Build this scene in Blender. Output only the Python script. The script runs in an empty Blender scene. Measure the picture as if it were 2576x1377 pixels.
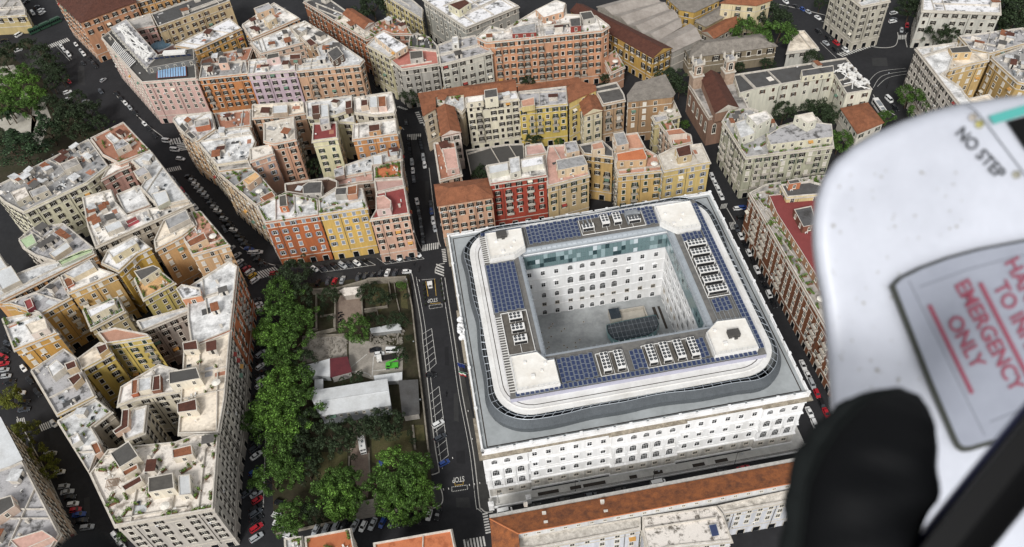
import bpy, math, random
from mathutils import Vector, Matrix
from mathutils.bvhtree import BVHTree
from math import sin, cos, pi, radians, sqrt
rnd = random.Random(7)
SC = bpy.context.scene
COL = SC.collection
# ------------------------------------------------------------------ camera
FPX, CX, CY = 2033.926, 1288.0, 688.5          # focal length and centre in the pixels of a 2576 px wide photograph
PITCH, ROLL, ALT = 0.73355077, -0.09690999, 240.0
_r = Vector((1, 0, 0)); _f = Vector((0, sin(PITCH), -cos(PITCH))); _u = _r.cross(_f)
RT = _r*cos(ROLL) + _u*sin(ROLL); UP = _u*cos(ROLL) - _r*sin(ROLL); FW = _f
CAM = Vector((0, 0, ALT))
cd = bpy.data.cameras.new('camera'); co = bpy.data.objects.new('camera', cd); COL.objects.link(co)
m = Matrix((RT, UP, -FW)).transposed().to_4x4(); m.translation = CAM
co.matrix_world = m
cd.sensor_width = 36; cd.lens = FPX/2576*36; cd.clip_start = 0.05; cd.clip_end = 3000
cd.dof.use_dof = True; cd.dof.focus_distance = 270; cd.dof.aperture_fstop = 3.0
SC.camera = co
# ------------------------------------------------------------------ light: overcast noon
SUN_EL, SUN_AZ = 42.0, 200.0        # azimuth clockwise from +Y: high light from behind the camera
w = bpy.data.worlds.new('World'); SC.world = w; w.use_nodes = True
nt = w.node_tree; bg = nt.nodes['Background']
sky = nt.nodes.new('ShaderNodeTexSky'); sky.sky_type = 'NISHITA'; sky.sun_disc = False
sky.sun_elevation = radians(SUN_EL); sky.sun_rotation = radians(SUN_AZ); sky.dust_density = 1.0; sky.air_density = 1.0
hs = nt.nodes.new('ShaderNodeHueSaturation'); hs.inputs['Saturation'].default_value = 0.10
nt.links.new(sky.outputs[0], hs.inputs['Color']); nt.links.new(hs.outputs[0], bg.inputs[0])
bg.inputs[1].default_value = 0.10
sl = bpy.data.lights.new('sun', 'SUN'); sl.energy = 1.5; sl.angle = radians(14); sl.color = (1, .985, .96)
so = bpy.data.objects.new('sun', sl); COL.objects.link(so)
sd = Vector((sin(radians(SUN_AZ))*cos(radians(SUN_EL)), cos(radians(SUN_AZ))*cos(radians(SUN_EL)), sin(radians(SUN_EL))))
so.rotation_euler = sd.to_track_quat('Z', 'Y').to_euler(); so.location = (0, 0, 400)
SC.view_settings.view_transform = 'Standard'; SC.view_settings.look = 'None'
SC.view_settings.exposure = 0.78; SC.view_settings.gamma = 1; SC.view_settings.use_curve_mapping = False
SC.cycles.max_bounces = 5; SC.cycles.diffuse_bounces = 3; SC.cycles.glossy_bounces = 2

# ------------------------------------------------------------------ pixels to places
FR = {'T': (0, 0, 1), 'a': (0, 0, .34105), 'b': (603.7, 0, .34105), 'c': (1207.5, 0, .34105), 'd': (1811.3, 0, .34095),
      'e': (0, 402.5, .34105), 'g': (603.7, 402.5, .34105), 'm1': (1106.9, 436, .2923), 'm2': (1576.5, 436, .2923),
      'm3': (1106.9, 805, .2923), 'm4': (1576.5, 805, .2923), 'h': (0, 838.5, .39114), 'i': (603.7, 838.5, .39126),
      'j': (1174, 1073.4, .32553), 'k': (738, 1107, .20833)}
def px(fr, x, y):
    o = FR[fr]; return (o[0]+x*o[2], o[1]+y*o[2])
def ray(x, y):
    return (RT*((x-CX)/FPX) - UP*((y-CY)/FPX) + FW)
def U(fr, x, y, z=0.0):
    X, Y = px(fr, x, y); d = ray(X, Y); return CAM + d*((z-ALT)/d.z)
def near(X, Y, dep):                       # a point at a given depth in front of the lens
    return CAM + ray(X, Y)*dep
# ------------------------------------------------------------------ colours and materials
def lin(hx, k=1.0):
    hx = hx.lstrip('#'); o = []
    for i in (0, 2, 4):
        v = int(hx[i:i+2], 16)/255
        v = v/12.92 if v <= .04045 else ((v+.055)/1.055)**2.4
        o.append(min(v*k, .86))
    return o
MATS = {}
def mat(key, col, rough=.9, c2=None, amt=.5, sc=.35, fine=.12, streak=False, metal=0, bump=0, bsc=3, spec=.3, tile=None, emit=None, alpha=None, wave=None, lo=.34, hi=.72):
    """plaster, concrete, tiles...: a base colour broken up by stains c2 of their own shape and by fine grain"""
    if key in MATS: return MATS[key]
    M = bpy.data.materials.new(key); MATS[key] = M; M.use_nodes = True; T = M.node_tree; N = T.nodes; L = T.links
    p = N['Principled BSDF']; p.inputs['Roughness'].default_value = rough; p.inputs['Metallic'].default_value = metal
    p.inputs['Specular IOR Level'].default_value = spec
    geo = N.new('ShaderNodeNewGeometry'); pos = geo.outputs['Position']
    if c2 is not None or fine:
        vm = N.new('ShaderNodeMapping'); L.new(pos, vm.inputs['Vector'])
        if streak: vm.inputs['Scale'].default_value = (1, 1, .16)
        n1 = N.new('ShaderNodeTexNoise'); n1.inputs['Scale'].default_value = sc; n1.inputs['Detail'].default_value = 8; n1.inputs['Roughness'].default_value = .68
        L.new(vm.outputs[0], n1.inputs['Vector'])
        rp = N.new('ShaderNodeMapRange'); rp.inputs['From Min'].default_value = lo; rp.inputs['From Max'].default_value = hi; rp.inputs['To Max'].default_value = amt
        L.new(n1.outputs['Fac'], rp.inputs['Value'])
        mx = N.new('ShaderNodeMix'); mx.data_type = 'RGBA'; mx.inputs['A'].default_value = (*col, 1); mx.inputs['B'].default_value = (*(c2 or [c*.6 for c in col]), 1)
        L.new(rp.outputs[0], mx.inputs['Factor'])
        n2 = N.new('ShaderNodeTexNoise'); n2.inputs['Scale'].default_value = sc*7; n2.inputs['Detail'].default_value = 5
        L.new(vm.outputs[0], n2.inputs['Vector'])
        r2 = N.new('ShaderNodeMapRange'); r2.inputs['From Min'].default_value = .25; r2.inputs['From Max'].default_value = .75
        r2.inputs['To Min'].default_value = 1-fine; r2.inputs['To Max'].default_value = 1+fine
        L.new(n2.outputs['Fac'], r2.inputs['Value'])
        ml = N.new('ShaderNodeVectorMath'); ml.operation = 'SCALE'
        L.new(mx.outputs['Result'], ml.inputs[0]); L.new(r2.outputs[0], ml.inputs['Scale'])
        out = ml.outputs[0]
        if tile:                                  # courses of roof tiles or bricks
            br = N.new('ShaderNodeTexBrick'); br.inputs['Scale'].default_value = tile[0]; br.inputs['Mortar Size'].default_value = .03
            br.inputs['Color1'].default_value = (1, 1, 1, 1); br.inputs['Color2'].default_value = (tile[1],)*3+(1,); br.inputs['Mortar'].default_value = (tile[2],)*3+(1,)
            L.new(pos, br.inputs['Vector'])
            m2 = N.new('ShaderNodeMix'); m2.data_type = 'RGBA'; m2.blend_type = 'MULTIPLY'; m2.inputs['Factor'].default_value = 1
            L.new(out, m2.inputs['A']); L.new(br.outputs['Color'], m2.inputs['B']); out = m2.outputs['Result']
        L.new(out, p.inputs['Base Color'])
    else:
        p.inputs['Base Color'].default_value = (*col, 1)
    if bump:
        nb = N.new('ShaderNodeTexNoise'); nb.inputs['Scale'].default_value = bsc; nb.inputs['Detail'].default_value = 4; L.new(pos, nb.inputs['Vector'])
        hgt = nb.outputs['Fac']
        if wave:
            wv = N.new('ShaderNodeTexWave'); wv.inputs['Scale'].default_value = wave; wv.inputs['Distortion'].default_value = .6; L.new(pos, wv.inputs['Vector']); hgt = wv.outputs['Fac']
        b = N.new('ShaderNodeBump'); b.inputs['Strength'].default_value = bump; b.inputs['Distance'].default_value = .2
        L.new(hgt, b.inputs['Height']); L.new(b.outputs[0], p.inputs['Normal'])
    if emit: p.inputs['Emission Color'].default_value = (*emit, 1); p.inputs['Emission Strength'].default_value = 1
    return M
WK = 1.02                                         # lit plaster in the photograph -> paint reflectance
def mute(c, k=.10):
    g = .3*c[0]+.6*c[1]+.1*c[2]; return [x+(g-x)*k for x in c]
def wallm(hx): return mat('plaster '+hx, mute(lin(hx, WK)), .92, mute(lin(hx, WK*.5), .3), .75, .22, .10, streak=True)
ROOFS = {
 'white':  ('#e0dfdd', '#5c5a58', .95, .22), 'cream': ('#ded6c9', '#7a6d5e', .8, .22), 'grey': ('#a9a7a5', '#4c4a48', .9, .26),
 'dark':   ('#565554', '#36322f', .7, .2), 'slate': ('#54524f', '#3d3b39', .6, .3), 'brown': ('#5b4437', '#3a2a22', .8, .3),
 'terra':  ('#a87660', '#70503f', .7, .2), 'terral': ('#bd907a', '#84624f', .6, .2), 'red': ('#8a4442', '#5a2c2a', .5, .25),
 'salmon': ('#b9786c', '#8c5c52', .5, .2), 'pink': ('#bf9c92', '#8d6f64', .6, .25), 'orange': ('#b9714c', '#955034', .6, .35),
 'maroon': ('#5b2b31', '#43222a', .5, .4), 'green':  ('#a9bd97', '#7b806e', .6, .25), 'patch': ('#d6cfc4', '#6e675e', 1.0, .45), 'tan': ('#cfa878', '#8c6c4c', .6, .25)}
RV = [0]
def roofm(k):
    if k == 'tile': return mat('roof tile', lin('#9c6548', 1.0), .92, lin('#64402f'), .8, .4, .2, bump=.5, wave=2.2)
    if k == 'tilebrown': return mat('weathered roof tile', lin('#5e3b30', 1.1), .92, lin('#3c2620'), .7, .5, .2, bump=.5, wave=2.2)
    if k == 'tilegrey': return mat('grey roof tile', lin('#8c857c', 1.1), .92, lin('#57514b'), .7, .5, .2, bump=.4, wave=2.0)
    if k == 'metal': return mat('pale corrugated metal', lin('#d3d5d6'), .5, lin('#a9a8a4'), .6, .25, .06, bump=.25, wave=3.2)
    if k == 'fibre': return mat('fibre cement roofing', lin('#a39b93', 1.1), .9, lin('#7e756d'), .8, .12, .12, bump=.4, wave=2.6)
    c = ROOFS[k]; RV[0] += 1; v = RV[0] % 4           # four weatherings of each roof finish
    tint = ((1, 1, 1), (1.04, 1, .95), (.86, .87, .88), (.97, .97, 1.0))[v]
    return mat('roof %s %d' % (k, v), [min(.86, x*t*1.05) for x, t in zip(lin(c[0]), tint)], .93, lin(c[1], (1, .9, 1.2, .8)[v]), c[2], c[3]*(1, .6, 1.7, 1.1)[v], .12, lo=(.42, .46, .38, .5)[v], hi=(.74, .66, .8, .62)[v])
M_FRAME = mat('window frame paint', lin('#d9d3c6'), .7, fine=0)
M_PANE = mat('window glass', lin('#15181b'), .12, fine=0, spec=.6)
M_SHUT = {'D': mat('shutter dark', lin('#26201c'), .7, fine=0), 'G': mat('shutter grey', lin('#8b909a'), .7, fine=0), 'V': mat('shutter green', lin('#2a3a30'), .7, fine=0),
          'B': mat('shutter brown', lin('#4a3226'), .7, fine=0), 'W': mat('roller blind', lin('#d5d0c6'), .7, fine=0)}
M_CAP = mat('parapet render', lin('#d6cfc4'), .9, lin('#7e766c'), .7, .5, .12)
M_STONE = mat('pale stone', lin('#c9c2b6'), .9, lin('#8d857a'), .6, .4, .1)
M_IRON = mat('wrought iron', lin('#24211f'), .6, fine=0)
M_METAL = mat('galvanised metal', lin('#a9adb0'), .4, metal=.6, c2=lin('#7f8386'), sc=.6)
M_WHITE = mat('white painted metal', lin('#e4e2de'), .5, lin('#b8b4ae'), .5, .8, .05)
# ------------------------------------------------------------------ mesh collecting
class MB:
    def __init__(s): s.v = []; s.f = []; s.m = []
    def face(s, pts, mi=0):
        n = len(s.v); s.v += [tuple(p) for p in pts]; s.f.append(tuple(range(n, n+len(pts)))); s.m.append(mi)
    def box(s, c, sz, rz=0, mi=0, top=None, ax=None):
        cx, cy, cz = c; hx, hy, hz = sz[0]/2, sz[1]/2, sz[2]/2; ca, sa = cos(rz), sin(rz); n = len(s.v)
        for dz in (-1, 1):
            for dx, dy in ((-1, -1), (1, -1), (1, 1), (-1, 1)):
                x, y = dx*hx, dy*hy; s.v.append((cx+x*ca-y*sa, cy+x*sa+y*ca, cz+dz*hz))
        for q, t in (((0, 3, 2, 1), mi), ((4, 5, 6, 7), mi if top is None else top), ((0, 1, 5, 4), mi), ((1, 2, 6, 5), mi), ((2, 3, 7, 6), mi), ((3, 0, 4, 7), mi)):
            s.f.append(tuple(n+i for i in q)); s.m.append(t)
    def prism(s, poly, z0, z1, mi=0, top=None, bottom=False):
        k = len(poly)
        for i in range(k):
            a, b = poly[i], poly[(i+1) % k]
            s.face([(a[0], a[1], z0), (b[0], b[1], z0), (b[0], b[1], z1), (a[0], a[1], z1)], mi)
        if top is not None: s.face([(p[0], p[1], z1) for p in poly], top)
        if bottom: s.face([(p[0], p[1], z0) for p in reversed(poly)], mi)
    def ring(s, outer, inner, z, mi=0):
        k = len(outer)
        for i in range(k):
            j = (i+1) % k
            s.face([(*outer[i][:2], z), (*outer[j][:2], z), (*inner[j][:2], z), (*inner[i][:2], z)], mi)
    def bar(s, a, b, r, mi=0, n=5):
        a = Vector(a); b = Vector(b); d = (b-a).normalized(); t = Vector((0, 0, 1)) if abs(d.z) < .9 else Vector((1, 0, 0))
        x = d.cross(t).normalized(); y = d.cross(x); k = len(s.v)
        for P in (a, b):
            for i in range(n): s.v.append(tuple(P + x*(r*cos(2*pi*i/n)) + y*(r*sin(2*pi*i/n))))
        for i in range(n): s.f.append((k+i, k+(i+1) % n, k+n+(i+1) % n, k+n+i)); s.m.append(mi)
        s.f.append(tuple(k+i for i in range(n-1, -1, -1))); s.m.append(mi); s.f.append(tuple(k+n+i for i in range(n))); s.m.append(mi)
    def cyl(s, c, r0, r1, h, n=12, mi=0, top=None):
        k = len(s.v)
        for z, r in ((0, r0), (h, r1)):
            for i in range(n): s.v.append((c[0]+r*cos(2*pi*i/n), c[1]+r*sin(2*pi*i/n), c[2]+z))
        for i in range(n): s.f.append((k+i, k+(i+1) % n, k+n+(i+1) % n, k+n+i)); s.m.append(mi)
        s.f.append(tuple(k+n+i for i in range(n))); s.m.append(mi if top is None else top)
    def loft(s, rings, mi=0, cap=True, closed=True):
        n = len(rings[0]); k = len(s.v)
        for r in rings: s.v += [tuple(p) for p in r]
        for a in range(len(rings)-1):
            for i in range(n if closed else n-1):
                j = (i+1) % n; s.f.append((k+a*n+i, k+a*n+j, k+(a+1)*n+j, k+(a+1)*n+i)); s.m.append(mi)
        if cap:
            s.f.append(tuple(k+i for i in range(n-1, -1, -1))); s.m.append(mi)
            e = k+(len(rings)-1)*n; s.f.append(tuple(e+i for i in range(n))); s.m.append(mi)
    def mesh(s, name, mats, o=(0, 0, 0), smooth=False):
        me = bpy.data.meshes.new(name); me.from_pydata([(x-o[0], y-o[1], z-o[2]) for x, y, z in s.v], [], s.f)
        for M in (mats if isinstance(mats, (list, tuple)) else [mats]): me.materials.append(M)
        me.polygons.foreach_set('material_index', s.m)
        if smooth: me.polygons.foreach_set('use_smooth', [True]*len(s.f))
        me.update(); return me
def link(name, me, parent=None, loc=(0, 0, 0), rz=0, sc=None):
    o = bpy.data.objects.new(name, me); COL.objects.link(o)
    if parent is not None: o.parent = parent
    o.location = loc
    if rz: o.rotation_euler = (0, 0, rz)
    if sc: o.scale = sc
    return o
def tag(o, label=None, cat=None, group=None, kind=None):
    if label: o['label'] = label
    if cat: o['category'] = cat
    if group: o['group'] = group
    if kind: o['kind'] = kind
    return o
def thing(name, loc, label, cat, group=None, rz=0):
    return tag(link(name, None, None, loc, rz), label, cat, group)
def area2(p): return sum(p[i][0]*p[(i+1) % len(p)][1]-p[(i+1) % len(p)][0]*p[i][1] for i in range(len(p)))/2
def ccw(p): return list(p) if area2(p) > 0 else list(reversed(p))
def inset(p, d):
    out = []; k = len(p)
    for i in range(k):
        a, b, c = Vector(p[i-1][:2]), Vector(p[i][:2]), Vector(p[(i+1) % k][:2])
        e1 = (b-a).normalized(); e2 = (c-b).normalized(); n1 = Vector((-e1.y, e1.x)); n2 = Vector((-e2.y, e2.x))
        t = n1+n2; q = max(.45, 1+n1.dot(n2)); t = t/q
        out.append((b.x+t.x*d, b.y+t.y*d))
    return out
def inside(p, x, y):
    r = False; j = len(p)-1
    for i in range(len(p)):
        if (p[i][1] > y) != (p[j][1] > y) and x < (p[j][0]-p[i][0])*(y-p[i][1])/(p[j][1]-p[i][1])+p[i][0]: r = not r
        j = i
    return r
def edge_dist(p, x, y):
    best = 1e9
    for i in range(len(p)):
        a = Vector(p[i][:2]); b = Vector(p[(i+1) % len(p)][:2]); ab = b-a
        t = max(0, min(1, (Vector((x, y))-a).dot(ab)/max(ab.length_squared, 1e-6))); best = min(best, (a+ab*t-Vector((x, y))).length)
    return best
OCC_V, OCC_F = [], []                              # walls and roofs that hide what is behind them
def occ(poly, z0, z1):
    n = len(OCC_V); k = len(poly)
    OCC_V.extend([(p[0], p[1], z0) for p in poly] + [(p[0], p[1], z1) for p in poly])
    for i in range(k): OCC_F.append((n+i, n+(i+1) % k, n+k+(i+1) % k, n+k+i))
    OCC_F.append(tuple(n+k+i for i in range(k)))
# ------------------------------------------------------------------ shared small meshes
def leaf_cloud(mb, clumps, per, size, mi=0, flat=.5, seed=1):
    """leaf-sized faces spread over clumps (x, y, z, r)"""
    R = random.Random(seed)
    for (cx, cy, cz, r) in clumps:
        for _ in range(per):
            th = R.uniform(0, 2*pi); ph = math.acos(R.uniform(-.55, 1)); rr = r*(R.uniform(.25, 1)**.4)
            n = Vector((sin(ph)*cos(th), sin(ph)*sin(th), cos(ph)))
            p = Vector((cx, cy, cz)) + Vector((n.x, n.y, n.z*flat*1.6))*rr
            n = (n + Vector((R.uniform(-.7, .7), R.uniform(-.7, .7), R.uniform(-.2, .9)))).normalized()
            t = n.cross(Vector((R.uniform(-1, 1), R.uniform(-1, 1), R.uniform(-1, 1)))).normalized(); b = n.cross(t); s = size*R.uniform(.6, 1.25)
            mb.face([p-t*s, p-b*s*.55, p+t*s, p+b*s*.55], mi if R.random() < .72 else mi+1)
def leafm(key, hx, hx2): return [mat('leaves '+key, lin(hx), .75, lin(hx2), .7, .25, .25, spec=.2), mat('leaves light '+key, lin(hx, 3.0), .6, lin(hx, 1.5), .7, .5, .25, spec=.35)]  # crown highlights painted in: a paler leaf colour against a darkened base
LEAF_P = leafm('terrace', '#4a5f26', '#2c3a18')
def win_mesh(w=1.15, h=1.9, arch=False, mull=1, trans=1, surround=.16, fm=None, key='window'):
    b = MB(); d = .10; x0, z0 = w/2, h/2
    if arch:
        n = 8; top = z0-w/2
        pts = [(-x0, -z0), (x0, -z0)] + [(x0*cos(pi*i/n), top+x0*sin(pi*i/n)) for i in range(n+1)]
    else: pts = [(-x0, -z0), (x0, -z0), (x0, z0), (-x0, z0)]
    b.face([(-x, .025, z) for x, z in pts], 1)
    big = [(x*(1+surround*2/w), z*(1+surround*2/h)+(.0)) for x, z in pts]; k = len(pts)
    for i in range(k):
        j = (i+1) % k; p, q, P, Q = pts[i], pts[j], big[i], big[j]
        b.face([(-p[0], d, p[1]), (-q[0], d, q[1]), (-Q[0], d, Q[1]), (-P[0], d, P[1])], 0)
        b.face([(-p[0], .025, p[1]), (-q[0], .025, q[1]), (-q[0], d, q[1]), (-p[0], d, p[1])], 0)
        b.face([(-P[0], d, P[1]), (-Q[0], d, Q[1]), (-Q[0], 0, Q[1]), (-P[0], 0, P[1])], 0)
    for i in range(mull): b.box((-x0+w*(i+1)/(mull+1), .045, 0), (.07, .04, h*.98), 0, 0)
    for i in range(trans): b.box((0, .045, -z0+h*(i+1)/(trans+1)+h*.12), (w*.98, .04, .06), 0, 0)
    b.box((0, .14, -z0-surround*.6), (w+surround*2.6, .28, .12), 0, 0)
    return b.mesh(key, [fm or M_FRAME, M_PANE])
WM = win_mesh(); WMS = win_mesh(.8, 1.0, trans=0, surround=.1, key='small_window'); WMA = win_mesh(1.2, 2.1, True, key='arched_window')
def shut_open(M):
    out = []
    for s in (-1, 1):
        b = MB(); b.box((s*.9, .17, 0), (.56, .06, 1.95), s*.28); b.box((s*.9, .2, 0), (.4, .06, 1.7), s*.28); out.append(b.mesh('shutter', M))
    return out
def shut_closed(M):
    b = MB(); b.box((0, .115, 0), (1.14, .05, 1.86)); b.box((0, .135, 0), (.05, .04, 1.86))
    for i in range(5): b.box((0, .135, -.7+i*.35), (1.0, .04, .1))
    return b.mesh('closed_shutters', M)
SHO = {k: shut_open(M) for k, M in M_SHUT.items()}; SHC = {k: shut_closed(M) for k, M in M_SHUT.items()}
_b = MB(); _b.box((0, .62, .07), (2.9, 1.24, .16), 0, 0)
for x in [-1.38+i*.23 for i in range(13)]: _b.box((x, 1.2, .62), (.04, .04, .95), 0, 1)
for s in (-1.41, 1.41):
    for i in range(5): _b.box((s, .2+i*.25, .62), (.04, .04, .95), 0, 1)
_b.box((0, 1.2, 1.12), (2.86, .07, .06), 0, 1); _b.box((-1.41, .62, 1.12), (.06, 1.2, .06), 0, 1); _b.box((1.41, .62, 1.12), (.06, 1.2, .06), 0, 1)
BALC = _b.mesh('balcony', [M_STONE, M_IRON])
_b = MB(); _b.box((0, .62, .07), (2.9, 1.24, .16)); _b.box((0, 1.2, .62), (2.9, .08, .95)); _b.box((-1.41, .6, .62), (.08, 1.14, .95)); _b.box((1.41, .6, .62), (.08, 1.14, .95))
BALS = _b.mesh('balcony', [M_STONE])
_b = MB(); _b.face([(1.1, .03, -1.5), (-1.1, .03, -1.5), (-1.1, .03, 1.0), (-.75, .03, 1.45), (.75, .03, 1.45), (1.1, .03, 1.0)], 1)
for s in (-1, 1): _b.box((s*1.2, .07, -.2), (.25, .14, 2.6))
_b.box((0, .07, 1.55), (2.2, .14, .3)); SHOP = _b.mesh('shop_door', [M_STONE, M_PANE])
# roof furniture
def dish_mesh():
    b = MB(); n = 9; rs = []
    for r, z in ((.02, 0), (.22, .03), (.42, .12)): rs.append([(r*cos(2*pi*i/n), -z, r*sin(2*pi*i/n)) for i in range(n)])
    b.loft([[(x, y, z+1.0) for x, y, z in r] for r in rs], 0, cap=False); b.face([(x, y, z+1.0) for x, y, z in rs[0]]); b.bar((0, .05, 0), (0, .05, 1), .03, 1); b.bar((0, 0, .7), (0, -.45, .95), .02, 1)
    return b.mesh('satellite_dish', [M_WHITE, M_IRON])
DISH = dish_mesh()
_b = MB(); _b.box((0, 0, .7), (.6, .8, 1.4)); _b.box((0, 0, 1.45), (.8, 1.0, .1)); _b.box((0, 0, 1.62), (.3, .6, .24), 0, 1); CHIM = _b.mesh('chimney', [M_CAP, M_STONE])
_b = MB(); _b.box((0, 0, .45), (.95, .4, .7)); _b.cyl((0, 0, .8), .01, .01, .01); _b.box((0, -.21, .45), (.5, .02, .5), 0, 1); _b.box((0, 0, .06), (.8, .3, .1), 0, 1); ACU = _b.mesh('air_conditioner', [M_WHITE, M_IRON])
_b = MB(); _b.cyl((0, 0, .25), .55, .55, 1.0, 12); _b.cyl((0, 0, 1.25), .55, .2, .18, 12); _b.box((0, 0, .12), (1.0, .2, .24)); TANK = _b.mesh('water_tank', [M_METAL], smooth=False)
_b = MB(); _b.box((0, 0, .2), (1.5, 1.1, .4)); _b.face([(-.65, -.45, .405), (.65, -.45, .405), (.65, .45, .405), (-.65, .45, .405)], 1); SKYL = _b.mesh('skylight', [M_METAL, M_PANE])
_b = MB(); _b.bar((0, 0, 0), (0, 0, 3.2), .035); _b.bar((-.5, 0, 3.0), (.5, 0, 3.0), .02); _b.bar((-.35, 0, 2.75), (.35, 0, 2.75), .02); _b.bar((0, -.6, 2.9), (0, .6, 2.9), .02); ANT = _b.mesh('antenna', [M_METAL])
M_POT = mat('terracotta pot', lin('#7a5a48'), .9)
def planter_mesh(seed, n=5, L=1.8):
    b = MB(); b.box((0, 0, .22), (L, .5, .44), 0, 2); R = random.Random(seed)
    leaf_cloud(b, [(R.uniform(-L*.45, L*.45), R.uniform(-.25, .25), R.uniform(.6, 1.1), R.uniform(.35, .6)) for _ in range(n)], 22, .17, 0, .6, seed)
    return b.mesh('planter', LEAF_P+[M_POT])
PLANT = [planter_mesh(11), planter_mesh(12, 8, 2.6), planter_mesh(13, 3, .7)]
_b = MB(); _b.cyl((0, 0, .72), .55, .55, .05, 10); _b.bar((0, 0, 0), (0, 0, .72), .06)
TABLE = _b.mesh('garden_table', [M_STONE])
_b = MB(); _b.box((0, 0, .42), (.5, .5, .06)); _b.box((0, .23, .7), (.5, .06, .6))
for sx in (-.2, .2):
    for sy in (-.2, .2): _b.box((sx, sy, .2), (.05, .05, .4))
CHAIR = _b.mesh('garden_chair', [M_WHITE])
_b = MB(); n = 8
_b.loft([[(1.5*cos(2*pi*i/n), 1.5*sin(2*pi*i/n), 2.2) for i in range(n)], [(.05*cos(2*pi*i/n), .05*sin(2*pi*i/n), 2.75) for i in range(n)]]); _b.bar((0, 0, 0), (0, 0, 2.7), .04)
PARAS = _b.mesh('parasol', [mat('parasol canvas', lin('#e2ddd2'), .9)])
_b = MB()
for x in (-1.6, 1.6):
    for y in (-1.1, 1.1): _b.box((x, y, 1.2), (.1, .1, 2.4))
for i in range(9): _b.box((-1.8+i*.45, 0, 2.5), (.12, 2.8, .1))
for y in (-1.1, 1.1): _b.box((0, y, 2.42), (3.9, .1, .1))
PERG = _b.mesh('pergola', [mat('weathered timber', lin('#8c6f56'), .9, lin('#5a4636'))])
_b = MB(); _b.box((0, 0, 1.1), (2.6, 2.2, 2.2)); _b.loft([[(-1.5, -1.3, 2.1), (1.5, -1.3, 2.1), (1.5, 1.3, 2.5), (-1.5, 1.3, 2.5)], [(-1.5, -1.3, 2.25), (1.5, -1.3, 2.25), (1.5, 1.3, 2.7), (-1.5, 1.3, 2.7)]], 1); _b.face([(-.4, -1.11, .0), (.4, -1.11, 0), (.4, -1.11, 1.9), (-.4, -1.11, 1.9)], 2)
HUT = [_b.mesh('stair_hut', [M_CAP, roofm(k), M_PANE]) for k in ('tilebrown', 'tile', 'dark', 'white')]
AWN = []
for hx_ in ('#d9d2c2', '#b98a4a', '#8a3a34', '#5f7a6a'):
    _b = MB(); _b.loft([[(-1.0, .03, .1), (1.0, .03, .1), (1.0, .03, .16), (-1.0, .03, .16)], [(-1.0, 1.1, -.55), (1.0, 1.1, -.55), (1.0, 1.1, -.5), (-1.0, 1.1, -.5)]]); AWN.append(_b.mesh('awning', mat('awning '+hx_, lin(hx_), .9, fine=.06)))
M_PIPE = mat('downpipe', lin('#4a443d'), .7, fine=0)
PATCH = [roofm(k) for k in ('grey', 'grey', 'white', 'dark', 'cream', 'terra', 'metal')]
WINS = []
def cam_side(mid, n): return n.dot(CAM-mid) > -6
MIX = {'D': 'D D D D d', 'B': 'B B B B b p', 'V': 'V V V v p', 'G': 'G G G g g', 'P': 'p p p', 'W': 'w w p p', 'X': 'D V p w', 'Y': 'G g g g'}
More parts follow.
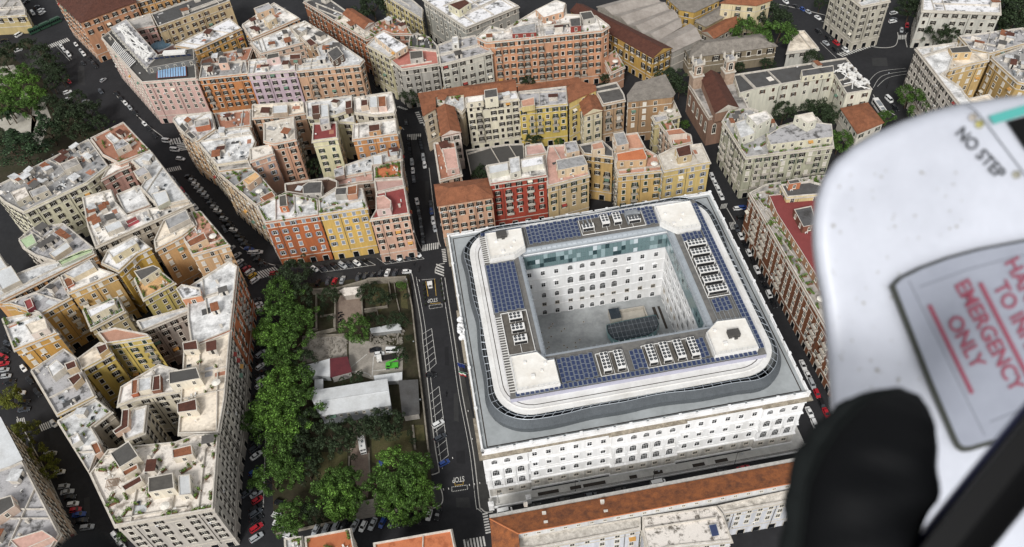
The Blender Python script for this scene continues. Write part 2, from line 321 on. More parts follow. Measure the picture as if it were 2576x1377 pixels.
def building(label, fr, pts, h, wall, roof, name='apartment_building', cat='building', win='D', fh=3.6, sp=3.9, bal=0, balm=None, pents=(), clutter=1.0, plants=0.0,
             corn=True, pitch=None, group=None, ww=1.1, wh=1.06, z0=0.0, par=.8, shops=True, top=1.4, arch=False, band=True, wall2=None, capm=None):
    poly = ccw([tuple(U(fr, x, y, h)[:2]) for x, y in pts]); cen = Vector((sum(p[0] for p in poly)/len(poly), sum(p[1] for p in poly)/len(poly), z0))
    root = thing(name, cen, label, cat, group); WMAT = wallm(wall); RM = roofm(roof)
    wp = inset(poly, .35); rp = inset(poly, .25); ip = inset(poly, .62)
    b = MB(); b.prism(wp, z0, h); link('wall', b.mesh('wall', WMAT, cen), root); occ(wp, z0, h-.2)
    # ---- roof
    if pitch is None:
        b = MB(); b.ring(rp, ip, h); b.prism(list(reversed(ip)), h-par, h); b.prism(rp, h-.35, h); b.ring(list(reversed(rp)), list(reversed(wp)), h-.35)
        link('parapet', b.mesh('parapet', capm or M_CAP, cen), root)
        b = MB(); b.face([(p[0], p[1], h-par) for p in ip]); ro = link('roof', b.mesh('roof', RM, cen), root)
        if corn:
            cp = inset(poly, -.15); b = MB(); b.prism(cp, h-1.25, h-.85, 0); b.ring(cp, wp, h-.85); b.ring(list(reversed(cp)), list(reversed(wp)), h-1.25)
            link('cornice', b.mesh('cornice', M_STONE, cen), root)
    else:
        kind, rise = pitch[0], pitch[1]; ep = inset(poly, -.15); b = MB(); q = [Vector((p[0], p[1], h)) for p in ep]
        if kind == 'flat':
            b.face([(p.x, p.y, h) for p in q]); b.prism(ep, h-.25, h)
        elif kind == 'mono':                       # one slope rising towards edge index pitch[2]
            i = pitch[2]; ks = len(q); zz = [h+(rise if j in (i, (i+1) % ks) else 0) for j in range(ks)]
            b.face([(q[j].x, q[j].y, zz[j]) for j in range(ks)])
            for j in range(ks):
                k2 = (j+1) % ks; b.face([(q[j].x, q[j].y, h-.2), (q[k2].x, q[k2].y, h-.2), (q[k2].x, q[k2].y, zz[k2]), (q[j].x, q[j].y, zz[j])], 1)
        else:
            l0 = (q[1]-q[0]).length+(q[3]-q[2]).length; l1 = (q[2]-q[1]).length+(q[0]-q[3]).length
            if (l0 < l1) != (len(pitch) > 2 and pitch[2] == 'x'): q = q[1:]+q[:1]
            m0 = (q[0]+q[3])/2; m1 = (q[1]+q[2])/2; ln = (m1-m0).length; wd = ((q[0]-q[3]).length+(q[1]-q[2]).length)/4
            ins_ = min(wd, ln*.4) if kind == 'hip' else 0
            d = (m1-m0).normalized(); r0 = m0+d*ins_+Vector((0, 0, rise)); r1 = m1-d*ins_+Vector((0, 0, rise))
            b.face([q[0], q[1], r1, r0]); b.face([q[2], q[3], r0, r1])
            mi = 0 if kind == 'hip' else 1
            b.face([q[1], q[2], r1], mi); b.face([q[3], q[0], r0], mi); b.prism(ep, h-.3, h, 0); b.bar(r0+Vector((0, 0, .02)), r1+Vector((0, 0, .02)), .16)
        ro = link('roof', b.mesh('roof', [RM, WMAT], cen), root)
    # ---- bands
    if band and h > 9:
        for z in (z0+4.6, h-3.9):
            cp = inset(wp, -.16); b = MB(); b.prism(cp, z, z+.3); b.ring(cp, wp, z+.3); b.ring(list(reversed(cp)), list(reversed(wp)), z)
            link('string_course', b.mesh('string_course', M_STONE, cen), root)
    # ---- openings
    if win:
        k = len(wp)
        for i in range(k):
            a = Vector((*wp[i], 0)); c = Vector((*wp[(i+1) % k], 0)); e = c-a; Ln = e.length
            if Ln < 3.4: continue
            e.normalize(); n = Vector((e.y, -e.x, 0)); mid = (a+c)/2
            if not cam_side(mid+Vector((0, 0, h*.7)), n): continue
            nc = max(1, int(Ln/sp)); st = Ln/nc; rz = math.atan2(n.y, n.x)-pi/2; nf = max(1, int((h-top-z0-4.2)/fh)+(0 if h > 9 else 1))
            R = random.Random(int(a.x*31+a.y*17)); mix = MIX[win].split()
            balc = [R.random() < bal for _ in range(nc)]
            for fl in range(nf):
                z = h-top-1.2-fl*fh
                if z < z0+(4.9 if h > 12 else 1.6): break
                for cI in range(nc):
                    p = a+e*(st*(cI+.5)); p.z = z; t = R.choice(mix)
                    if R.random() < .035: continue
                    WINS.append((root, cen, p, rz, n, t, ww, wh, arch and fl == nf-1, bool(balc[cI] and fl > 0), balm or BALC))
            if h > 14:
                s_ = st*R.choice((1, 2))
                while s_ < Ln-.5:
                    p = a+e*s_+n*.1; b = MB(); b.box((p.x, p.y, (h-1.3+z0+3)/2), (.14, .14, h-1.3-z0-3), rz); link('downpipe', b.mesh('downpipe', M_PIPE, cen), root); s_ += st*R.choice((3, 4, 5))
            if shops and h > 12:
                ns = max(1, int(Ln/4.6)); s2 = Ln/ns
                for cI in range(ns):
                    p = a+e*(s2*(cI+.5)); p.z = z0+1.6; WINS.append((root, cen, p, rz, n, 'S', 1, 1, False, False, None))
    # ---- set-back storeys and roof houses
    keep = []
    for pt in pents:
        pp, dh, pw, pr = pt[:4]; pf = pt[4] if len(pt) > 4 else fr
        P2 = ccw([tuple(U(pf, x, y, h+dh)[:2]) for x, y in pp]); keep.append(P2); b = MB()
        b.prism(P2, h-par-.1, h+dh, 0); i2 = inset(P2, .25); b.ring(P2, i2, h+dh, 2); b.prism(list(reversed(i2)), h+dh-.3, h+dh, 2); b.face([(p[0], p[1], h+dh-.3) for p in i2], 1)
        link('roof_house', b.mesh('roof_house', [wallm(pw), roofm(pr), M_CAP], cen), root); occ(P2, h, h+dh-.2)
        if dh > 2:
            for i in range(len(P2)):
                a = Vector((*P2[i], 0)); c = Vector((*P2[(i+1) % len(P2)], 0)); e = c-a; Ln = e.length
                if Ln < 2.2: continue
                e.normalize(); n = Vector((e.y, -e.x, 0)); rz = math.atan2(n.y, n.x)-pi/2; nc = max(1, int(Ln/3.4))
                for cI in range(nc):
                    p = a+e*(Ln/nc*(cI+.5)); p.z = h+dh-1.6
                    if cam_side(p, n): WINS.append((root, cen, p, rz, n, 'p', .85, .85, False, False, None))
    # ---- roof clutter
    if pitch is None and clutter > 0:
        A = area2(ip); R = random.Random(int(abs(cen.x)*13+abs(cen.y)*7)); xs = [p[0] for p in ip]; ys = [p[1] for p in ip]
        e0 = Vector(ip[1])-Vector(ip[0]); rz0 = math.atan2(e0.y, e0.x)
        def spots(n, dmin):
            out = []
            for _ in range(n*6):
                x, y = R.uniform(min(xs), max(xs)), R.uniform(min(ys), max(ys))
                if inside(ip, x, y) and edge_dist(ip, x, y) > dmin and not any(inside(q, x, y) or edge_dist(q, x, y) < dmin for q in keep): out.append((x, y))
                if len(out) >= n: break
            return out
        zr = h-par
        def put(nm, me, lst, jit=.1, sc=None):
            for x, y in lst: link(nm, me, root, (x-cen.x, y-cen.y, zr-z0), rz0+R.choice((0, pi/2, pi))+R.uniform(-jit, jit), sc)
        c = clutter
        put('satellite_dish', DISH, spots(int(A/55*c), .5), 1.2); put('chimney', CHIM, spots(int(A/95*c), .7))
        put('air_conditioner', ACU, spots(int(A/80*c), .6)); put('antenna', ANT, spots(int(A/150*c), .6)); put('skylight', SKYL, spots(int(A/150*c), 1.2))
        put('water_tank', TANK, spots(int(A/240*c), 1.0))
        for x, y in spots(int(A/105*c), 1.9):
            link('stair_hut', R.choice(HUT), root, (x-cen.x, y-cen.y, zr-z0), rz0+R.choice((0, pi/2, pi)), (R.uniform(.8, 1.5), R.uniform(.8, 1.6), R.uniform(.9, 1.15))); keep.append([(x-2, y-2), (x+2, y-2), (x+2, y+2), (x-2, y+2)])
        for k_, (x, y) in enumerate(spots(int(A/75*min(c, 1.2)), .9)):       # felt and paving patches
            lx, ly = R.uniform(1.5, 4.5), R.uniform(1.2, 3.5); cr = [(x+dx*lx/2*cos(rz0)-dy*ly/2*sin(rz0), y+dx*lx/2*sin(rz0)+dy*ly/2*cos(rz0)) for dx, dy in ((-1, -1), (1, -1), (1, 1), (-1, 1))]
            if all(inside(ip, *q) for q in cr): b = MB(); b.box((x, y, zr+.01+.004*k_), (lx, ly, .05), rz0); link('roof_patch', b.mesh('roof_patch', R.choice(PATCH), cen), root)
        # low party walls across the flat roof
        if A > 130:
            for _ in range(int(A/120)):
                b = MB()
                sp_ = spots(1, 1.5)
                if not sp_: continue
                x, y = sp_[0]; dv = Vector((cos(rz0+R.choice((0, pi/2))), 0)); ang = rz0+R.choice((0, pi/2)); dv = Vector((cos(ang), sin(ang))); t0 = t1 = 0
                while inside(ip, x+dv.x*(t1+.3), y+dv.y*(t1+.3)) and t1 < 14 and not any(inside(q, x+dv.x*(t1+.3), y+dv.y*(t1+.3)) for q in keep): t1 += .3
                while inside(ip, x-dv.x*(t0+.3), y-dv.y*(t0+.3)) and t0 < 14 and not any(inside(q, x-dv.x*(t0+.3), y-dv.y*(t0+.3)) for q in keep): t0 += .3
                b.box((x+dv.x*(t1-t0)/2, y+dv.y*(t1-t0)/2, zr+.38), (t0+t1, .25, .8), ang); link('party_wall', b.mesh('party_wall', M_CAP, cen), root)
        if plants:
            n = int(A/9*plants); per = []
            for i in range(len(ip)):
                a = Vector(ip[i]); e = Vector(ip[(i+1) % len(ip)])-a; L = e.length; s_ = 1.0
                nn = Vector((-e.y, e.x)).normalized()
                while s_ < L-1:
                    if R.random() < min(1, plants*.75): q = a+e*(s_/L)+nn*.45; link('planter', R.choice(PLANT), root, (q.x-cen.x, q.y-cen.y, zr-z0), math.atan2(e.y, e.x), (1, 1, R.uniform(.7, 1.5)))
                    s_ += R.uniform(1.6, 3.2)
            for x, y in spots(int(n*.6), .5): link('planter', R.choice(PLANT), root, (x-cen.x, y-cen.y, zr-z0), R.uniform(0, pi), (1, 1, R.uniform(.8, 1.6)))
            for x, y in spots(max(1, int(n/22)), 1.6):
                link('garden_table', TABLE, root, (x-cen.x, y-cen.y, zr-z0))
                for q in range(4): link('garden_chair', CHAIR, root, (x-cen.x+cos(q*pi/2+.4)*.95, y-cen.y+sin(q*pi/2+.4)*.95, zr-z0), q*pi/2+.4-pi/2)
            for x, y in spots(max(1, int(n/40)), 1.8): link('parasol', PARAS, root, (x-cen.x, y-cen.y, zr-z0))
            for x, y in spots(int(n/30), 2.2): link('pergola', PERG, root, (x-cen.x, y-cen.y, zr-z0), rz0)
    return root, cen, poly
def make_windows():
    tree = BVHTree.FromPolygons([Vector(v) for v in OCC_V], OCC_F)
    eyes = [CAM, CAM+Vector((14, 0, 0)), CAM+Vector((-14, 0, 0)), CAM+Vector((0, 8, 10)), CAM+Vector((0, -10, 0))]
    R = random.Random(5); n = 0
    for (root, cen, p, rz, nn, t, ww, wh, arch, bal, balm) in WINS:
        q = p+nn*.35; seen = False
        for e in eyes:
            d = q-e; L = d.length; hit = tree.ray_cast(e, d/L, L-.1)
            if hit[0] is None: seen = True; break
        if not seen: continue
        n += 1; loc = p-cen
        if t == 'S': link('shop_door', SHOP, root, loc, rz, (1, 1, 1)); continue
        jx = R.uniform(.96, 1.04); wo = link('window', WMA if arch else WM, root, loc, rz, (ww*jx, 1, wh))
        if t in 'DBVG':
            for me in SHO[t]: link('shutter', me, wo)
        elif t in 'dbvgw': link('closed_shutters', SHC[t.upper()], wo)
        e_ = Vector((cos(rz), sin(rz), 0))
        if t in 'pwgGD' and R.random() < .06: link('air_conditioner', ACU, root, loc+nn*.35+e_*1.0-Vector((0, 0, 1.9)), rz+pi)
        if R.random() < .035: link('awning', R.choice(AWN), root, loc+Vector((0, 0, 1.0)), rz)
        if bal: link('balcony', balm, root, loc-Vector((0, 0, 1.25)), rz)
    print('windows', n, 'of', len(WINS))
# ------------------------------------------------------------------ ground, roads, pavements
M_ASPH = mat('asphalt', lin('#2c2c2e'), .9, lin('#1d1d1f'), .8, .09, .14, bump=.1, bsc=4)
M_PAVE = mat('pavement', lin('#403f3d'), .92, lin('#2d2c2b'), .8, .2, .14)
M_KERB = mat('kerb stone', lin('#b9b6b0'), .9, lin('#7d7a75'), .7, 1.0, .1)
M_PAINT = mat('road paint', lin('#dad8d2'), .8, lin('#77756f'), .75, .9, .1)
M_YEL = mat('yellow road paint', lin('#c9a34a'), .8, lin('#8a7440'), .6, .9, .1)
M_EARTH = mat('garden earth', lin('#3f382c'), .97, lin('#2b3018'), .9, .12, .25)
M_PATH = mat('gravel path', lin('#8d7d70'), .95, lin('#6a5a50'), .7, .3, .12)
M_CONC = mat('pale concrete', lin('#a39c92'), .93, lin('#6f6a62'), .8, .25, .12)
M_SAND = mat('pale park path', lin('#b9b4a8'), .95, lin('#8a8478'), .6, .2, .1)
b = MB(); b.face([(-900, -200, 0), (900, -200, 0), (900, 1500, 0), (-900, 1500, 0)]); tag(link('road', b.mesh('road', M_ASPH)), 'dark asphalt streets running between the blocks', None, None, 'structure')
def sheet(name, fr, pts, z, M, label=None, kind='structure', skirt=True):
    P = ccw([tuple(U(fr, x, y, z)[:2]) for x, y in pts]); b = MB(); b.face([(p[0], p[1], z) for p in P])
    if skirt: b.prism(P, -.02, z)
    o = link(name, b.mesh(name, M)); tag(o, label, None, None, kind); return o
def ribbon(b, P, w, z0, z1, mi=0):
    P = [Vector((p[0], p[1])) for p in P]; Lf, Rt = [], []
    for i, p in enumerate(P):
        d = (P[min(i+1, len(P)-1)]-P[max(i-1, 0)]).normalized(); n = Vector((-d.y, d.x)); Lf.append(p+n*w/2); Rt.append(p-n*w/2)
    for i in range(len(P)-1):
        a, c, d, e = Lf[i], Lf[i+1], Rt[i+1], Rt[i]
        b.face([(e.x, e.y, z1), (d.x, d.y, z1), (c.x, c.y, z1), (a.x, a.y, z1)], mi)
        if z1-z0 > .02:
            b.face([(a.x, a.y, z1), (c.x, c.y, z1), (c.x, c.y, z0), (a.x, a.y, z0)], mi); b.face([(d.x, d.y, z1), (e.x, e.y, z1), (e.x, e.y, z0), (d.x, d.y, z0)], mi)
    if z1-z0 > .02:
        for i, s in ((0, 1), (-1, -1)):
            q = [(Lf[i].x, Lf[i].y, z1), (Lf[i].x, Lf[i].y, z0), (Rt[i].x, Rt[i].y, z0), (Rt[i].x, Rt[i].y, z1)]; b.face(q if s > 0 else q[::-1], mi)
def smooth_line(fr, pts, n=6):
    P = [U(fr, x, y, 0) for x, y in pts]; out = []
    for i in range(len(P)-1):
        p0, p1, p2, p3 = P[max(i-1, 0)], P[i], P[i+1], P[min(i+2, len(P)-1)]
        for k in range(n):
            t = k/n; out.append(.5*((2*p1)+(p2-p0)*t+(2*p0-5*p1+4*p2-p3)*t*t+(3*p1-p0-3*p2+p3)*t**3))
    out.append(P[-1]); return [(p.x, p.y) for p in out]
def kerb(fr, pts, w=.32, h=.14, name='kerb'):
    b = MB(); ribbon(b, smooth_line(fr, pts), w, 0, h); tag(link(name, b.mesh(name, M_KERB)), None, None, None, 'structure')
KR = [(1119, 699), (1126, 745), (1146, 872), (1163, 991), (1190.6, 1136), (1206, 1268), (1211, 1280), (1222, 1289), (1240, 1288)]
KL = [(1030, 690), (1038, 697), (1059, 812), (1064, 862), (1075, 956), (1093, 1112), (1104, 1180), (1101, 1190), (1086, 1195)]
KL2 = [(1088, 1228), (1104, 1226), (1111, 1236), (1114, 1258), (1106, 1272), (1080, 1283)]
# raised pavements along the palazzo street
sheet('pavement', 'T', KR[:6]+[(1216, 1284), (1240, 1286), (1230, 1240), (1150, 860), (1118, 690)], .12, M_PAVE)
sheet('pavement', 'T', [(1039, 700), (1059, 812), (1064, 862), (1075, 956), (1093, 1112), (1103, 1180), (1086, 1193), (1075, 1120), (1056, 960), (1040, 760)], .12, M_PAVE)
sheet('pavement', 'T', [(1090, 1229), (1104, 1228), (1110, 1238), (1112, 1256), (1104, 1270), (1080, 1280), (1082, 1250)], .12, M_PAVE)
sheet('pavement', 'g', [(255, 765), (330, 780), (660, 745), (990, 690), (1330, 655), (1345, 680), (1050, 725), (960, 720), (740, 760), (520, 800), (300, 800)], .12, M_PAVE)
for K in (KR, KL, KL2): kerb('T', K)
for K in (KR[:8], KL[1:7]):
    off = [(x+(9 if K[0][0] < 1100 else -9), y) for x, y in K]; b = MB(); ribbon(b, smooth_line('T', off), .16, 0, .006)
    tag(link('lane_edge_line', b.mesh('lane_edge_line', M_PAINT)), None, None, None, 'structure')
kerb('g', [(1440, 830), (1445, 795), (1470, 772), (1510, 765)])
kerb('g', [(0, 640), (160, 745), (262, 780)]); kerb('g', [(1340, 665), (1290, 540), (1240, 280), (1200, 40)]); kerb('g', [(1480, 640), (1450, 520), (1395, 60)])
kerb('b', [(1210, 960), (1190, 945), (1180, 990)]); kerb('a', [(840, 690), (1060, 900), (1200, 1010)])
kerb('d', [(1380, 350), (1370, 290), (1385, 230)]); kerb('d', [(1000, 300), (1150, 350), (1280, 345), (1312, 290), (1310, 240)]); kerb('d', [(1130, 700), (1180, 780), (1290, 850)]); kerb('d', [(420, 30), (760, 110), (1010, 190)])
kerb('m2', [(1000, 470), (1150, 700), (1420, 1180), (1500, 1330)]); kerb('m2', [(860, 300), (930, 420)])
kerb('h', [(110, 540), (300, 900), (430, 1180)]); kerb('i', [(150, 1120), (165, 700), (180, 300)]); kerb('i', [(470, 1240), (720, 1185), (960, 1140)])
# painted markings
def marks(name, quads, M, z=.008):
    b = MB()
    for fr, q in quads: b.face([(*U(fr, x, y, 0)[:2], z) for x, y in q])
    o = link(name, b.mesh(name, M)); tag(o, None, None, None, 'structure')
    return o
def zebra(fr, p0, p1, q, n, duty=.55, z=.008):
    b = MB()
    for i in range(n):
        t0 = i/n; t1 = t0+duty/n
        A = (p0[0]+(p1[0]-p0[0])*t0, p0[1]+(p1[1]-p0[1])*t0); C = (p0[0]+(p1[0]-p0[0])*t1, p0[1]+(p1[1]-p0[1])*t1)
        P = ccw([tuple(U(fr, *v, 0)[:2]) for v in (A, C, (C[0]+q[0], C[1]+q[1]), (A[0]+q[0], A[1]+q[1]))]); b.face([(p[0], p[1], z) for p in P])
    tag(link('zebra_crossing', b.mesh('zebra_crossing', M_PAINT)), None, None, None, 'structure')
for z_ in [('g', (1345, 675), (1470, 655), (2, -48), 8), ('g', (110, 830), (265, 785), (45, 45), 9), ('g', (1487, 660), (1500, 760), (28, -4), 8), ('e', (1815, 965), (1868, 1050), (-85, 35), 8),
           ('e', (1230, 95), (1345, 70), (-15, -28), 8), ('b', (1155, 790), (1225, 815), (22, -6), 5), ('b', (1232, 1035), (1340, 1028), (2, -42), 7), ('b', (1290, 830), (1330, 920), (30, -6), 6), ('k', (2050, 1205), (2320, 1160), (22, 120), 7),
           ('k', (2282, 890), (2325, 1150), (62, -14), 8), ('d', (905, 420), (1155, 335), (-45, -22), 15), ('d', (1318, 292), (1378, 290), (0, -32), 5), ('d', (745, 155), (1060, 300), (40, 8), 10, .35), ('m2', (815, 268), (872, 258), (-12, 42), 5), ('m2', (880, 425), (940, 415), (20, 62), 5),
           ('a', (335, 340), (500, 278), (22, 22), 12), ('a', (1240, 1030), (1330, 1015), (15, 40), 5), ('h', (250, 592), (328, 560), (18, 40), 6), ('h', (105, 555), (160, 540), (10, 40), 5), ('a', (1300, 1060), (1320, 1120), (60, -8), 5)]:
    zebra(*z_)
# diagonal parking bays
def bays(fr, k0, k1, o0, o1, n):
    b = MB()
    L = lambda a, c, t: (a[0]+(c[0]-a[0])*t, a[1]+(c[1]-a[1])*t)
    ribbon(b, [U(fr, *o0, 0)[:2], U(fr, *o1, 0)[:2]], .16, 0, .008)
    for i in range(n+1):
        t = i/n; ribbon(b, [U(fr, *L(k0, k1, t), 0)[:2], U(fr, *L(o0, o1, t), 0)[:2]], .14, 0, .008)
    tag(link('parking_bay_lines', b.mesh('parking_bay_lines', M_PAINT)), None, None, None, 'structure')
bays('i', (1165, 10), (1205, 248), (1232, -30), (1262, 195), 6); bays('i', (1222, 390), (1278, 835), (1280, 342), (1340, 785), 9); pass
bays('g', (560, 775), (900, 720), (600, 830), (1000, 775), 8); bays('g', (1010, 725), (1300, 690), (1075, 770), (1360, 730), 6)
marks('hatched_island', [('g', [(1437+i*3, 835-i*20), (1440+i*3, 826-i*20), (1505, 850-i*20), (1505, 860-i*20)]) for i in range(4)], M_PAINT)
def flat_text(txt, p, size, ang, M, z=.009, name='stop_lettering', sx=1.0):
    c = bpy.data.curves.new(name, 'FONT'); c.body = txt; c.align_x = 'CENTER'; c.align_y = 'CENTER'; c.size = size; c.offset = .012*size; c.resolution_u = 3
    o = bpy.data.objects.new(name, c); COL.objects.link(o); dg = bpy.context.evaluated_depsgraph_get(); me = bpy.data.meshes.new_from_object(o.evaluated_get(dg)); bpy.data.objects.remove(o)
    me.materials.clear(); me.materials.append(M); q = link(name, me, None, (p[0], p[1], z), ang, (sx, 1, 1)); return q
for fr, x, y in (('g', 1420, 1035), ('k', 1992, 476)):
    p = U(fr, x, y, 0); tag(flat_text('STOP', p, 2.7, pi+.06, M_PAINT, sx=.62), None, None, None, 'structure')
for fr, q in (('g', [(1402, 1062), (1480, 1055)]), ('k', [(1950, 520), (1952, 550), (2052, 535), (2050, 505)]), ('g', [(1370, 895), (1388, 1008)]), ('g', [(1435, 878), (1447, 1003)])):
    b = MB(); ribbon(b, [U(fr, x, y, 0)[:2] for x, y in q], .2, 0, .008); tag(link('yellow_line', b.mesh('yellow_line', M_YEL)), None, None, None, 'structure')
def dashes(fr, q, n):
    b = MB()
    for (x0, y0), (x1, y1) in zip(q, q[1:]+q[:1]):
        for i in range(n):
            t0, t1 = i/n, (i+.5)/n; ribbon(b, [U(fr, x0+(x1-x0)*t, y0+(y1-y0)*t, 0)[:2] for t in (t0, t1)], .28, 0, .008)
    tag(link('dashed_box', b.mesh('dashed_box', M_PAINT)), None, None, None, 'structure')
dashes('g', [(1395, 1075), (1490, 1062), (1492, 1085), (1398, 1100)], 9); dashes('k', [(1912, 570), (2098, 545), (2105, 595), (1915, 625)], 9)
for fr, q in (('g', [(1340, 885), (1440, 878)]), ('a', [(410, 335), (515, 450)]), ('a', [(425, 330), (530, 440)]), ('d', [(740, 315), (860, 430)]), ('d', [(1100, 600), (1180, 530), (1370, 505)]), ('d', [(1130, 650), (1200, 560), (1380, 525)]), ('d', [(1160, 640), (1240, 575), (1390, 545)])):
    b = MB(); ribbon(b, smooth_line(fr, q), .16, 0, .007); tag(link('lane_line', b.mesh('lane_line', M_PAINT)), None, None, None, 'structure')
M_PATCH = [mat('new asphalt patch', lin('#222224'), .9, lin('#19191b'), .6, .4, .1), mat('worn asphalt patch', lin('#383838'), .92, lin('#2a2a2a'), .7, .5, .12)]
for k_, (fr, x, y, dx, dy) in enumerate([('i', 1330, 150, 14, 60), ('i', 1390, 480, 16, 90), ('i', 1420, 800, 30, 40), ('k', 2050, 760, 90, 60), ('k', 1500, 1075, 160, 40), ('g', 700, 850, 70, 18), ('g', 1120, 800, 90, 16), ('g', 1380, 250, 14, 90), ('e', 1500, 420, 20, 60), ('a', 600, 560, 26, 70), ('a', 860, 800, 26, 60), ('d', 1180, 460, 60, 30), ('d', 980, 300, 40, 20), ('m2', 1090, 900, 30, 120), ('h', 300, 640, 20, 60), ('h', 560, 1130, 20, 70), ('j', 900, 520, 120, 8)]):
    sheet('road_patch', fr, [(x-dx, y-dy), (x+dx*.8, y-dy*1.1), (x+dx, y+dy), (x-dx*.9, y+dy*.9)], .005, M_PATCH[k_ % 2], skirt=False)
# park and garden ground
sheet('park_ground', 'a', [(-300, 430), (200, 300), (330, 380), (440, 560), (540, 690), (690, 850), (800, 970), (640, 1020), (-150, 1430), (-400, 1300)], .12, M_EARTH)
sheet('pavement', 'a', [(40, 400), (250, 350), (360, 470), (440, 560), (560, 690), (700, 860), (790, 950), (690, 960), (560, 830), (400, 700), (280, 540), (140, 460)], .16, M_PAVE)
for q in ([(-40, 500), (100, 480), (160, 540), (150, 600), (60, 630), (-40, 640)], [(-40, 900), (120, 830), (280, 860), (240, 1000), (60, 990)], [(240, 770), (330, 750), (375, 870), (300, 1075), (225, 1000)], [(130, 680), (200, 660), (230, 740), (160, 760)]):
    sheet('park_path', 'a', q, .17, M_SAND)
sheet('garden_ground', 'T', [(795, 712), (925, 700), (1030, 690), (1046, 860), (1066, 1000), (1084, 1190), (1090, 1275), (960, 1290), (790, 1330), (690, 1345), (680, 1100), (690, 900), (720, 720)], .15, M_EARTH)
for M_, q in ((M_PATH, [(708, 740), (832, 735), (838, 900), (822, 1060), (782, 1060), (720, 900)]), (M_CONC, [(700, 20), (860, 60), (1050, 90), (1045, 250), (860, 300), (700, 250)]), (M_CONC, [(400, 20), (680, 20), (690, 150), (400, 190)]), (M_PATH, [(720, 560), (790, 560), (820, 740), (745, 740)])):
    sheet('garden_path', 'i', q, .155, M_)
sheet('garden_path', 'g', [(740, 1000), (890, 1000), (900, 1140), (830, 1230), (700, 1240), (700, 1090)], .156, M_PATH)
M_GRASS = mat('dry lawn', lin('#46472a'), .97, lin('#5e543c'), .8, .3, .25)
for fr, q in (('g', [(950, 920), (1090, 900), (1095, 1020), (1030, 1140), (940, 940)]), ('g', [(1180, 900), (1220, 890), (1240, 1100), (1190, 1090)]), ('i', [(845, 680), (1090, 620), (1110, 760), (960, 860), (850, 830)]), ('i', [(470, 770), (690, 760), (690, 900), (560, 980), (480, 940)]), ('i', [(1115, 590), (1180, 590), (1190, 690), (1120, 690)])):
    sheet('lawn', fr, q, .158, M_GRASS)
# ------------------------------------------------------------------ trees
def crown(seed, kind):
    R = random.Random(seed); b = MB(); cl = []
    if kind == 'conifer':
        for i in range(46):
            t = R.random(); a = R.uniform(0, 2*pi); r = (1-t)*.95+.05; q = R.uniform(.5, 1)
            cl.append((cos(a)*r*q, sin(a)*r*q, t*1.9-.55, .22*(1.15-t)+.06))
        leaf_cloud(b, cl, 70, .055, 0, .35, seed)
    else:
        for i in range(58):
            a = R.uniform(0, 2*pi); z = R.uniform(-.4, .98); r = sqrt(max(0, 1-z*z))*R.uniform(.72, 1.0)*(1+.2*sin(3*a+seed)+.1*sin(7*a)); q = R.uniform(.82, 1.08); cl.append((cos(a)*r*q, sin(a)*r*q, z*.8*q, R.uniform(.13, .25)))
        leaf_cloud(b, cl, 88, .046, 0, .62, seed)
    return b
LEAVES = {'broad': leafm('plane tree', '#354c1c', '#1d2a10'), 'dark': leafm('evergreen', '#222d1a', '#131a0d'), 'yellow': leafm('young leaves', '#4d5019', '#323a14'), 'conifer': leafm('cedar', '#24341f', '#162214'), 'light': leafm('lime leaves', '#435e22', '#263812')}
CR = {}
for k_, n_ in (('broad', 4), ('dark', 3), ('yellow', 2), ('conifer', 2), ('light', 2)):
    CR[k_] = [crown(10*len(k_)+i, k_).mesh('crown', LEAVES[k_]) for i in range(n_)]
M_BARK = mat('bark', lin('#5a4b3d'), .95, lin('#3a3028'), .7, 2, .2)
b = MB(); rs = [[(r*cos(2*pi*i/8)+x, r*sin(2*pi*i/8)+y, z) for i in range(8)] for r, x, y, z in ((.075, 0, 0, 0), (.05, .01, 0, .3), (.042, .03, .01, .62))]; b.loft(rs)
for a_ in range(5): b.bar((.03, .01, .55), (.03+.45*cos(a_*1.26), .01+.45*sin(a_*1.26), .95+.05*(a_ % 2)), .02)
TRUNK = b.mesh('trunk', M_BARK, smooth=True)
def palm_mesh():
    b = MB(); R = random.Random(3)
    for i in range(26):
        a = R.uniform(0, 2*pi); el = R.uniform(-.2, .9); prev = Vector((0, 0, 0)); d = Vector((cos(a)*cos(el), sin(a)*cos(el), sin(el))); side = Vector((-sin(a), cos(a), 0))
        for s in range(4):
            nx = prev+d*.26; b.face([prev-side*.07, prev+side*.07, nx+side*.06, nx-side*.06], 0); prev = nx; d.z -= .38; d.normalize()
    return b.mesh('crown', LEAVES['conifer'])
PALM = palm_mesh()
def tree(fr, x, y, rpx, kind='broad', label='', group='', squash=None, cat='tree'):
    """the crown's middle is seen at (x, y) with radius rpx; trees here carry it at about 1.15 r + 1.5 m above the ground"""
    g0 = U(fr, x, y, 6); r = rpx*(g0-CAM).length/FPX; hc = r*1.0+2.2; p = U(fr, x, y, hc)
    t = thing('palm_tree' if kind == 'palm' else 'tree', (p.x, p.y, 0), label, cat, group); R = random.Random(int(x*7+y*3))
    if kind == 'palm':
        link('trunk', TRUNK, t, (0, 0, 0), R.uniform(0, 6), (4, 4, 13)); link('crown', PALM, t, (.3, .1, 8.2), R.uniform(0, 6), (r*1.3,)*3); return t
    link('trunk', TRUNK, t, (0, 0, 0), R.uniform(0, 6), (r, r, hc)); link('crown', R.choice(CR[kind]), t, (0, 0, hc), R.uniform(0, 6), (r*1.06*R.uniform(.95, 1.08), r*1.06, r*(squash or R.uniform(.85, 1.02)))); return t
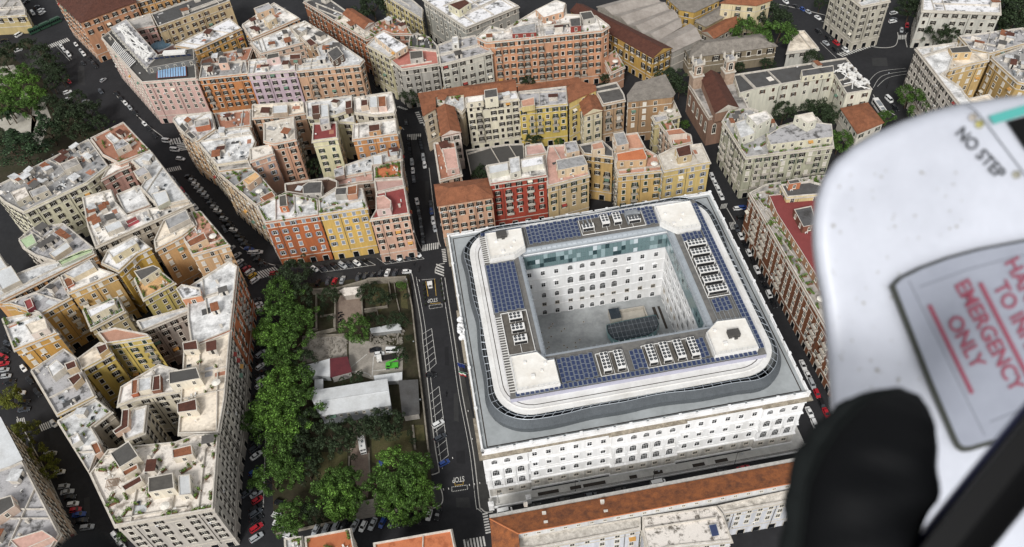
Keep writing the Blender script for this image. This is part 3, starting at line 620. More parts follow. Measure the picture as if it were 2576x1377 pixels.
def zone(x, y):
    if y < 730: return 'at the garden corner by the orange facade' if x < 900 else 'by the garden wall next to the checkpoint lane'
    if x < 790: return 'along the garden edge beside the ruins' if y < 940 else ('along the garden edge beside the white site cabin' if y < 1105 else ('along the lower garden edge beside the grey facade street' if y < 1230 else 'at the lower left garden corner by the parked cars'))
    if y < 900: return 'beside the gravel drive in the garden'
    if y < 1130: return 'in front of the long site cabin'
    return 'left of the garden steps' if x < 930 else ('by the blue and red slide' if y < 1215 else 'above the car row by the palazzo street')
GT = ('broad-leaved tree with dense rounded crown in the walled garden', 'trees of the walled garden')
for x, y, r, k in [(742, 690, 40, 'dark'), (706, 745, 44, 'broad'), (752, 752, 36, 'dark'), (700, 800, 46, 'broad'), (748, 805, 42, 'broad'), (690, 852, 44, 'light'), (735, 862, 46, 'broad'), (760, 905, 30, 'dark'), (700, 905, 40, 'broad'), (829, 741, 24, 'dark'), (1009, 720, 14, 'broad'), (893, 828, 38, 'broad'),
                   (701, 985, 52, 'light'), (745, 965, 42, 'broad'), (678, 1030, 46, 'light'), (755, 1020, 48, 'broad'), (655, 1062, 38, 'broad'), (718, 1068, 50, 'light'), (770, 1062, 38, 'dark'), (705, 1130, 44, 'broad'), (750, 1120, 36, 'dark'), (722, 1188, 44, 'broad'), (680, 1203, 40, 'broad'), (770, 1180, 36, 'dark'),
                   (838, 1108, 44, 'dark'), (880, 1085, 32, 'dark'), (945, 1072, 40, 'dark'), (985, 1068, 34, 'dark'), (846, 1212, 36, 'broad'), (880, 1218, 40, 'broad'), (850, 1262, 46, 'light'), (822, 1238, 36, 'broad'), (890, 1265, 34, 'broad'), (740, 1296, 40, 'broad'), (720, 1320, 26, 'broad'), (790, 1290, 30, 'dark'),
                   (995, 1172, 44, 'light'), (1036, 1185, 44, 'broad'), (955, 1212, 36, 'broad'), (1010, 1230, 48, 'broad'), (1054, 1232, 40, 'light'), (1003, 1280, 40, 'light'), (1046, 1268, 42, 'broad'), (975, 1255, 34, 'broad')]:
    tree('T', x, y, r, k, {'dark': 'dark evergreen tree', 'light': 'bright green plane tree', 'broad': 'mid-green plane tree'}[k]+' '+zone(x, y), GT[1])
for x, y, r in [(918, 735, 22), (950, 745, 26), (970, 752, 16), (935, 800, 14), (960, 806, 16), (985, 812, 15), (1005, 800, 16), (1018, 812, 14), (870, 985, 18), (895, 955, 16), (1003, 885, 16), (1015, 900, 14), (815, 770, 10), (808, 790, 9), (830, 800, 8), (940, 715, 9), (990, 745, 9), (1022, 745, 8), (990, 790, 9), (1028, 850, 8), (860, 955, 8), (905, 940, 9), (1030, 1090, 8), (1040, 1110, 9), (800, 1150, 9), (890, 1150, 8)]:
    tree('T', x, y, r, 'dark', 'low dark evergreen shrub '+('beside the dry lawn in the garden' if y < 780 else 'by the corrugated shelter among the ruins' if y < 850 else 'by the green crane' if x > 990 else 'between the maroon canopy and the site cabin'), 'shrubs of the walled garden', .8, 'shrub')
PT = ('dark street tree beside the park avenue', 'trees of the park')
for x, y, r, k in [(60, 365, 17, 'dark'), (200, 330, 17, 'dark'), (300, 385, 22, 'dark'), (360, 470, 24, 'dark'), (440, 560, 20, 'dark'), (400, 520, 18, 'dark'), (190, 530, 20, 'broad'), (280, 550, 14, 'dark'), (90, 590, 15, 'broad'), (60, 680, 30, 'light'), (180, 640, 28, 'light'), (60, 780, 25, 'broad'), (240, 720, 25, 'light'), (200, 800, 25, 'broad'), (360, 760, 22, 'dark'), (470, 790, 20, 'dark'), (570, 720, 18, 'dark'), (520, 880, 35, 'dark'), (650, 820, 26, 'dark'), (740, 905, 22, 'dark'), (600, 970, 25, 'dark'), (380, 620, 18, 'dark'), (20, 430, 20, 'dark'), (470, 880, 22, 'dark'), (40, 1050, 30, 'dark'), (20, 560, 18, 'broad')]:
    tree('a', x, y, r, k, {'dark': 'dark street tree', 'light': 'bright leafy park tree', 'broad': 'mid-green park tree'}[k]+(' by the tram square' if y < 440 else ' along the park avenue' if x > 300 else ' beside the round pale park bed' if y < 660 else ' over the pale park paths'), PT[1])
tree('a', 350, 950, 34, 'conifer', 'tapering dark conifer beside the pale park path'); tree('a', 150, 1090, 54, 'conifer', 'huge spreading cedar at the park corner', '', .6)
tree('a', 30, 850, 17, 'palm', 'palm tree on the pale park path', 'palms in the park'); tree('a', 80, 840, 17, 'palm', 'palm tree on the pale park path', 'palms in the park'); tree('b', 1110, 60, 18, 'palm', 'palm tree in the garden of the grey institute')
for fr, x, y, r, k in [('b', 980, 40, 34, 'dark'), ('b', 930, 90, 18, 'dark'), ('b', 1260, 715, 24, 'dark'), ('c', 350, 590, 20, 'dark'), ('c', 930, 590, 18, 'dark'), ('c', 1400, 590, 34, 'dark'), ('c', 1470, 650, 22, 'dark'), ('d', 350, 105, 36, 'dark'), ('d', 460, 170, 28, 'dark'), ('d', 420, 270, 38, 'broad'), ('d', 190, 235, 34, 'broad'), ('d', 680, 430, 22, 'dark'), ('d', 1600, 245, 28, 'dark'), ('d', 1680, 260, 24, 'dark'), ('d', 2120, 110, 44, 'dark'), ('d', 2210, 50, 44, 'dark'), ('d', 2180, 190, 36, 'dark'), ('d', 1395, 700, 26, 'broad'), ('d', 1490, 770, 34, 'broad'), ('d', 1230, 865, 18, 'broad'), ('d', 470, 830, 28, 'dark'), ('d', 720, 820, 34, 'dark'), ('d', 780, 850, 30, 'dark'), ('d', 880, 1040, 28, 'broad'), ('d', 2070, 650, 20, 'dark'), ('d', 1405, 70, 26, 'dark'), ('d', 350, 480, 18, 'dark'), ('d', 140, 500, 16, 'dark'), ('d', 1400, 10, 24, 'dark'), ('d', 740, 20, 16, 'dark'),
                       ('c', 370, 1010, 18, 'dark'), ('c', 420, 1040, 16, 'dark'), ('b', 545, 1235, 24, 'dark'), ('b', 1790, 1275, 22, 'dark'), ('c', 1510, 920, 12, 'broad'), ('c', -10, 1280, 16, 'dark'), ('c', 580, 1045, 10, 'broad')]:
    pl = {'b': 'in the garden behind the brick street' if y < 200 else 'at the crossing below the grey corner house' if y < 900 else 'deep in the lightwell beside the yellow tower' if x < 900 else 'behind the house with the hipped orange roof',
          'c': ('below the peach palazzo' if x < 1000 else 'in the yard beside the church towers') if y < 700 else 'in the courtyard of the yellow house', 'd': 'by the market halls' if x < 700 and y < 480 else 'in the convent yard' if x < 700 else ('behind the rounded-balcony block' if x < 1000 else 'along the tram track road') if y > 600 else 'beside the beige corner palazzo' if x < 1450 else 'before the white classical house' if x < 1900 else 'beyond the white classical house'}[fr]
    tree(fr, x, y, r, k, ('dark' if k == 'dark' else 'fresh green')+' tree '+pl, 'trees among the buildings')
for x, y, r in [(60, 415, 25), (170, 645, 26), (245, 790, 27), (320, 885, 20), (90, 440, 18), (130, 620, 18)]:
    tree('h', x, y, r, 'yellow', 'yellow-green street tree along the lower left street', 'street trees of the lower left street')
tree('h', 790, 1300, 14, 'broad', 'small tree at the front corner of the cream block')
# ------------------------------------------------------------------ the white palazzo with the courtyard
PO = Vector((-14.1276, 120.2765, 0)); PA = 0.092083; LU, LV = 100.54, 92.29
PAL = thing('palazzo', PO, 'huge white palazzo with square courtyard, curved metal roof screen and solar panels', 'palazzo', rz=PA)
# everything below is in the palazzo's own frame: u along the front, v into the depth, z up
M_PW = mat('white limewash', lin('#e9e8e6', 1.1), .9, lin('#a9a49b'), .5, .15, .06, streak=True)
M_PB = mat('rusticated base', lin('#bdb9b2', 1.15), .92, lin('#8f8a82'), .7, .4, .1, tile=(.42, .9, .72))
M_MEMB = mat('roof membrane', lin('#a3a7a8', 1.05), .6, lin('#7f8281'), .7, .1, .06)
M_PROOF = mat('white roof sheet', lin('#e2e1de'), .7, lin('#aaa49b'), .55, .12, .06)
M_BOXR = mat('cream roof sheet', lin('#e6e3dc', 1.05), .85, lin('#c6bcae'), .6, .16, .05)
M_SCREEN = mat('expanded metal screen', lin('#666b6f', 1.0), .42, lin('#4e5255'), .6, .5, .08, metal=.4, bump=.25, wave=5)
M_STEEL = mat('light steel', lin('#aeb4ba'), .4, metal=.4, fine=.05)
M_DKGLASS = mat('dark upper glazing', lin('#2c353d'), .15, fine=0, spec=.6)
M_GL = [mat('teal glass', lin('#6d8385'), .12, fine=0, spec=.7), mat('dark teal glass', lin('#32464a'), .1, fine=0, spec=.7), mat('pale teal glass', lin('#9aaeb1'), .15, fine=0, spec=.7), mat('white blind', lin('#c9d2d6'), .5, fine=0)]
M_PV = mat('solar cells', lin('#26314f'), .3, lin('#36456b'), .6, 1.2, .05, spec=.6)
M_COURT = mat('courtyard paving', lin('#a3a5a5', 1.2), .9, lin('#7c7e7e'), .8, .14, .08)
M_CORN = mat('weathered cornice slabs', lin('#a99f8e'), .92, lin('#5e5446'), .9, .5, .15, tile=(.55, .8, .7))
M_LAV = mat('lavender cladding', lin('#a9a8b6', 1.05), .6, fine=.05)
M_GUT = mat('dark gutter', lin('#3c3631'), .8, fine=.1)
def PL(name, b, M, parent=PAL, loc=(0, 0, 0), smooth=False): return link(name, b.mesh(name, M, smooth=smooth), parent, loc)
def rect(u0, v0, u1, v1): return [(u0, v0), (u1, v0), (u1, v1), (u0, v1)]
CU0, CU1, CV0, CV1 = 24.6, 77.0, 26.4, 70.9                  # courtyard
def world(u, v, z): return Vector((PO.x+u*cos(PA)-v*sin(PA), PO.y+u*sin(PA)+v*cos(PA), z))
for poly, z1 in ((rect(1, 1, LU-1, CV0), 30), (rect(1, CV1, LU-1, LV-1), 30), (rect(1, CV0, CU0, CV1), 30), (rect(CU1, CV0, LU-1, CV1), 30), (rect(11, 12, 90, CV0), 37), (rect(11, CV1, 90, 82), 37), (rect(11, CV0, CU0, CV1), 37), (rect(CU1, CV0, 90, CV1), 37)):
    occ([world(u, v, 0)[:2] for u, v in poly], 0, z1-.5)
# outer walls: plain runs with proud pavilions at the corners and the middle
def wall_outline(d):
    P = []; prj = [(1.2, 13.6), (39.6, 60.9), (87.0, LU-1.2)]
    def side(L, flip):
        sc = L/LU; q = [(1.2, .5)]
        for a, c in prj:
            a *= sc; c *= sc
            q += [(a, .5), (c, .5)] if a < 5 else ([(a, 1.2), (a, .5), (c, .5)] if c > L-8 else [(a, 1.2), (a, .5), (c, .5), (c, 1.2)])
            if a < 5: q += [(c, 1.2)]
        return q
    s1 = side(LU, 0); s2 = side(LV, 0)
    P += [(u, w) for u, w in s1[1:]]
    return P
def outline():
    o = []
    for k in range(4):
        L = LU if k % 2 == 0 else LV; s = L/LU
        pts = [(.5, .5), (13.6*s, .5), (13.6*s, 1.2), (39.6*s, 1.2), (39.6*s, .5), (60.9*s, .5), (60.9*s, 1.2), (87*s, 1.2), (87*s, .5)]
        for a, w_ in pts:
            o.append([(a, w_), (LU-w_, a), (LU-a, LV-w_), (w_, LV-a)][k])
    return o
OUT = outline()
b = MB(); b.prism(OUT, 0, 6.2, 1); b.prism(OUT, 6.2, 27.6, 0); PL('wall', b, [M_PW, M_PB])
def band(z, h, d, M, name='string_course'):
    o2 = inset(OUT, -d); b = MB(); b.prism(o2, z, z+h); b.ring(o2, OUT, z+h); b.ring(o2[::-1], OUT[::-1], z); PL(name, b, M)
M_TRIM = mat('white trim', lin('#eceae7', 1.1), .9, lin('#b9b5ae'), .6, .3, .06)
for z, h, d in ((6.1, .6, .35), (11.6, .4, .4), (12.9, .25, .2), (18.3, .45, .45), (24.3, .35, .3), (.0, .9, .3)): band(z, h, d, M_TRIM)
band(26.3, .5, .7, M_TRIM, 'cornice')
o1 = inset(OUT, -1.35); b = MB(); b.prism(o1, 26.8, 27.25); b.ring(o1[::-1], OUT[::-1], 26.8)
for i in range(len(OUT)):
    j = (i+1) % len(OUT); b.face([(*o1[i], 27.25), (*o1[j], 27.25), (*OUT[j], 27.9), (*OUT[i], 27.9)], 0)
PL('cornice_slabs', b, M_CORN)
# parapet with balustrade bays
R0, R1 = rect(.2, .2, LU-.2, LV-.2), rect(.9, .9, LU-.9, LV-.9)
b = MB(); b.prism(R0, 27.6, 29.2); b.ring(R0, R1, 29.2); b.prism(R1[::-1], 28.8, 29.2); PL('parapet', b, M_TRIM)
b = MB(); b.box((.25, .5, .3), (.7, .8, 1.1)); b.box((.25, .5, .9), (.9, 1.0, .14)); PIER = b.mesh('parapet_pier', M_TRIM)
b = MB()
for i in range(14): b.cyl((.35+i*.3, 0, .1), .07, .1, .62, 5)
b.box((2.25, 0, .05), (4.3, .4, .1)); b.box((2.25, 0, .78), (4.3, .45, .14)); BALU = b.mesh('balustrade', M_TRIM)
for side, (L, ox, oy, dx, dy, rz) in enumerate([(LU, 0, .55, 1, 0, 0), (LV, LU-.55, 0, 0, 1, pi/2), (LV, .55, 0, 0, 1, pi/2), (LU, 0, LV-.55, 1, 0, 0)]):
    n = int(L/4.9); st = L/n
    for i in range(n+1):
        s = min(max(i*st, .5), L-.5); (i % 3 == 0) and link('parapet_pier', PIER, PAL, (ox+dx*s-(.25 if dx else -.5), oy+dy*s-(.5 if dx else .25), 29.2), rz if not dx else 0)
        if i < n: link('balustrade', BALU, PAL, (ox+dx*(i*st+.3), oy+dy*(i*st+.3), 29.2), rz)
# terrace
TZ = 28.8; R2 = rect(9, 9, LU-9, LV-9); b = MB(); b.ring(R1, R2, TZ); PL('roof_terrace', b, M_MEMB)
ga, gb = rect(1.9, 1.9, LU-1.9, LV-1.9), rect(2.25, 2.25, LU-2.25, LV-2.25); b = MB(); b.ring(ga, gb, TZ+.02); PL('gutter', b, M_GUT)
# curved screen
def rrect(d, r, n=10, wav=0):
    P = []; cs = [(LU-d-r, d+r, -pi/2), (LU-d-r, LV-d-r, 0), (d+r, LV-d-r, pi/2), (d+r, d+r, pi)]
    for cx, cy, a0 in cs:
        for i in range(n+1): a = a0+pi/2*i/n; P.append((cx+r*cos(a), cy+r*sin(a)))
    return P
def resample(P, n):
    P = [Vector(p) for p in P]; P.append(P[0]); L = [0]
    for i in range(len(P)-1): L.append(L[-1]+(P[i+1]-P[i]).length)
    out = []; k = 0
    for i in range(n):
        s = L[-1]*i/n
        while L[k+1] < s: k += 1
        t = (s-L[k])/max(L[k+1]-L[k], 1e-6); out.append(P[k].lerp(P[k+1], t))
    return out
NS = 112
def screen_path(d, r):
    P = resample(rrect(d, r), NS*2); out = []
    for i, p in enumerate(P):
        a, c = P[i-1], P[(i+1) % len(P)]; t = (c-a).normalized(); n = Vector((t.y, -t.x))
        mid = 1-min(1, min(abs(p.x-LU/2)/(LU*.38), 1)*1) if min(p.y, LV-p.y) < 8 else 1-min(1, abs(p.y-LV/2)/(LV*.38))
        out.append(p-n*(1.1*max(0, mid)**1.2)+n*.22*sin(i*.42))
    return out
SB, SM, ST = screen_path(4.1, 13), screen_path(3.7, 13.2), screen_path(5.0, 12.6); RI = resample(rrect(7.2, 11), NS*2)
for i in range(NS):
    b = MB(); I = [2*i, 2*i+1, (2*i+2) % (NS*2)]
    c0 = SB[I[1]]
    for z0, P0, z1, P1 in ((TZ+.15, SB, 31.6, SM), (31.6, SM, 34.4, ST)):
        for a, c in zip(I, I[1:]): b.face([(P0[a].x, P0[a].y, z0), (P0[c].x, P0[c].y, z0), (P1[c].x, P1[c].y, z1), (P1[a].x, P1[a].y, z1)])
    o = PL('screen_panel', b, M_SCREEN, smooth=True)
b = MB()
for i in range(0, NS*2, 2):
    for P0, z0, P1, z1 in ((SB, TZ, SM, 31.6), (SM, 31.6, ST, 34.45)): b.bar((P0[i].x, P0[i].y, z0), (P1[i].x, P1[i].y, z1), .05, 1, 4)
for i in range(NS*2):
    j = (i+1) % (NS*2); b.bar((ST[i].x, ST[i].y, 34.45), (ST[j].x, ST[j].y, 34.45), .09, 0, 4); m0, m1 = ST[i].lerp(RI[i], .5), ST[j].lerp(RI[j], .5); b.bar((m0.x, m0.y, 34.4), (m1.x, m1.y, 34.4), .06, 0, 4)
PL('screen_frame', b, [M_STEEL, mat('screen rib', lin('#6c7175'), .5, metal=.4, fine=0)])
for i in range(0, NS*2, 2):
    a, c = ST[i], RI[i]; b = MB(); b.bar((0, 0, 0), (c.x-a.x, c.y-a.y, .05), .08, 0, 4); link('strut', b.mesh('strut', M_STEEL), PAL, (a.x, a.y, 34.45))
b = MB(); b.prism([tuple(p) for p in RI], TZ, 34.2); PL('upper_wall', b, M_DKGLASS)
# upper roof ring with steps, gutter and the raised solar deck
DK = rect(11.2, 12.0, 90.2, 82.3); CO = rect(CU0-1.3, CV0-1.3, CU1+1.3, CV1+1.3); CI = rect(CU0, CV0, CU1, CV1)
def ring_n(P, z, inner):       # ring from many-point outline to a rectangle
    b = MB(); Q = []
    x0, y0, x1, y1 = inner
    for p in P: Q.append((min(max(p[0], x0), x1), min(max(p[1], y0), y1)))
    b.ring(P, Q, z); return b
RO = [tuple(p) for p in resample(rrect(6.9, 11.2), NS*2)]
b = ring_n(RO, 34.75, (11.2, 12, 90.2, 82.3)); b.prism(RO, 34.1, 34.75); PL('upper_roof', b, M_PROOF)
ra, rb = [tuple(p) for p in resample(rrect(8.3, 10.3), 160)], [tuple(p) for p in resample(rrect(8.6, 10.1), 160)]; b = MB(); b.ring(ra, rb, 34.95); b.prism(ra, 34.7, 34.95); b.prism(rb[::-1], 34.7, 34.95); PL('roof_upstand', b, M_WHITE)
ra, rb = [tuple(p) for p in resample(rrect(9.7, 9.2), 160)], [tuple(p) for p in resample(rrect(9.95, 9.0), 160)]; b = MB(); b.ring(ra, rb, 34.77); PL('gutter', b, M_GUT)
b = MB(); b.prism(DK, 34.6, 36.6, 0)
b.ring(DK, CO, 36.6, 1); PL('solar_deck', b, [M_LAV, mat('solar deck', lin('#5f5e5d'), .8, lin('#8a867e'), .6, .6, .1)])
# curved metal eave over the courtyard glass
b = MB(); prev = (0, 36.55)
for k in range(1, 6):
    a = k/5*pi/2; cur = (1.6*sin(a), 36.55-1.6*(1-cos(a))); A, C = inset(CO, 0), None
    p0 = rect(CU0-1.3+prev[0], CV0-1.3+prev[0], CU1+1.3-prev[0], CV1+1.3-prev[0]); p1 = rect(CU0-1.3+cur[0], CV0-1.3+cur[0], CU1+1.3-cur[0], CV1+1.3-cur[0])
    for i in range(4): j = (i+1) % 4; b.face([(*p0[i], prev[1]), (*p0[j], prev[1]), (*p1[j], cur[1]), (*p1[i], cur[1])])
    prev = cur
PL('courtyard_eave', b, mat('blue-grey metal eave', lin('#aab0b5'), .4, metal=.3, fine=.05), smooth=True)
b = MB()
for s in range(30):
    for u0, v0, du, dv in ((CU0-2.3, CV0+1.5*s, 2.6, 0), (CU1-.3, CV0+1.5*s, 2.6, 0)):
        if CV0+1.5*s < CV1: b.box((u0+1.3, v0, 36.3), (2.6, .12, .14))
    for v0 in (CV0-1, CV1+1): b.box((CU0+1.8*s, v0, 36.3), (.12, 2.6, .14))
PL('eave_brackets', b, M_STEEL)
# courtyard walls, glazed top storeys
b = MB(); b.prism(CI[::-1], 0, 34.6); PL('courtyard_wall', b, M_PW)
for z, h in ((5.0, .35), (9.4, .3), (14.0, .3), (20.4, .35), (26.2, .5)):
    i2 = inset(CI, .18); b = MB(); b.prism(i2[::-1], z, z+h); b.ring(CI[::-1], i2[::-1], z+h); PL('string_course', b, M_TRIM)
PZ = [27.2, 29.2, 31.4, 33.9]; Rg = random.Random(3)
b = MB(); b.box((0, 0, 0), (1.36, .16, 1)); PANE = [b.mesh('glass_pane', M) for M in M_GL]
def panes(L, f, rz):
    n = int(L/1.45); st = L/n
    for i in range(n):
        for r in range(3):
            k = Rg.choices((0, 1, 2, 3), (8, .8, 1.2, .3) if r != 1 else (6, 2.4, 1, .25))[0]
            u, v = f(st*(i+.5)); link('glass_pane', PANE[k], PAL, (u, v, (PZ[r]+PZ[r+1])/2), rz, (st*.96/1.36, 1, PZ[r+1]-PZ[r]-.1))
panes(CU1-CU0-.6, lambda s: (CU0+.3+s, CV1-.28), 0); panes(CV1-CV0-.6, lambda s: (CU1-.28, CV0+.3+s), pi/2); panes(CV1-CV0-.6, lambda s: (CU0+.28, CV0+.3+s), pi/2)
b = MB()
for v_ in (CV1-.2,):
    b.box(((CU0+CU1)/2, v_, 27.1), (CU1-CU0-.4, .5, .25)); b.box(((CU0+CU1)/2, v_, 33.95), (CU1-CU0-.4, .6, .2))
for u_ in (CU0+.2, CU1-.2): b.box((u_, (CV0+CV1)/2, 27.1), (.5, CV1-CV0-.8, .25)); b.box((u_, (CV0+CV1)/2, 33.95), (.6, CV1-CV0-.8, .2))
PL('curtain_wall_rails', b, M_STEEL)
b = MB(); b.face([(*p, .06) for p in CI]); PL('courtyard_floor', b, M_COURT)
# facade windows
WB = win_mesh(2.0, 3.3, True, 3, 1, .3, M_TRIM, 'arched_window'); WBs = win_mesh(1.5, 2.4, True, 1, 1, .25, M_TRIM, 'arched_window'); WR = win_mesh(1.35, 2.0, False, 1, 1, .28, M_TRIM, 'window'); WQ = win_mesh(1.4, 1.5, False, 1, 1, .15, M_STONE, 'window'); WT = win_mesh(1.7, 2.3, True, 3, 1, .25, M_TRIM, 'arched_window')
b = MB(); b.box((0, .25, 0), (2.2, .5, .12)); b.loft([[(-1.2, 0, .06), (1.2, 0, .06), (1.2, .35, .06), (-1.2, .35, .06)], [(-.1, 0, .5), (.1, 0, .5), (.1, .3, .5), (-.1, .3, .5)]]); PEDI = b.mesh('pediment', M_TRIM)
b = MB(); b.box((0, .3, 0), (2.8, .6, .16)); b.box((0, .5, .5), (2.8, .12, .9))
BAL2 = b.mesh('balcony', M_TRIM)
COLS = [(3.4, 1), (7.3, 1), (11.2, 1), (15.8, 0), (20.1, 0), (24.4, 0), (28.6, 0), (32.8, 0), (37.1, 0), (42.1, 1), (46.4, 1), (50.27, 1), (54.2, 1), (58.5, 1), (63.5, 0), (67.7, 0), (71.9, 0), (76.2, 0), (80.4, 0), (84.7, 0), (89.3, 1), (93.2, 1), (97.1, 1)]
def front(L, place, rz):
    s = L/LU
    for u, big in COLS:
        u *= s; w_ = .5 if big else 1.2
        rows = ([(WT, 22.2, 0), (WB, 15.6, 0), (WB, 9.3, 1), (WQ, 3.6, 0)] if big else [(WR, 21.6, 0), (WR, 15.6, 2), (WBs, 9.7, 0), (WQ, 4.0, 0)])
        for me, z, ex in rows:
            x, y = place(u, w_); o = link('window', me, PAL, (x, y, z), rz)
            if ex == 2: link('pediment', PEDI, o, (0, 0, 1.5))
            if ex == 1: link('balcony', BAL2, o, (0, 0, -2.1))
front(LU, lambda u, w_: (u, w_), pi); front(LV, lambda u, w_: (w_, u), pi/2)
b = MB(); b.box((0, .2, 0), (.7, .4, 11.2)); b.box((0, .25, 5.7), (.95, .5, .3)); b.box((0, .25, -5.6), (.95, .5, .4)); PILA = b.mesh('pilaster', M_TRIM)
for u in (1.4, 5.35, 9.25, 13.0, 40.2, 44.25, 48.3, 52.2, 56.35, 60.3, 87.4, 91.25, 95.15, 99.1):
    link('pilaster', PILA, PAL, (u, .5, 12.6), pi)
def court(L, place, rz, cols):
    for u, big in cols:
        for me, z in ([(WT, 24.2), (WB, 17.6), (WB, 11.2), (WQ, 5.9), (WBs, 1.4)] if big else [(WR, 23.6), (WR, 17.2), (WBs, 11.4), (WQ, 6.2), (WBs, 1.4)]):
            x, y = place(u); o = link('window', me, PAL, (x, y, z), rz)
            if me is WR and z < 20 and rz == pi: link('pediment', PEDI, o, (0, 0, 1.5))
cb = [(26.9, 0), (31.8, 0), (36.7, 0), (41.8, 1), (46.2, 1), (50.1, 1), (54.0, 1), (58.4, 1), (63.5, 0), (68.5, 0), (73.6, 0)]
court(0, lambda u: (u, CV1), pi, cb); court(0, lambda u: (CU1, u), pi/2, [(67.5, 0), (62.8, 0), (58.6, 0), (54.6, 0), (50.4, 1), (46.4, 1), (42.4, 1), (38.2, 0), (33.8, 0), (29.5, 0)]); court(0, lambda u: (CU0, u), -pi/2, [(67.5, 0), (62, 0), (56, 1), (51, 1), (46, 1), (40, 0), (34, 0)])
# white corner roof houses
BOX = [[(13.4, 25.8), (21.9, 25.8), (24.4, 22.0), (26.6, 22.0), (26.6, 13.0), (13.4, 13.0)], [(74.3, 22.1), (78.8, 25.6), (87.8, 25.0), (87.8, 13.4), (74.1, 13.3)], [(13.4, 80.2), (26.4, 80.0), (26.2, 70.5), (21.9, 67.8), (13.4, 67.5)], [(74.5, 79.9), (87.6, 79.9), (87.4, 66.8), (79.1, 66.8), (74.4, 72.0)]]
for q in BOX:
    q = ccw(q); b = MB(); i2 = inset(q, .2); b.prism(q, 36.5, 38.9, 0); b.ring(q, i2, 38.9, 0); b.prism(i2[::-1], 38.7, 38.9, 0); b.face([(*p, 38.7) for p in i2], 1); o = PL('roof_house', b, [M_WHITE, M_BOXR])
    b = MB()
    for i in range(len(i2)):
        a, c = Vector(i2[i]), Vector(i2[(i+1) % len(i2)]); n = max(1, int((c-a).length/1.6))
        for k in range(n): p = a.lerp(c, k/n); b.bar((p.x, p.y, 38.9), (p.x, p.y, 39.9), .035, 0, 4)
        for z in (39.4, 39.9): b.bar((a.x, a.y, z), (c.x, c.y, z), .03, 0, 4)
    link('railing', b.mesh('railing', M_STEEL), o)
    cx = sum(p[0] for p in q)/len(q); cy = sum(p[1] for p in q)/len(q)
    for dx, dy, s in ((-2, -3, .9), (2.5, 1, .7), (-3.5, 2.5, .7), (1, -1.5, .6)):
        b = MB(); b.box((cx+dx, cy+dy, 38.7+s*.4), (s*1.3, s, s*.8)); link('roof_vent', b.mesh('roof_vent', M_WHITE), o)
for (cx, cy) in ((82, 19.5), (19.0, 77.8)):
    b = MB(); b.box((cx, cy, 39.6), (3.6, 2.4, 1.5)); b.box((cx+.3, cy-1.0, 39.2), (1, 1.6, 1)); PL('lift_cowl', b, mat('dark cowl', lin('#4c4a47'), .8))
# solar panels
b = MB(); b.box((0, 0, 0), (1.26, 1.7, .07), 0, 1); b.face([(-.54, -.76, .038), (.54, -.76, .038), (.54, .76, .038), (-.54, .76, .038)], 0); PVM = b.mesh('solar_panel', [M_PV, M_STEEL])
pv = []
def field(u0, u1, v0, v1, pu=1.42, pvv=1.78, skew=.35):
    nu = max(1, int((u1-u0)/pu+.3)); nv = max(1, int((v1-v0)/pvv+.3))
    for i in range(nu):
        for j in range(nv): pv.append((u0+pu*(i+.5), v0+pvv*(j+.5)+skew*(i % 2)))
field(11.5, 22.4, 45, 66.6); field(27.2, 38.4, 14, 22.4); field(49.6, 53.6, 14.2, 21.5); field(70.4, 74.2, 14.2, 22); field(80, 87, 62.4, 66.8); field(80.5, 87, 30.2, 36); field(87.6, 90, 14, 80, 1.3, 1.78, 0); field(28, 46.4, 72.9, 82); field(70, 74, 73, 82)
for i in range(51): pv.append((13.6+i*1.46, 12.85))
for i in range(17): pv.append((46.6+i*1.42, 81.4))
for i in range(16): pv.append((12.5+i*.9, 81.4))
pv.sort(key=lambda p: p[1]); bs = MB()
for k, (u, v) in enumerate(pv):
    if k < 300:
        o = link('solar_panel', PVM, PAL, (u, v, 37.35)); o.rotation_euler = (.1, .06, 0)
    else:
        bs.box((u, v, 37.33), (1.26, 1.7, .07), 0, 1); bs.face([(u-.54, v-.76, 37.372), (u+.54, v-.76, 37.372), (u+.54, v+.76, 37.372), (u-.54, v+.76, 37.372)], 0)
tag(PL('solar_panels', bs, [M_PV, M_STEEL]), kind='stuff')
b = MB()
for u0, u1, v0, v1 in ((11.4, 22.4, 45, 67), (27, 38.6, 12.4, 22.6), (80, 90, 14, 80), (27.5, 46.5, 72.6, 82.2), (13.5, 88, 12.2, 13.6)):
    u = u0
    while u <= u1: b.bar((u, v0, 37.1), (u, v1, 37.1), .06, 0, 4); u += 1.42
tag(PL('panel_rails', b, M_STEEL), kind='stuff')
# chillers with fans in sunken bays
M_FAN = mat('fan grille', lin('#2b2b2c'), .7, fine=.1)
b = MB(); b.cyl((0, 0, 0), .5, .5, .16, 12, 0, 1); b.cyl((0, 0, .161), .12, .12, .05, 8, 0); FAN = b.mesh('fan', [M_STEEL, M_FAN])
def chiller(u, v, lu, lv, nu, nv, off=0):
    b = MB(); b.box((0, 0, 1.25), (lu, lv, 1.9)); b.box((0, 0, .15), (lu*.9, lv*.8, .3), 0, 1); b.box((0, -lv/2-.01, 1.1), (lu*.9, .02, 1.3), 0, 1); b.box((-lu/2-.01, 0, 1.1), (.02, lv*.9, 1.3), 0, 1)
    o = link('chiller', b.mesh('chiller', [M_WHITE, M_FAN]), PAL, (u, v, 36.6))
    for i in range(nu):
        for j in range(nv):
            fu = -lu/2+(i+.5)*min(lu/nu, 1.25)+(.1 if nu > nv else (lu-min(lu/nu, 1.25)*nu)/2); fv = lv/2-(j+.5)*min(lv/nv, 1.25)-(.1 if nv > nu else (lv-min(lv/nv, 1.25)*nv)/2); link('fan', FAN, o, (fu, fv, 2.2))
for i in range(6): chiller(83.6, 60.0-i*4.22, 6.6, 2.5, 5, 2)
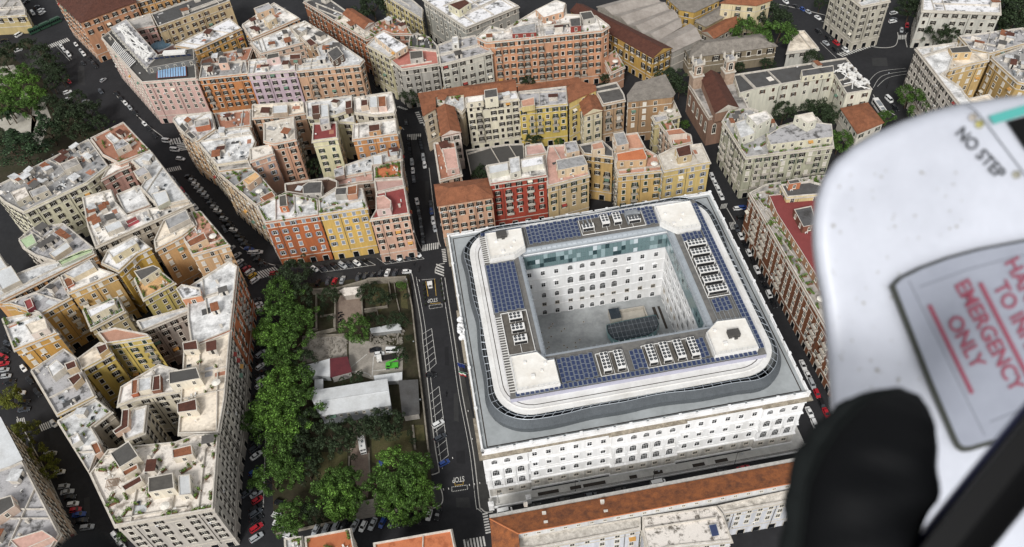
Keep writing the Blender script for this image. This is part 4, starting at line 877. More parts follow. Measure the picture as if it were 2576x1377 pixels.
for u in (41.6, 45.9, 55.8, 60.2, 64.6, 68.9): chiller(u, 18.2, 2.5, 6.8, 2, 5)
for v in (41.6, 37.0, 32.4): chiller(17.8, v, 4.4, 2.4, 3, 2)
for u in (56.0, 60.3): chiller(u, 78.0, 2.8, 4.6, 2, 3)
chiller(49.5, 76.0, 4.2, 2.0, 3, 2); chiller(66.2, 76.2, 4.4, 2.0, 4, 2)
b = MB(); b.box((66, 79.4, 37.7), (4.5, 2.2, 1.6)); b.bar((63.6, 79, 38), (69, 78.6, 38.2), .5, 0, 8); b.bar((63.6, 80.3, 37.4), (63.8, 74.5, 37.4), .25, 0, 8); b.bar((50, 80, 37.4), (50.5, 75, 37.4), .3, 0, 8); b.bar((48.5, 80, 37.4), (48.7, 74.5, 37.4), .2, 0, 8); PL('duct', b, M_METAL)
for u0, v0, u1, v1 in ((80.2, 37.0, 87.2, 62.0), (39.6, 14.2, 47.6, 22.2), (54.0, 14.2, 70.2, 22.2), (13.6, 28.0, 21.5, 44.2), (47.2, 73.6, 69.6, 80.6)): bays_ = MB(); bays_.face([(u0, v0, 36.64), (u1, v0, 36.64), (u1, v1, 36.64), (u0, v1, 36.64)]); PL('plant_bay', bays_, mat('plant bay floor', lin('#6a655e'), .9, lin('#4a4641'), .7, .5, .1))
b = MB()
for u0, v0, u1, v1 in ((80.0, 36.6, 87.4, 62.3), (39.4, 14, 47.8, 22.4), (53.8, 14, 70.3, 22.4), (13.4, 27.6, 21.7, 44.4), (47, 73.2, 69.8, 80.9)):
    for a, c in (((u0, v0), (u1, v0)), ((u1, v0), (u1, v1)), ((u1, v1), (u0, v1)), ((u0, v1), (u0, v0))): b.bar((*a, 37.2), (*c, 37.2), .14, 0, 4)
    n = int((u1-u0)/4)
    for i in range(1, n): b.bar((u0+(u1-u0)*i/n, v0, 37.2), (u0+(u1-u0)*i/n, v1, 37.2), .1, 0, 4)
for v in range(14, 81):
    if v < 44 or v > 67: b.box((12.3, v, 37.1), (2.1, .25, .1))
for u in (11.3, 13.3): b.bar((u, 13, 37.15), (u, 44.5, 37.15), .1, 0, 4); b.bar((u, 67, 37.15), (u, 81, 37.15), .1, 0, 4)
PL('plant_frame', b, M_WHITE)
# courtyard pavilion
pvp = ccw([(52.6, 58.6), (52.3, 55), (53.2, 52), (55.5, 50.2), (60, 50.6), (66, 50.6), (70, 52.6), (71.6, 55), (71.6, 59.4), (60, 59.2)])
pav = thing('glass_pavilion', PO, 'low pavilion with dark glass roof and curved teal glass wall in the courtyard', 'pavilion', rz=PA)
b = MB(); b.prism(pvp, .06, 3.2); PL('glass_wall', b, mat('frosted teal glass', lin('#8fb5b8'), .3, fine=.05), pav)
b = MB(); b.face([(*p, 3.25) for p in inset(pvp, .3)]); b.prism(inset(pvp, .3), 3.0, 3.25); PL('glass_roof', b, M_DKGLASS, pav)
b = MB()
for i in range(12):
    u = 54+i*1.6; b.bar((u, 51.2, 3.3), (u, 58.8, 3.3), .06, 0, 4)
for v in (52, 54.4, 56.8): b.bar((53, v, 3.3), (71, v, 3.3), .06, 0, 4)
PL('roof_bars', b, M_STEEL, pav)
b = MB(); b.box((57, 63.2, 1.6), (4.0, 5, 3.2), 0, 0, 1)
for i in range(8): b.bar((55.1, 60.9+i*.65, 3.35), (58.9, 60.9+i*.65, 3.35), .08, 1, 4)
b.box((64, 65.6, .8), (10, .4, 1.6)); b.box((68.8, 62.5, .8), (.4, 6, 1.6)); b.box((64, 62.8, .15), (9, 5, .2), 0, 0)
PL('stair_enclosure', b, [M_STONE, M_DKGLASS], pav)
for (u, v, su, sv) in ((72.6, 62.5, 1.2, 6), (74.6, 60, .9, 11)): b = MB(); b.box((u, v, .09), (su, sv, .1)); PL('floor_grating', b, M_GUT)
b = MB(); b.box((0, 0, 0), (.7, .7, .06), 0, 0); b.box((0, 0, .035), (.4, .4, .03), 0, 1); FL = b.mesh('floor_light', [M_STONE, M_GUT]); Rf = random.Random(8)
for i in range(34):
    u, v = 27+Rf.random()*26, 30+Rf.random()*36
    if u > 50 and v > 48: continue
    link('floor_light', FL, PAL, (u, v, .1))
for i in range(10): link('floor_light', FL, PAL, (55+i*2.1, 46+2*sin(i*1.7), .1))
b = MB()
for cx, cy, ru, rv in ((40, 47, 8, 4.5), (42, 36, 9, 4)):
    P = [(cx+ru*cos(2*pi*i/40)+rv*.3*sin(2*pi*i/20), cy+rv*sin(2*pi*i/40)) for i in range(41)]; ribbon(b, P, .5, .05, .068)
PL('paving_line', b, mat('pale paving line', lin('#e0e0dc'), .9))
# sculpture and flags over the street door
b = MB(); Rs = random.Random(4)
for i in range(22):
    cx, cy, cz, s = Rs.uniform(-.6, .6), Rs.uniform(-4.2, 4.2), Rs.uniform(0, 2.2), Rs.uniform(.45, .95); n = 7
    b.loft([[(cx+s*r*cos(2*pi*k/n+i), cy+s*r*sin(2*pi*k/n+i)*1.1, cz+s*z) for k in range(n)] for r, z in ((.4, -.9), (.95, -.3), (.9, .35), (.45, .9))])
link('sculpture_group', b.mesh('sculpture_group', M_TRIM, smooth=True), PAL, (-.2, 47.5, 28.2))
for v, cols, lab in ((37.0, ('#1f2f6b', '#1f2f6b', '#1f2f6b'), 'blue flag hanging over the palazzo street door'), (33.6, ('#1f6b3a', '#d8d5cf', '#a8262c'), 'green, white and red flag hanging over the palazzo street door')):
    t = thing('flag', world(-.8, v, 24), lab, 'flag', rz=PA); b = MB(); b.bar((.8, 0, -1.2), (-2.4, 0, 1.4), .06); link('flagpole', b.mesh('flagpole', M_STEEL), t)
    for k in range(3):
        b = MB(); n = 5
        for i in range(n):
            x0, x1 = -2.3+i*.42, -2.3+(i+1)*.42; zt = lambda x: (x-.8)*-.81-1.2
            f = lambda x, q: (x, .18*sin(x*4+q), 0)
            for q0, q1 in ((k/3, (k+1)/3),):
                P = [(x0, .2*sin(x0*5), zt(x0)-2.2*q0), (x1, .2*sin(x1*5), zt(x1)-2.2*q0), (x1, .2*sin(x1*5+.5), zt(x1)-2.2*q1), (x0, .2*sin(x0*5+.5), zt(x0)-2.2*q1)]; b.face(P)
        link('cloth', b.mesh('cloth', mat('flag '+cols[k], lin(cols[k]), .9, fine=.05)), t)
# forecourt, light wells, fence in front
def PG(name, pts, z, M, label=None): 
    b = MB(); P = [tuple(world(u, v, 0)[:2]) for u, v in pts]; b.face([(p[0], p[1], z) for p in P]); b.prism(P, -.01, z); tag(link(name, b.mesh(name, M)), label, None, None, 'structure')
M_FORE = mat('forecourt paving', lin('#c9c7c2'), .9, lin('#8f8d88'), .6, .3, .08)
PG('forecourt', [(-.3, -2.9), (104.5, -2.9), (104.5, .4), (-.3, .4)], .16, M_FORE); PG('forecourt', [(LU-.4, .4), (104.5, .4), (104.5, LV), (LU-.4, LV)], .16, M_FORE)
for u0, u1 in ((15.5, 22.3), (26, 29.6), (30.3, 37.6), (45.5, 48), (53.5, 56.5), (66.5, 70.5), (74, 78.2)):
    b = MB(); b.box((0, 0, 0), (u1-u0, 1.2, .06)); tag(link('light_well', b.mesh('light_well', M_GUT), None, world((u0+u1)/2, -1.35, .2), PA), 'black grated light well in the palazzo forecourt', 'grating', 'light wells in the palazzo forecourt')
fe = thing('fence', world(0, -3.1, 0), 'black iron fence on a white kerb wall before the palazzo', 'fence', rz=PA)
b = MB(); b.box((52, 0, .35), (104.6, .5, .7)); link('kerb_wall', b.mesh('kerb_wall', M_TRIM), fe)
b = MB()
for i in range(340): b.box((12.6+i*.27, 0, 1.35), (.06, .06, 1.5))
for z in (.95, 2.0): b.box((58.4, 0, z), (92, .06, .06))
link('fence_bars', b.mesh('fence_bars', M_IRON), fe)
b = MB(); b.box((0, 0, 1.5), (1.3, 1.3, 3.0)); b.box((0, 0, 3.1), (1.7, 1.7, .3)); b.box((0, 0, 3.45), (.8, .8, .4)); b.box((0, 0, .3), (1.6, 1.6, .6)); PIL = b.mesh('gate_pillar', M_TRIM)
for u in (.2, 12.2, 104): link('gate_pillar', PIL, fe, (u, 0, 0))
# ------------------------------------------------------------------ the town's buildings (roof outlines, height, paint)
B = building
# --- block by the park and tram street
B('peach palazzo with brown tiled roof beside the tram street', 'a', [(590, 168), (1005, 12), (930, -170), (385, -30)], 25, '#c38b62', 'tilebrown', 'palazzo', pitch=('hip', 3.5), win='D', sp=4.56, fh=4.4, ww=1.2, wh=1.2)
B('ochre balconied house behind the hotel roof plant', 'a', [(1005, 12), (1400, -100), (1330, -260), (930, -170)], 24, '#c39252', 'grey', bal=.6, win='D')
HOTEL = B('pink corner hotel with grey roof and blue skylights', 'a', [(742, 275), (1042, 607), (1452, 577), (1440, 440), (1165, 420), (915, 150)], 25, '#cda79c', 'slate', 'hotel', win='P', fh=3.3, sp=3.65, clutter=.1,
  pents=[([(812, 205), (1080, 503), (1170, 412), (930, 140)], 2.6, '#8a8986', 'grey'), ([(1080, 505), (1432, 440), (1425, 352), (1160, 405)], 2.6, '#6f6e6c', 'slate')])
B('pink rear wing between hotel roof plant and beige house', 'a', [(1000, 215), (1145, 185), (1110, 95), (930, 150)], 22, '#d2a69b', 'grey', win='D', clutter=.5)
B('long beige house with dark flat roof behind the glass dome', 'a', [(1160, 197), (1700, 2), (1560, -70), (1390, 0), (1110, 100)], 22, '#c9b184', 'dark', win='B', clutter=.4, corn=False)
B('ochre courtyard house with plain white roof', 'a', [(1280, 335), (1440, 362), (1782, 205), (1690, 130)], 19, '#cd9d4a', 'white', win='V', clutter=.4)
B('low house with orange-red roof terraces behind the orange facade', 'a', [(1470, 480), (1830, 445), (1870, 340), (1600, 395), (1480, 440)], 17, '#b3713f', 'terra', win='D', clutter=1.6)
B('house with white courtyard roofs and cream roof sheds', 'b', [(10, 180), (250, 15), (440, 130), (80, 285)], 23, '#c08a58', 'white', win='D', pents=[([(170, 140), (230, 100), (265, 130), (205, 170)], 3, '#d9c19a', 'cream'), ([(100, 62), (210, 20), (245, 60), (130, 102)], 3, '#c8a684', 'grey')])
B('small house stepping up to a tiled roof lantern', 'b', [(70, 310), (360, 195), (480, 310), (150, 395)], 21, '#d9b59a', 'white', win='P', pents=[([(385, 215), (435, 190), (475, 230), (430, 265)], 3, '#d8cfbd', 'tilegrey')])
B('white-roofed house along the narrow brick street', 'b', [(360, 195), (480, 150), (690, 280), (560, 345), (480, 310)], 23, '#b88f66', 'white', pents=[([(480, 300), (520, 280), (570, 320), (520, 345)], 2.5, '#c9b090', 'tilebrown')])
B('orange facade with cream pilasters between hotel and lilac house', 'a', [(1462, 580), (1830, 542), (1815, 445), (1480, 478)], 25.5, '#c27c40', 'grey', bal=.15, fh=3.5, sp=3.42, pents=[([(1610, 470), (1680, 465), (1672, 418), (1615, 418)], 3, '#dbb29a', 'dark')])
B('lilac apartment house with balconies under the roof line', 'b', [(52, 548), (412, 515), (400, 400), (60, 440)], 26.5, '#c6afba', 'white', fh=3.7, pents=[([(195, 440), (290, 420), (285, 385), (200, 400)], 3, '#d6b8b0', 'slate'), ([(365, 440), (450, 435), (445, 395), (365, 400)], 2.6, '#8a6a58', 'tilebrown')])
B('peach corner house with chamfered end and white roof', 'b', [(412, 525), (885, 478), (918, 438), (690, 280), (560, 348), (590, 420), (415, 440)], 26.5, '#c99e7b', 'white', fh=3.7, pents=[([(640, 385), (715, 340), (765, 400), (690, 455)], 3, '#6a5548', 'slate')], bal=.1)
# --- block between the avenue and the central street
B('corner house with white roof at the avenue bend, two dark skylights', 'a', [(1268, 880), (1300, 850), (1560, 820), (1590, 950), (1450, 1045), (1330, 965)], 26, '#c9a376', 'white', clutter=.6, win='B', pents=[([(1430, 890), (1540, 865), (1545, 920), (1440, 940)], 2, '#b3653f', 'grey'), ([(1315, 930), (1345, 905), (1390, 950), (1360, 980)], .8, '#c9c0b2', 'slate'), ([(1370, 985), (1400, 965), (1450, 1010), (1415, 1030)], .8, '#c9c0b2', 'slate')])
B('grey-roofed avenue house with cream rear walls', 'a', [(1450, 1045), (1590, 955), (1840, 935), (1885, 1040), (1830, 1180), (1595, 1215)], 25, '#d2c3a4', 'white', win='B', clutter=1.2)
B('avenue house with tan strip roof above the garden terrace', 'a', [(1595, 1215), (1830, 1180), (1860, 1235), (1610, 1262)], 24, '#c9a070', 'grey', clutter=0)
B('avenue house topped by a leafy roof garden', 'g', [(-165, 95), (90, 60), (150, 110), (270, 250), (115, 335)], 24, '#c2a57c', 'grey', win='B', plants=.75, clutter=.6, pents=[([(15, 150), (115, 85), (150, 120), (60, 190)], 2.4, '#c9a88a', 'tan'), ([(145, 275), (235, 228), (262, 268), (180, 308)], 2.2, '#b5673f', 'tile')])
B('house with terracotta deck beside the dark lightwell', 'a', [(1580, 835), (1852, 800), (1852, 925), (1620, 958)], 23, '#d0a585', 'terra', clutter=1.5)
B('salmon house with stained pale roof and white slatted shed', 'b', [(85, 770), (470, 742), (480, 830), (360, 850), (85, 870)], 24, '#c99f7e', 'cream', pents=[([(240, 780), (350, 770), (350, 830), (240, 838)], 1.6, '#b9a58e', 'metal')])
B('tall salmon tower house with stained cream roof', 'b', [(170, 905), (400, 860), (412, 1025), (250, 1058), (170, 1040)], 28, '#cd9a7a', 'cream', bal=.25)
B('pink house with small square roof below the salmon tower', 'b', [(65, 1092), (235, 1060), (250, 1130), (70, 1190)], 26, '#d1a389', 'cream', win='G')
B('pale yellow house with white roof and brown roof sheds', 'b', [(480, 745), (828, 700), (838, 800), (705, 850), (545, 870), (490, 860)], 25, '#d6cda8', 'white', clutter=.5, pents=[([(525, 775), (585, 768), (590, 840), (530, 845)], 2, '#6a5042', 'tilebrown'), ([(590, 770), (650, 765), (655, 860), (595, 865)], 1.2, '#cfcabf', 'metal'), ([(775, 745), (825, 735), (825, 795), (775, 805)], 2, '#6a5042', 'tilebrown')])
B('corner house at the crossing with slatted glass roof shed', 'b', [(832, 715), (1120, 672), (1150, 800), (1140, 835), (1000, 850), (842, 830)], 25, '#c6bda6', 'white', clutter=.7, pents=[([(890, 735), (940, 730), (945, 775), (890, 785)], 2, '#d0b8a0', 'tilebrown'), ([(950, 710), (1010, 705), (1015, 790), (955, 795)], 2, '#d0c0b0', 'metal'), ([(1015, 710), (1075, 705), (1080, 785), (1020, 790)], 2, '#d8b8a8', 'tile')])
B('pale yellow tower with red roof deck', 'b', [(535, 905), (715, 895), (720, 1015), (527, 1040)], 26, '#d8d0a4', 'red', clutter=.7, win='V', pents=[([(585, 872), (655, 867), (660, 910), (590, 925)], 2.5, '#b9b2a6', 'grey')])
B('pale yellow rear wing beside the red-decked tower', 'b', [(705, 852), (838, 802), (850, 905), (722, 898)], 22, '#d6cea2', 'white', clutter=.5)
B('orange-walled house with stained white roof over the central street', 'b', [(830, 912), (1150, 868), (1162, 985), (825, 1030)], 24, '#c6874b', 'white', win='G', clutter=.8, pents=[([(945, 920), (1030, 910), (1035, 960), (950, 975)], 2.3, '#b98a5c', 'tilebrown')])
B('jumble of grey and white sheds above the lightwell', 'b', [(770, 1215), (960, 1150), (1050, 1120), (1190, 1090), (1195, 1172), (980, 1220), (975, 1262), (775, 1300)], 20, '#c9a58c', 'white', clutter=2, pents=[([(975, 1150), (1045, 1140), (1050, 1210), (980, 1215)], 1.5, '#c9b8a8', 'metal'), ([(690, 1250), (765, 1225), (770, 1290), (700, 1310)], 1.5, '#a08070', 'grey')])
B('house with a planted orange roof terrace above the central street', 'b', [(985, 1232), (1190, 1180), (1200, 1310), (990, 1322)], 21, '#c99a80', 'orange', plants=1.2, clutter=1)
B('house with striped awning roof behind the yellow facade', 'b', [(695, 1310), (980, 1265), (985, 1335), (880, 1345), (700, 1375)], 19, '#b99a86', 'pink', clutter=1.5)
B('house with dark brown flat roof and grey roof house', 'g', [(325, 170), (650, 125), (720, 150), (720, 200), (600, 275), (330, 235)], 24, '#b9a58d', 'brown', clutter=.5, pents=[([(460, 190), (505, 160), (605, 155), (600, 245), (465, 250)], 2.6, '#b7b2aa', 'slate')])
B('burnt orange facade with grey shutters facing the garden', 'g', [(180, 460), (115, 335), (330, 235), (575, 290), (582, 402)], 26, '#b3602b', 'white', win='G', fh=3.9, sp=4.10, plants=.45, clutter=.35, wh=1.1, pents=[([(285, 265), (340, 250), (350, 340), (290, 345)], 2.5, '#c06a35', 'slate')])
B('yellow facade with grey shutters facing the garden', 'g', [(582, 402), (575, 285), (720, 200), (905, 205), (940, 348)], 26.5, '#cfa84d', 'white', win='Y', fh=3.7, sp=3.42, clutter=.5, plants=.35, bal=.05, pents=[([(705, 205), (790, 195), (785, 255), (700, 260)], 2, '#a9a49a', 'slate'), ([(790, 195), (865, 180), (860, 250), (790, 260)], 2, '#b9876a', 'tile')])
B('pinkish corner house with awnings and red roof deck', 'g', [(955, 440), (1000, 360), (1000, 240), (1215, 190), (1250, 395)], 25, '#cfa389', 'red', win='D', fh=3.5, sp=3.31, clutter=.6, pents=[([(1000, 270), (1060, 258), (1115, 300), (1110, 360), (1005, 370)], 3, '#cdb0a8', 'pink')])
B('house with plain pink roof next to the red-decked corner house', 'g', [(985, 145), (1205, 130), (1215, 190), (1000, 240)], 22, '#c9a094', 'pink', clutter=.4)
# --- block behind the big palazzo
B('cream house with L-shaped tiled roof at the crossing', 'b', [(1312, 690), (1650, 635), (1655, 695), (1440, 715), (1445, 800), (1350, 855), (1330, 760)], 21, '#d9c7a8', 'tile', pitch=('flat', 0))
B('long tiled-roof house behind the cream courtyard facade', 'c', [(-115, 635), (258, 585), (270, 668), (-115, 715)], 22, '#d9cdb0', 'tile', pitch=('gable', 1.8))
B('cream courtyard house with lift tower and open galleries', 'c', [(-105, 780), (-110, 715), (270, 668), (292, 728)], 26, '#dbd3b8', 'white', win='D', fh=3.4, sp=3.08, bal=.5, clutter=1, pents=[([(30, 665), (125, 650), (132, 712), (35, 725)], 4.5, '#e0d8be', 'slate'), ([(-95, 720), (20, 700), (25, 745), (-95, 760)], 2.2, '#d9cfb6', 'white')])
B('low white terraces beside the tiled corner', 'b', [(1445, 722), (1655, 697), (1662, 800), (1640, 830), (1560, 780), (1450, 760)], 20, '#d3c3a6', 'white', clutter=1.6, plants=.3)
B('yellow courtyard house with grey sunken roof', 'c', [(285, 802), (280, 672), (640, 632), (648, 764)], 23, '#cbb04c', 'grey', win='V', fh=3.6, sp=3.42, bal=.4, clutter=.6, pents=[([(300, 740), (400, 715), (405, 775), (310, 790)], 2.0, '#d3bd7a', 'terral')])
B('strip house with tiled roof behind the yellow courtyard house', 'c', [(280, 640), (725, 570), (745, 602), (640, 630), (282, 668)], 22, '#cbb890', 'tile', pitch=('flat', 0))
B('narrow yellow stair wing with tiled cap', 'c', [(640, 640), (742, 600), (850, 630), (860, 665), (735, 720), (655, 760)], 24, '#d6bc66', 'tile', pitch=('flat', 0), sp=3.42)
B('cream gabled house with orange tiles in the courtyard', 'c', [(722, 722), (855, 690), (908, 815), (765, 855)], 21, '#ded0aa', 'tile', pitch=('gable', 2.4, 'x') if False else ('gable', 2.4), bal=.3, win='V')
B('brown house with dark grey roof and open balconies', 'c', [(830, 642), (1010, 600), (1065, 690), (1075, 735), (905, 770), (880, 720)], 22, '#b4936e', 'dark', bal=.5, win='X', clutter=.4)
B('brown house with lichen-grey tiled roof and antennas', 'c', [(1085, 702), (1150, 610), (1365, 550), (1440, 690), (1422, 715), (1090, 752)], 23, '#a8845c', 'tilegrey', pitch=('flat', 0), bal=.3, win='W')
B('low cream house with flat pale roof by the church street', 'c', [(1310, 750), (1425, 715), (1485, 850), (1400, 880), (1320, 830)], 16, '#d3c690', 'cream', plants=.2, clutter=.6)
B('narrow yellow house with grey roof by the lightwell', 'c', [(1262, 852), (1380, 835), (1392, 880), (1292, 907)], 18, '#cdbd84', 'grey', clutter=.6)
B('pinkish house with terracotta decks and washing balconies', 'c', [(1320, 907), (1415, 880), (1450, 950), (1560, 990), (1570, 1050), (1420, 1085), (1395, 1020)], 23, '#caa98d', 'terra', bal=.6, plants=.25, clutter=1.5, pents=[([(1370, 960), (1480, 945), (1530, 985), (1390, 1000)], 2, '#d8c8b8', 'terra')])
B('yellow corner house with white roof and brown tiled roof house', 'c', [(1310, 1140), (1420, 1085), (1640, 1052), (1705, 1192), (1358, 1258)], 27, '#cfb369', 'cream', win='G', fh=3.6, clutter=.4, pents=[([(1440, 1092), (1550, 1060), (1565, 1140), (1465, 1162)], 2.8, '#c9b183', 'tilebrown')])
B('ochre house with orange roof decks and awnings', 'c', [(1000, 1245), (985, 1110), (1230, 1095), (1310, 1140), (1358, 1258), (1020, 1292)], 24, '#cca75f', 'terral', win='V', bal=.4, clutter=.5, plants=.2, pents=[([(1005, 1132), (1205, 1092), (1235, 1160), (1225, 1180), (1012, 1190)], 3.6, '#d0ab7c', 'orange')])
B('rear ochre house with tall grey lift house', 'c', [(985, 1115), (975, 1000), (1165, 972), (1230, 1095)], 25, '#c9a878', 'terral', clutter=.5, pents=[([(982, 985), (1062, 970), (1098, 1060), (1012, 1078)], 4, '#d3b596', 'grey')])
B('ochre recessed house with stacked balconies', 'c', [(720, 1065), (905, 1032), (985, 1102), (985, 1160), (830, 1140), (765, 1132)], 25, '#c4a05c', 'dark', bal=.6, sp=2.96, clutter=.6, pents=[([(820, 1062), (900, 1042), (922, 1092), (832, 1108)], 3, '#dcc3a0', 'terral')])
B('ochre house with grey stepped terrace beside the red facade', 'c', [(490, 1262), (480, 1172), (500, 1072), (640, 1060), (730, 1060), (770, 1132), (812, 1290), (495, 1375)], 23, '#cdb17d', 'pink', win='V', clutter=.4, pents=[([(560, 1182), (760, 1142), (795, 1215), (575, 1258)], 3.5, '#d9c09a', 'grey'), ([(620, 1052), (710, 1037), (735, 1112), (642, 1132)], 4, '#d0b494', 'grey')])
B('small house with pinkish tiled box roof', 'c', [(330, 1068), (460, 1050), (500, 1130), (335, 1152)], 21, '#d3b79a', 'pink', clutter=.4)
B('red-orange house with curved balconies and white roof', 'c', [(40, 1216), (470, 1142), (495, 1290), (75, 1354)], 26, '#b0432b', 'white', win='D', bal=.35, balm=BALS, clutter=.5, pents=[([(212, 1168), (290, 1152), (300, 1262), (222, 1282)], 2.5, '#dcd6c4', 'white'), ([(60, 1225), (205, 1195), (212, 1255), (70, 1285)], 2.0, '#d3cfbe', 'metal'), ([(300, 1180), (460, 1150), (470, 1210), (305, 1240)], 1.8, '#d9d4c4', 'white')])
B('peach house with hipped orange tile roof at the palazzo corner', 'g', [(1432, 182), (1830, 134), (1868, 274), (1455, 339)], 23.5, '#cd9e7d', 'tile', pitch=('hip', 2.6), fh=3.4, sp=3.53, win='D')
B('house with terracotta deck and long pink roof house', 'b', [(1425, 1050), (1585, 1040), (1640, 1285), (1470, 1332)], 20, '#c9a58a', 'terra', clutter=.6, pents=[([(1490, 1097), (1590, 1087), (1615, 1240), (1525, 1252)], 2.6, '#d8b0a0', 'pink')])
B('gabled house with orange tiles over the central street', 'b', [(1450, 800), (1582, 790), (1632, 975), (1482, 1007)], 21, '#d8c7ba', 'tile', pitch=('gable', 2.2))
B('low courtyard building with dark slate-grey roof', 'b', [(1660, 1105), (1967, 1060), (2095, 1055), (2105, 1200), (1980, 1215), (1700, 1300)], 5, '#8a8078', 'slate', name='courtyard_building', clutter=.05, win=None, corn=False)
# --- behind: north row
B('long brick house with arcaded street wall', 'b', [(462, 8), (620, -40), (797, 85), (692, 152)], 21, '#a2663f', 'dark', win='D', arch=True, clutter=.6)
B('brick house with roof terrace over the narrow street', 'b', [(692, 152), (765, 100), (915, 215), (1000, 262), (932, 292)], 22, '#b06c40', 'cream', win='D', plants=.3, clutter=1)
B('house with long orange tiled gable above the brick street', 'b', [(757, 102), (830, 65), (990, 165), (915, 215)], 24, '#d8cfc4', 'tile', pitch=('gable', 1.5), win='P')
B('house with reddish terraces and roof gardens', 'b', [(915, 215), (1010, 160), (1130, 115), (1230, 180), (1270, 250), (1120, 250), (1060, 228), (1000, 262)], 22, '#b98068', 'terra', plants=.5, clutter=1.4)
B('pale yellow house above the narrow street', 'b', [(930, 330), (1000, 262), (1060, 228), (1240, 345), (1100, 425)], 25, '#c2ba92', 'white', win='D', clutter=.7, pents=[([(990, 270), (1060, 232), (1235, 340), (1150, 392)], 2.2, '#dcc0a0', 'white')])
B('grey corner house with salmon roof terrace', 'b', [(1095, 432), (1240, 350), (1455, 372), (1470, 470), (1190, 512)], 23, '#a6a198', 'salmon', win='D', clutter=.3, pents=[([(1250, 377), (1345, 370), (1350, 425), (1255, 440)], 2.4, '#b9b4ab', 'slate')])
B('dark grey rear house with roof gardens', 'b', [(1240, 345), (1250, 260), (1300, 240), (1400, 270), (1455, 330), (1455, 372)], 21, '#8f8b85', 'dark', plants=.4, clutter=1.5)
B('grey stone house with stained concrete roof', 'b', [(1475, 478), (1866, 380), (1735, 255), (1560, 290), (1452, 330)], 26, '#bfbbad', 'grey', win='D', fh=3.9, clutter=.3, pents=[([(1560, 272), (1610, 264), (1612, 318), (1562, 326)], 3, '#cfccc4', 'white')])
B('ornate peach palazzo with white roofs and red roof houses', 'c', [(45, 310), (905, 225), (960, 188), (860, 112), (640, 100), (635, 22), (560, -5), (400, 76), (180, 212), (70, 187), (-30, 272)], 30, '#cb9068', 'white', 'palazzo', win='D', fh=4.0, sp=3.42, bal=.35, clutter=.35, plants=.1,
  pents=[([(230, 202), (410, 165), (415, 240), (240, 252)], 2.2, '#8f3a30', 'grey'), ([(660, 137), (740, 125), (745, 192), (670, 197)], 3, '#8f3a30', 'slate'), ([(735, 92), (820, 80), (850, 130), (760, 150)], 2.2, '#b0aba2', 'slate'), ([(410, 72), (560, 2), (630, 24), (615, 88), (470, 130)], 2.5, '#d0a07c', 'white')])
B('low peach terrace building at the peach palazzo end', 'c', [(905, 422), (1000, 362), (1072, 490), (965, 542)], 12, '#c99674', 'terral', win='P', clutter=1, plants=.4)
B('grey classical institute with white roof and yellow lower storeys', 'b', [(1345, -10), (1665, 206), (2062, 42), (1800, -100)], 23, '#a3a299', 'white', 'institute', win='P', fh=5, sp=4.10, ww=1.3, wh=1.3, arch=True, clutter=.08, pents=[([(1535, 32), (1660, -8), (1702, 22), (1615, 78)], 3.2, '#d6cfae', 'tilebrown')])
B('yellow arcaded wing beside the grey institute', 'b', [(1040, -50), (1345, 140), (1350, 60), (1150, -110)], 18, '#c6b778', 'grey', win='D', arch=True, sp=4.10, clutter=.2)
# --- market halls
B('long yellow market house with dark brown tiles', 'c', [(665, 82), (760, 32), (1418, 356), (1277, 428)], 16, '#bf963c', 'tilebrown', 'market_house', pitch=('gable', 2.5), win='D', sp=3.88, fh=5, ww=1.3, wh=1.5, arch=True)
for k_, (q_, w_) in enumerate([([(860, 50), (980, 112), (1330, 15), (1230, -50)], 'farthest'), ([(980, 112), (1090, 182), (1395, 70), (1330, 15)], 'second farthest'), ([(1090, 182), (1205, 252), (1465, 130), (1395, 70)], 'middle'), ([(1205, 252), (1310, 302), (1490, 195), (1465, 130)], 'second nearest'), ([(1310, 302), (1420, 386), (1632, 286), (1550, 176)], 'nearest')]):
    B('grey ridged market shed, '+w_+' of five from the dark church', 'c', q_, 13, '#a09a90', 'fibre', 'market_shed', 'market', pitch=('gable', 1.9), win=None, group='grey market sheds in a row')
B('long grey hipped market hall near the church towers', 'c', [(1495, 347), (1582, 305), (2090, 246), (2195, 340), (1540, 427)], 11, '#8f8067', 'tilegrey', 'market_hall', pitch=('hip', 2.6), win='D', sp=5.13, ww=1.6, wh=1.4)
B('small grey hipped shed behind the orange shed', 'c', [(1585, 157), (1780, 42), (1870, 92), (1665, 197)], 11, '#a89468', 'tilegrey', 'market_shed', pitch=('hip', 2), win='D')
B('shed with bright orange tiled roof', 'c', [(1630, 237), (1905, 92), (1962, 150), (1725, 287)], 10, '#a49a88', 'tile', 'market_shed', pitch=('gable', 2), win='D')
B('grey roofed yellow hall at the market corner', 'c', [(1370, -20), (1760, -90), (1772, 0), (1580, 92), (1470, 72)], 13, '#c09a40', 'tilegrey', 'market_hall', pitch=('flat', 0), win='D')
B('cream house with orange tiles by the wide road', 'd', [(0, 22), (130, -50), (385, 2), (270, 42)], 19, '#d8c69a', 'tile', pitch=('hip', 2), win='V', sp=5.13)
B('low pale house with cream flat roof near the crossing', 'd', [(490, 387), (535, 226), (625, 222), (737, 357)], 9, '#c6c3b8', 'cream', win='D', clutter=.2, sp=4.56)
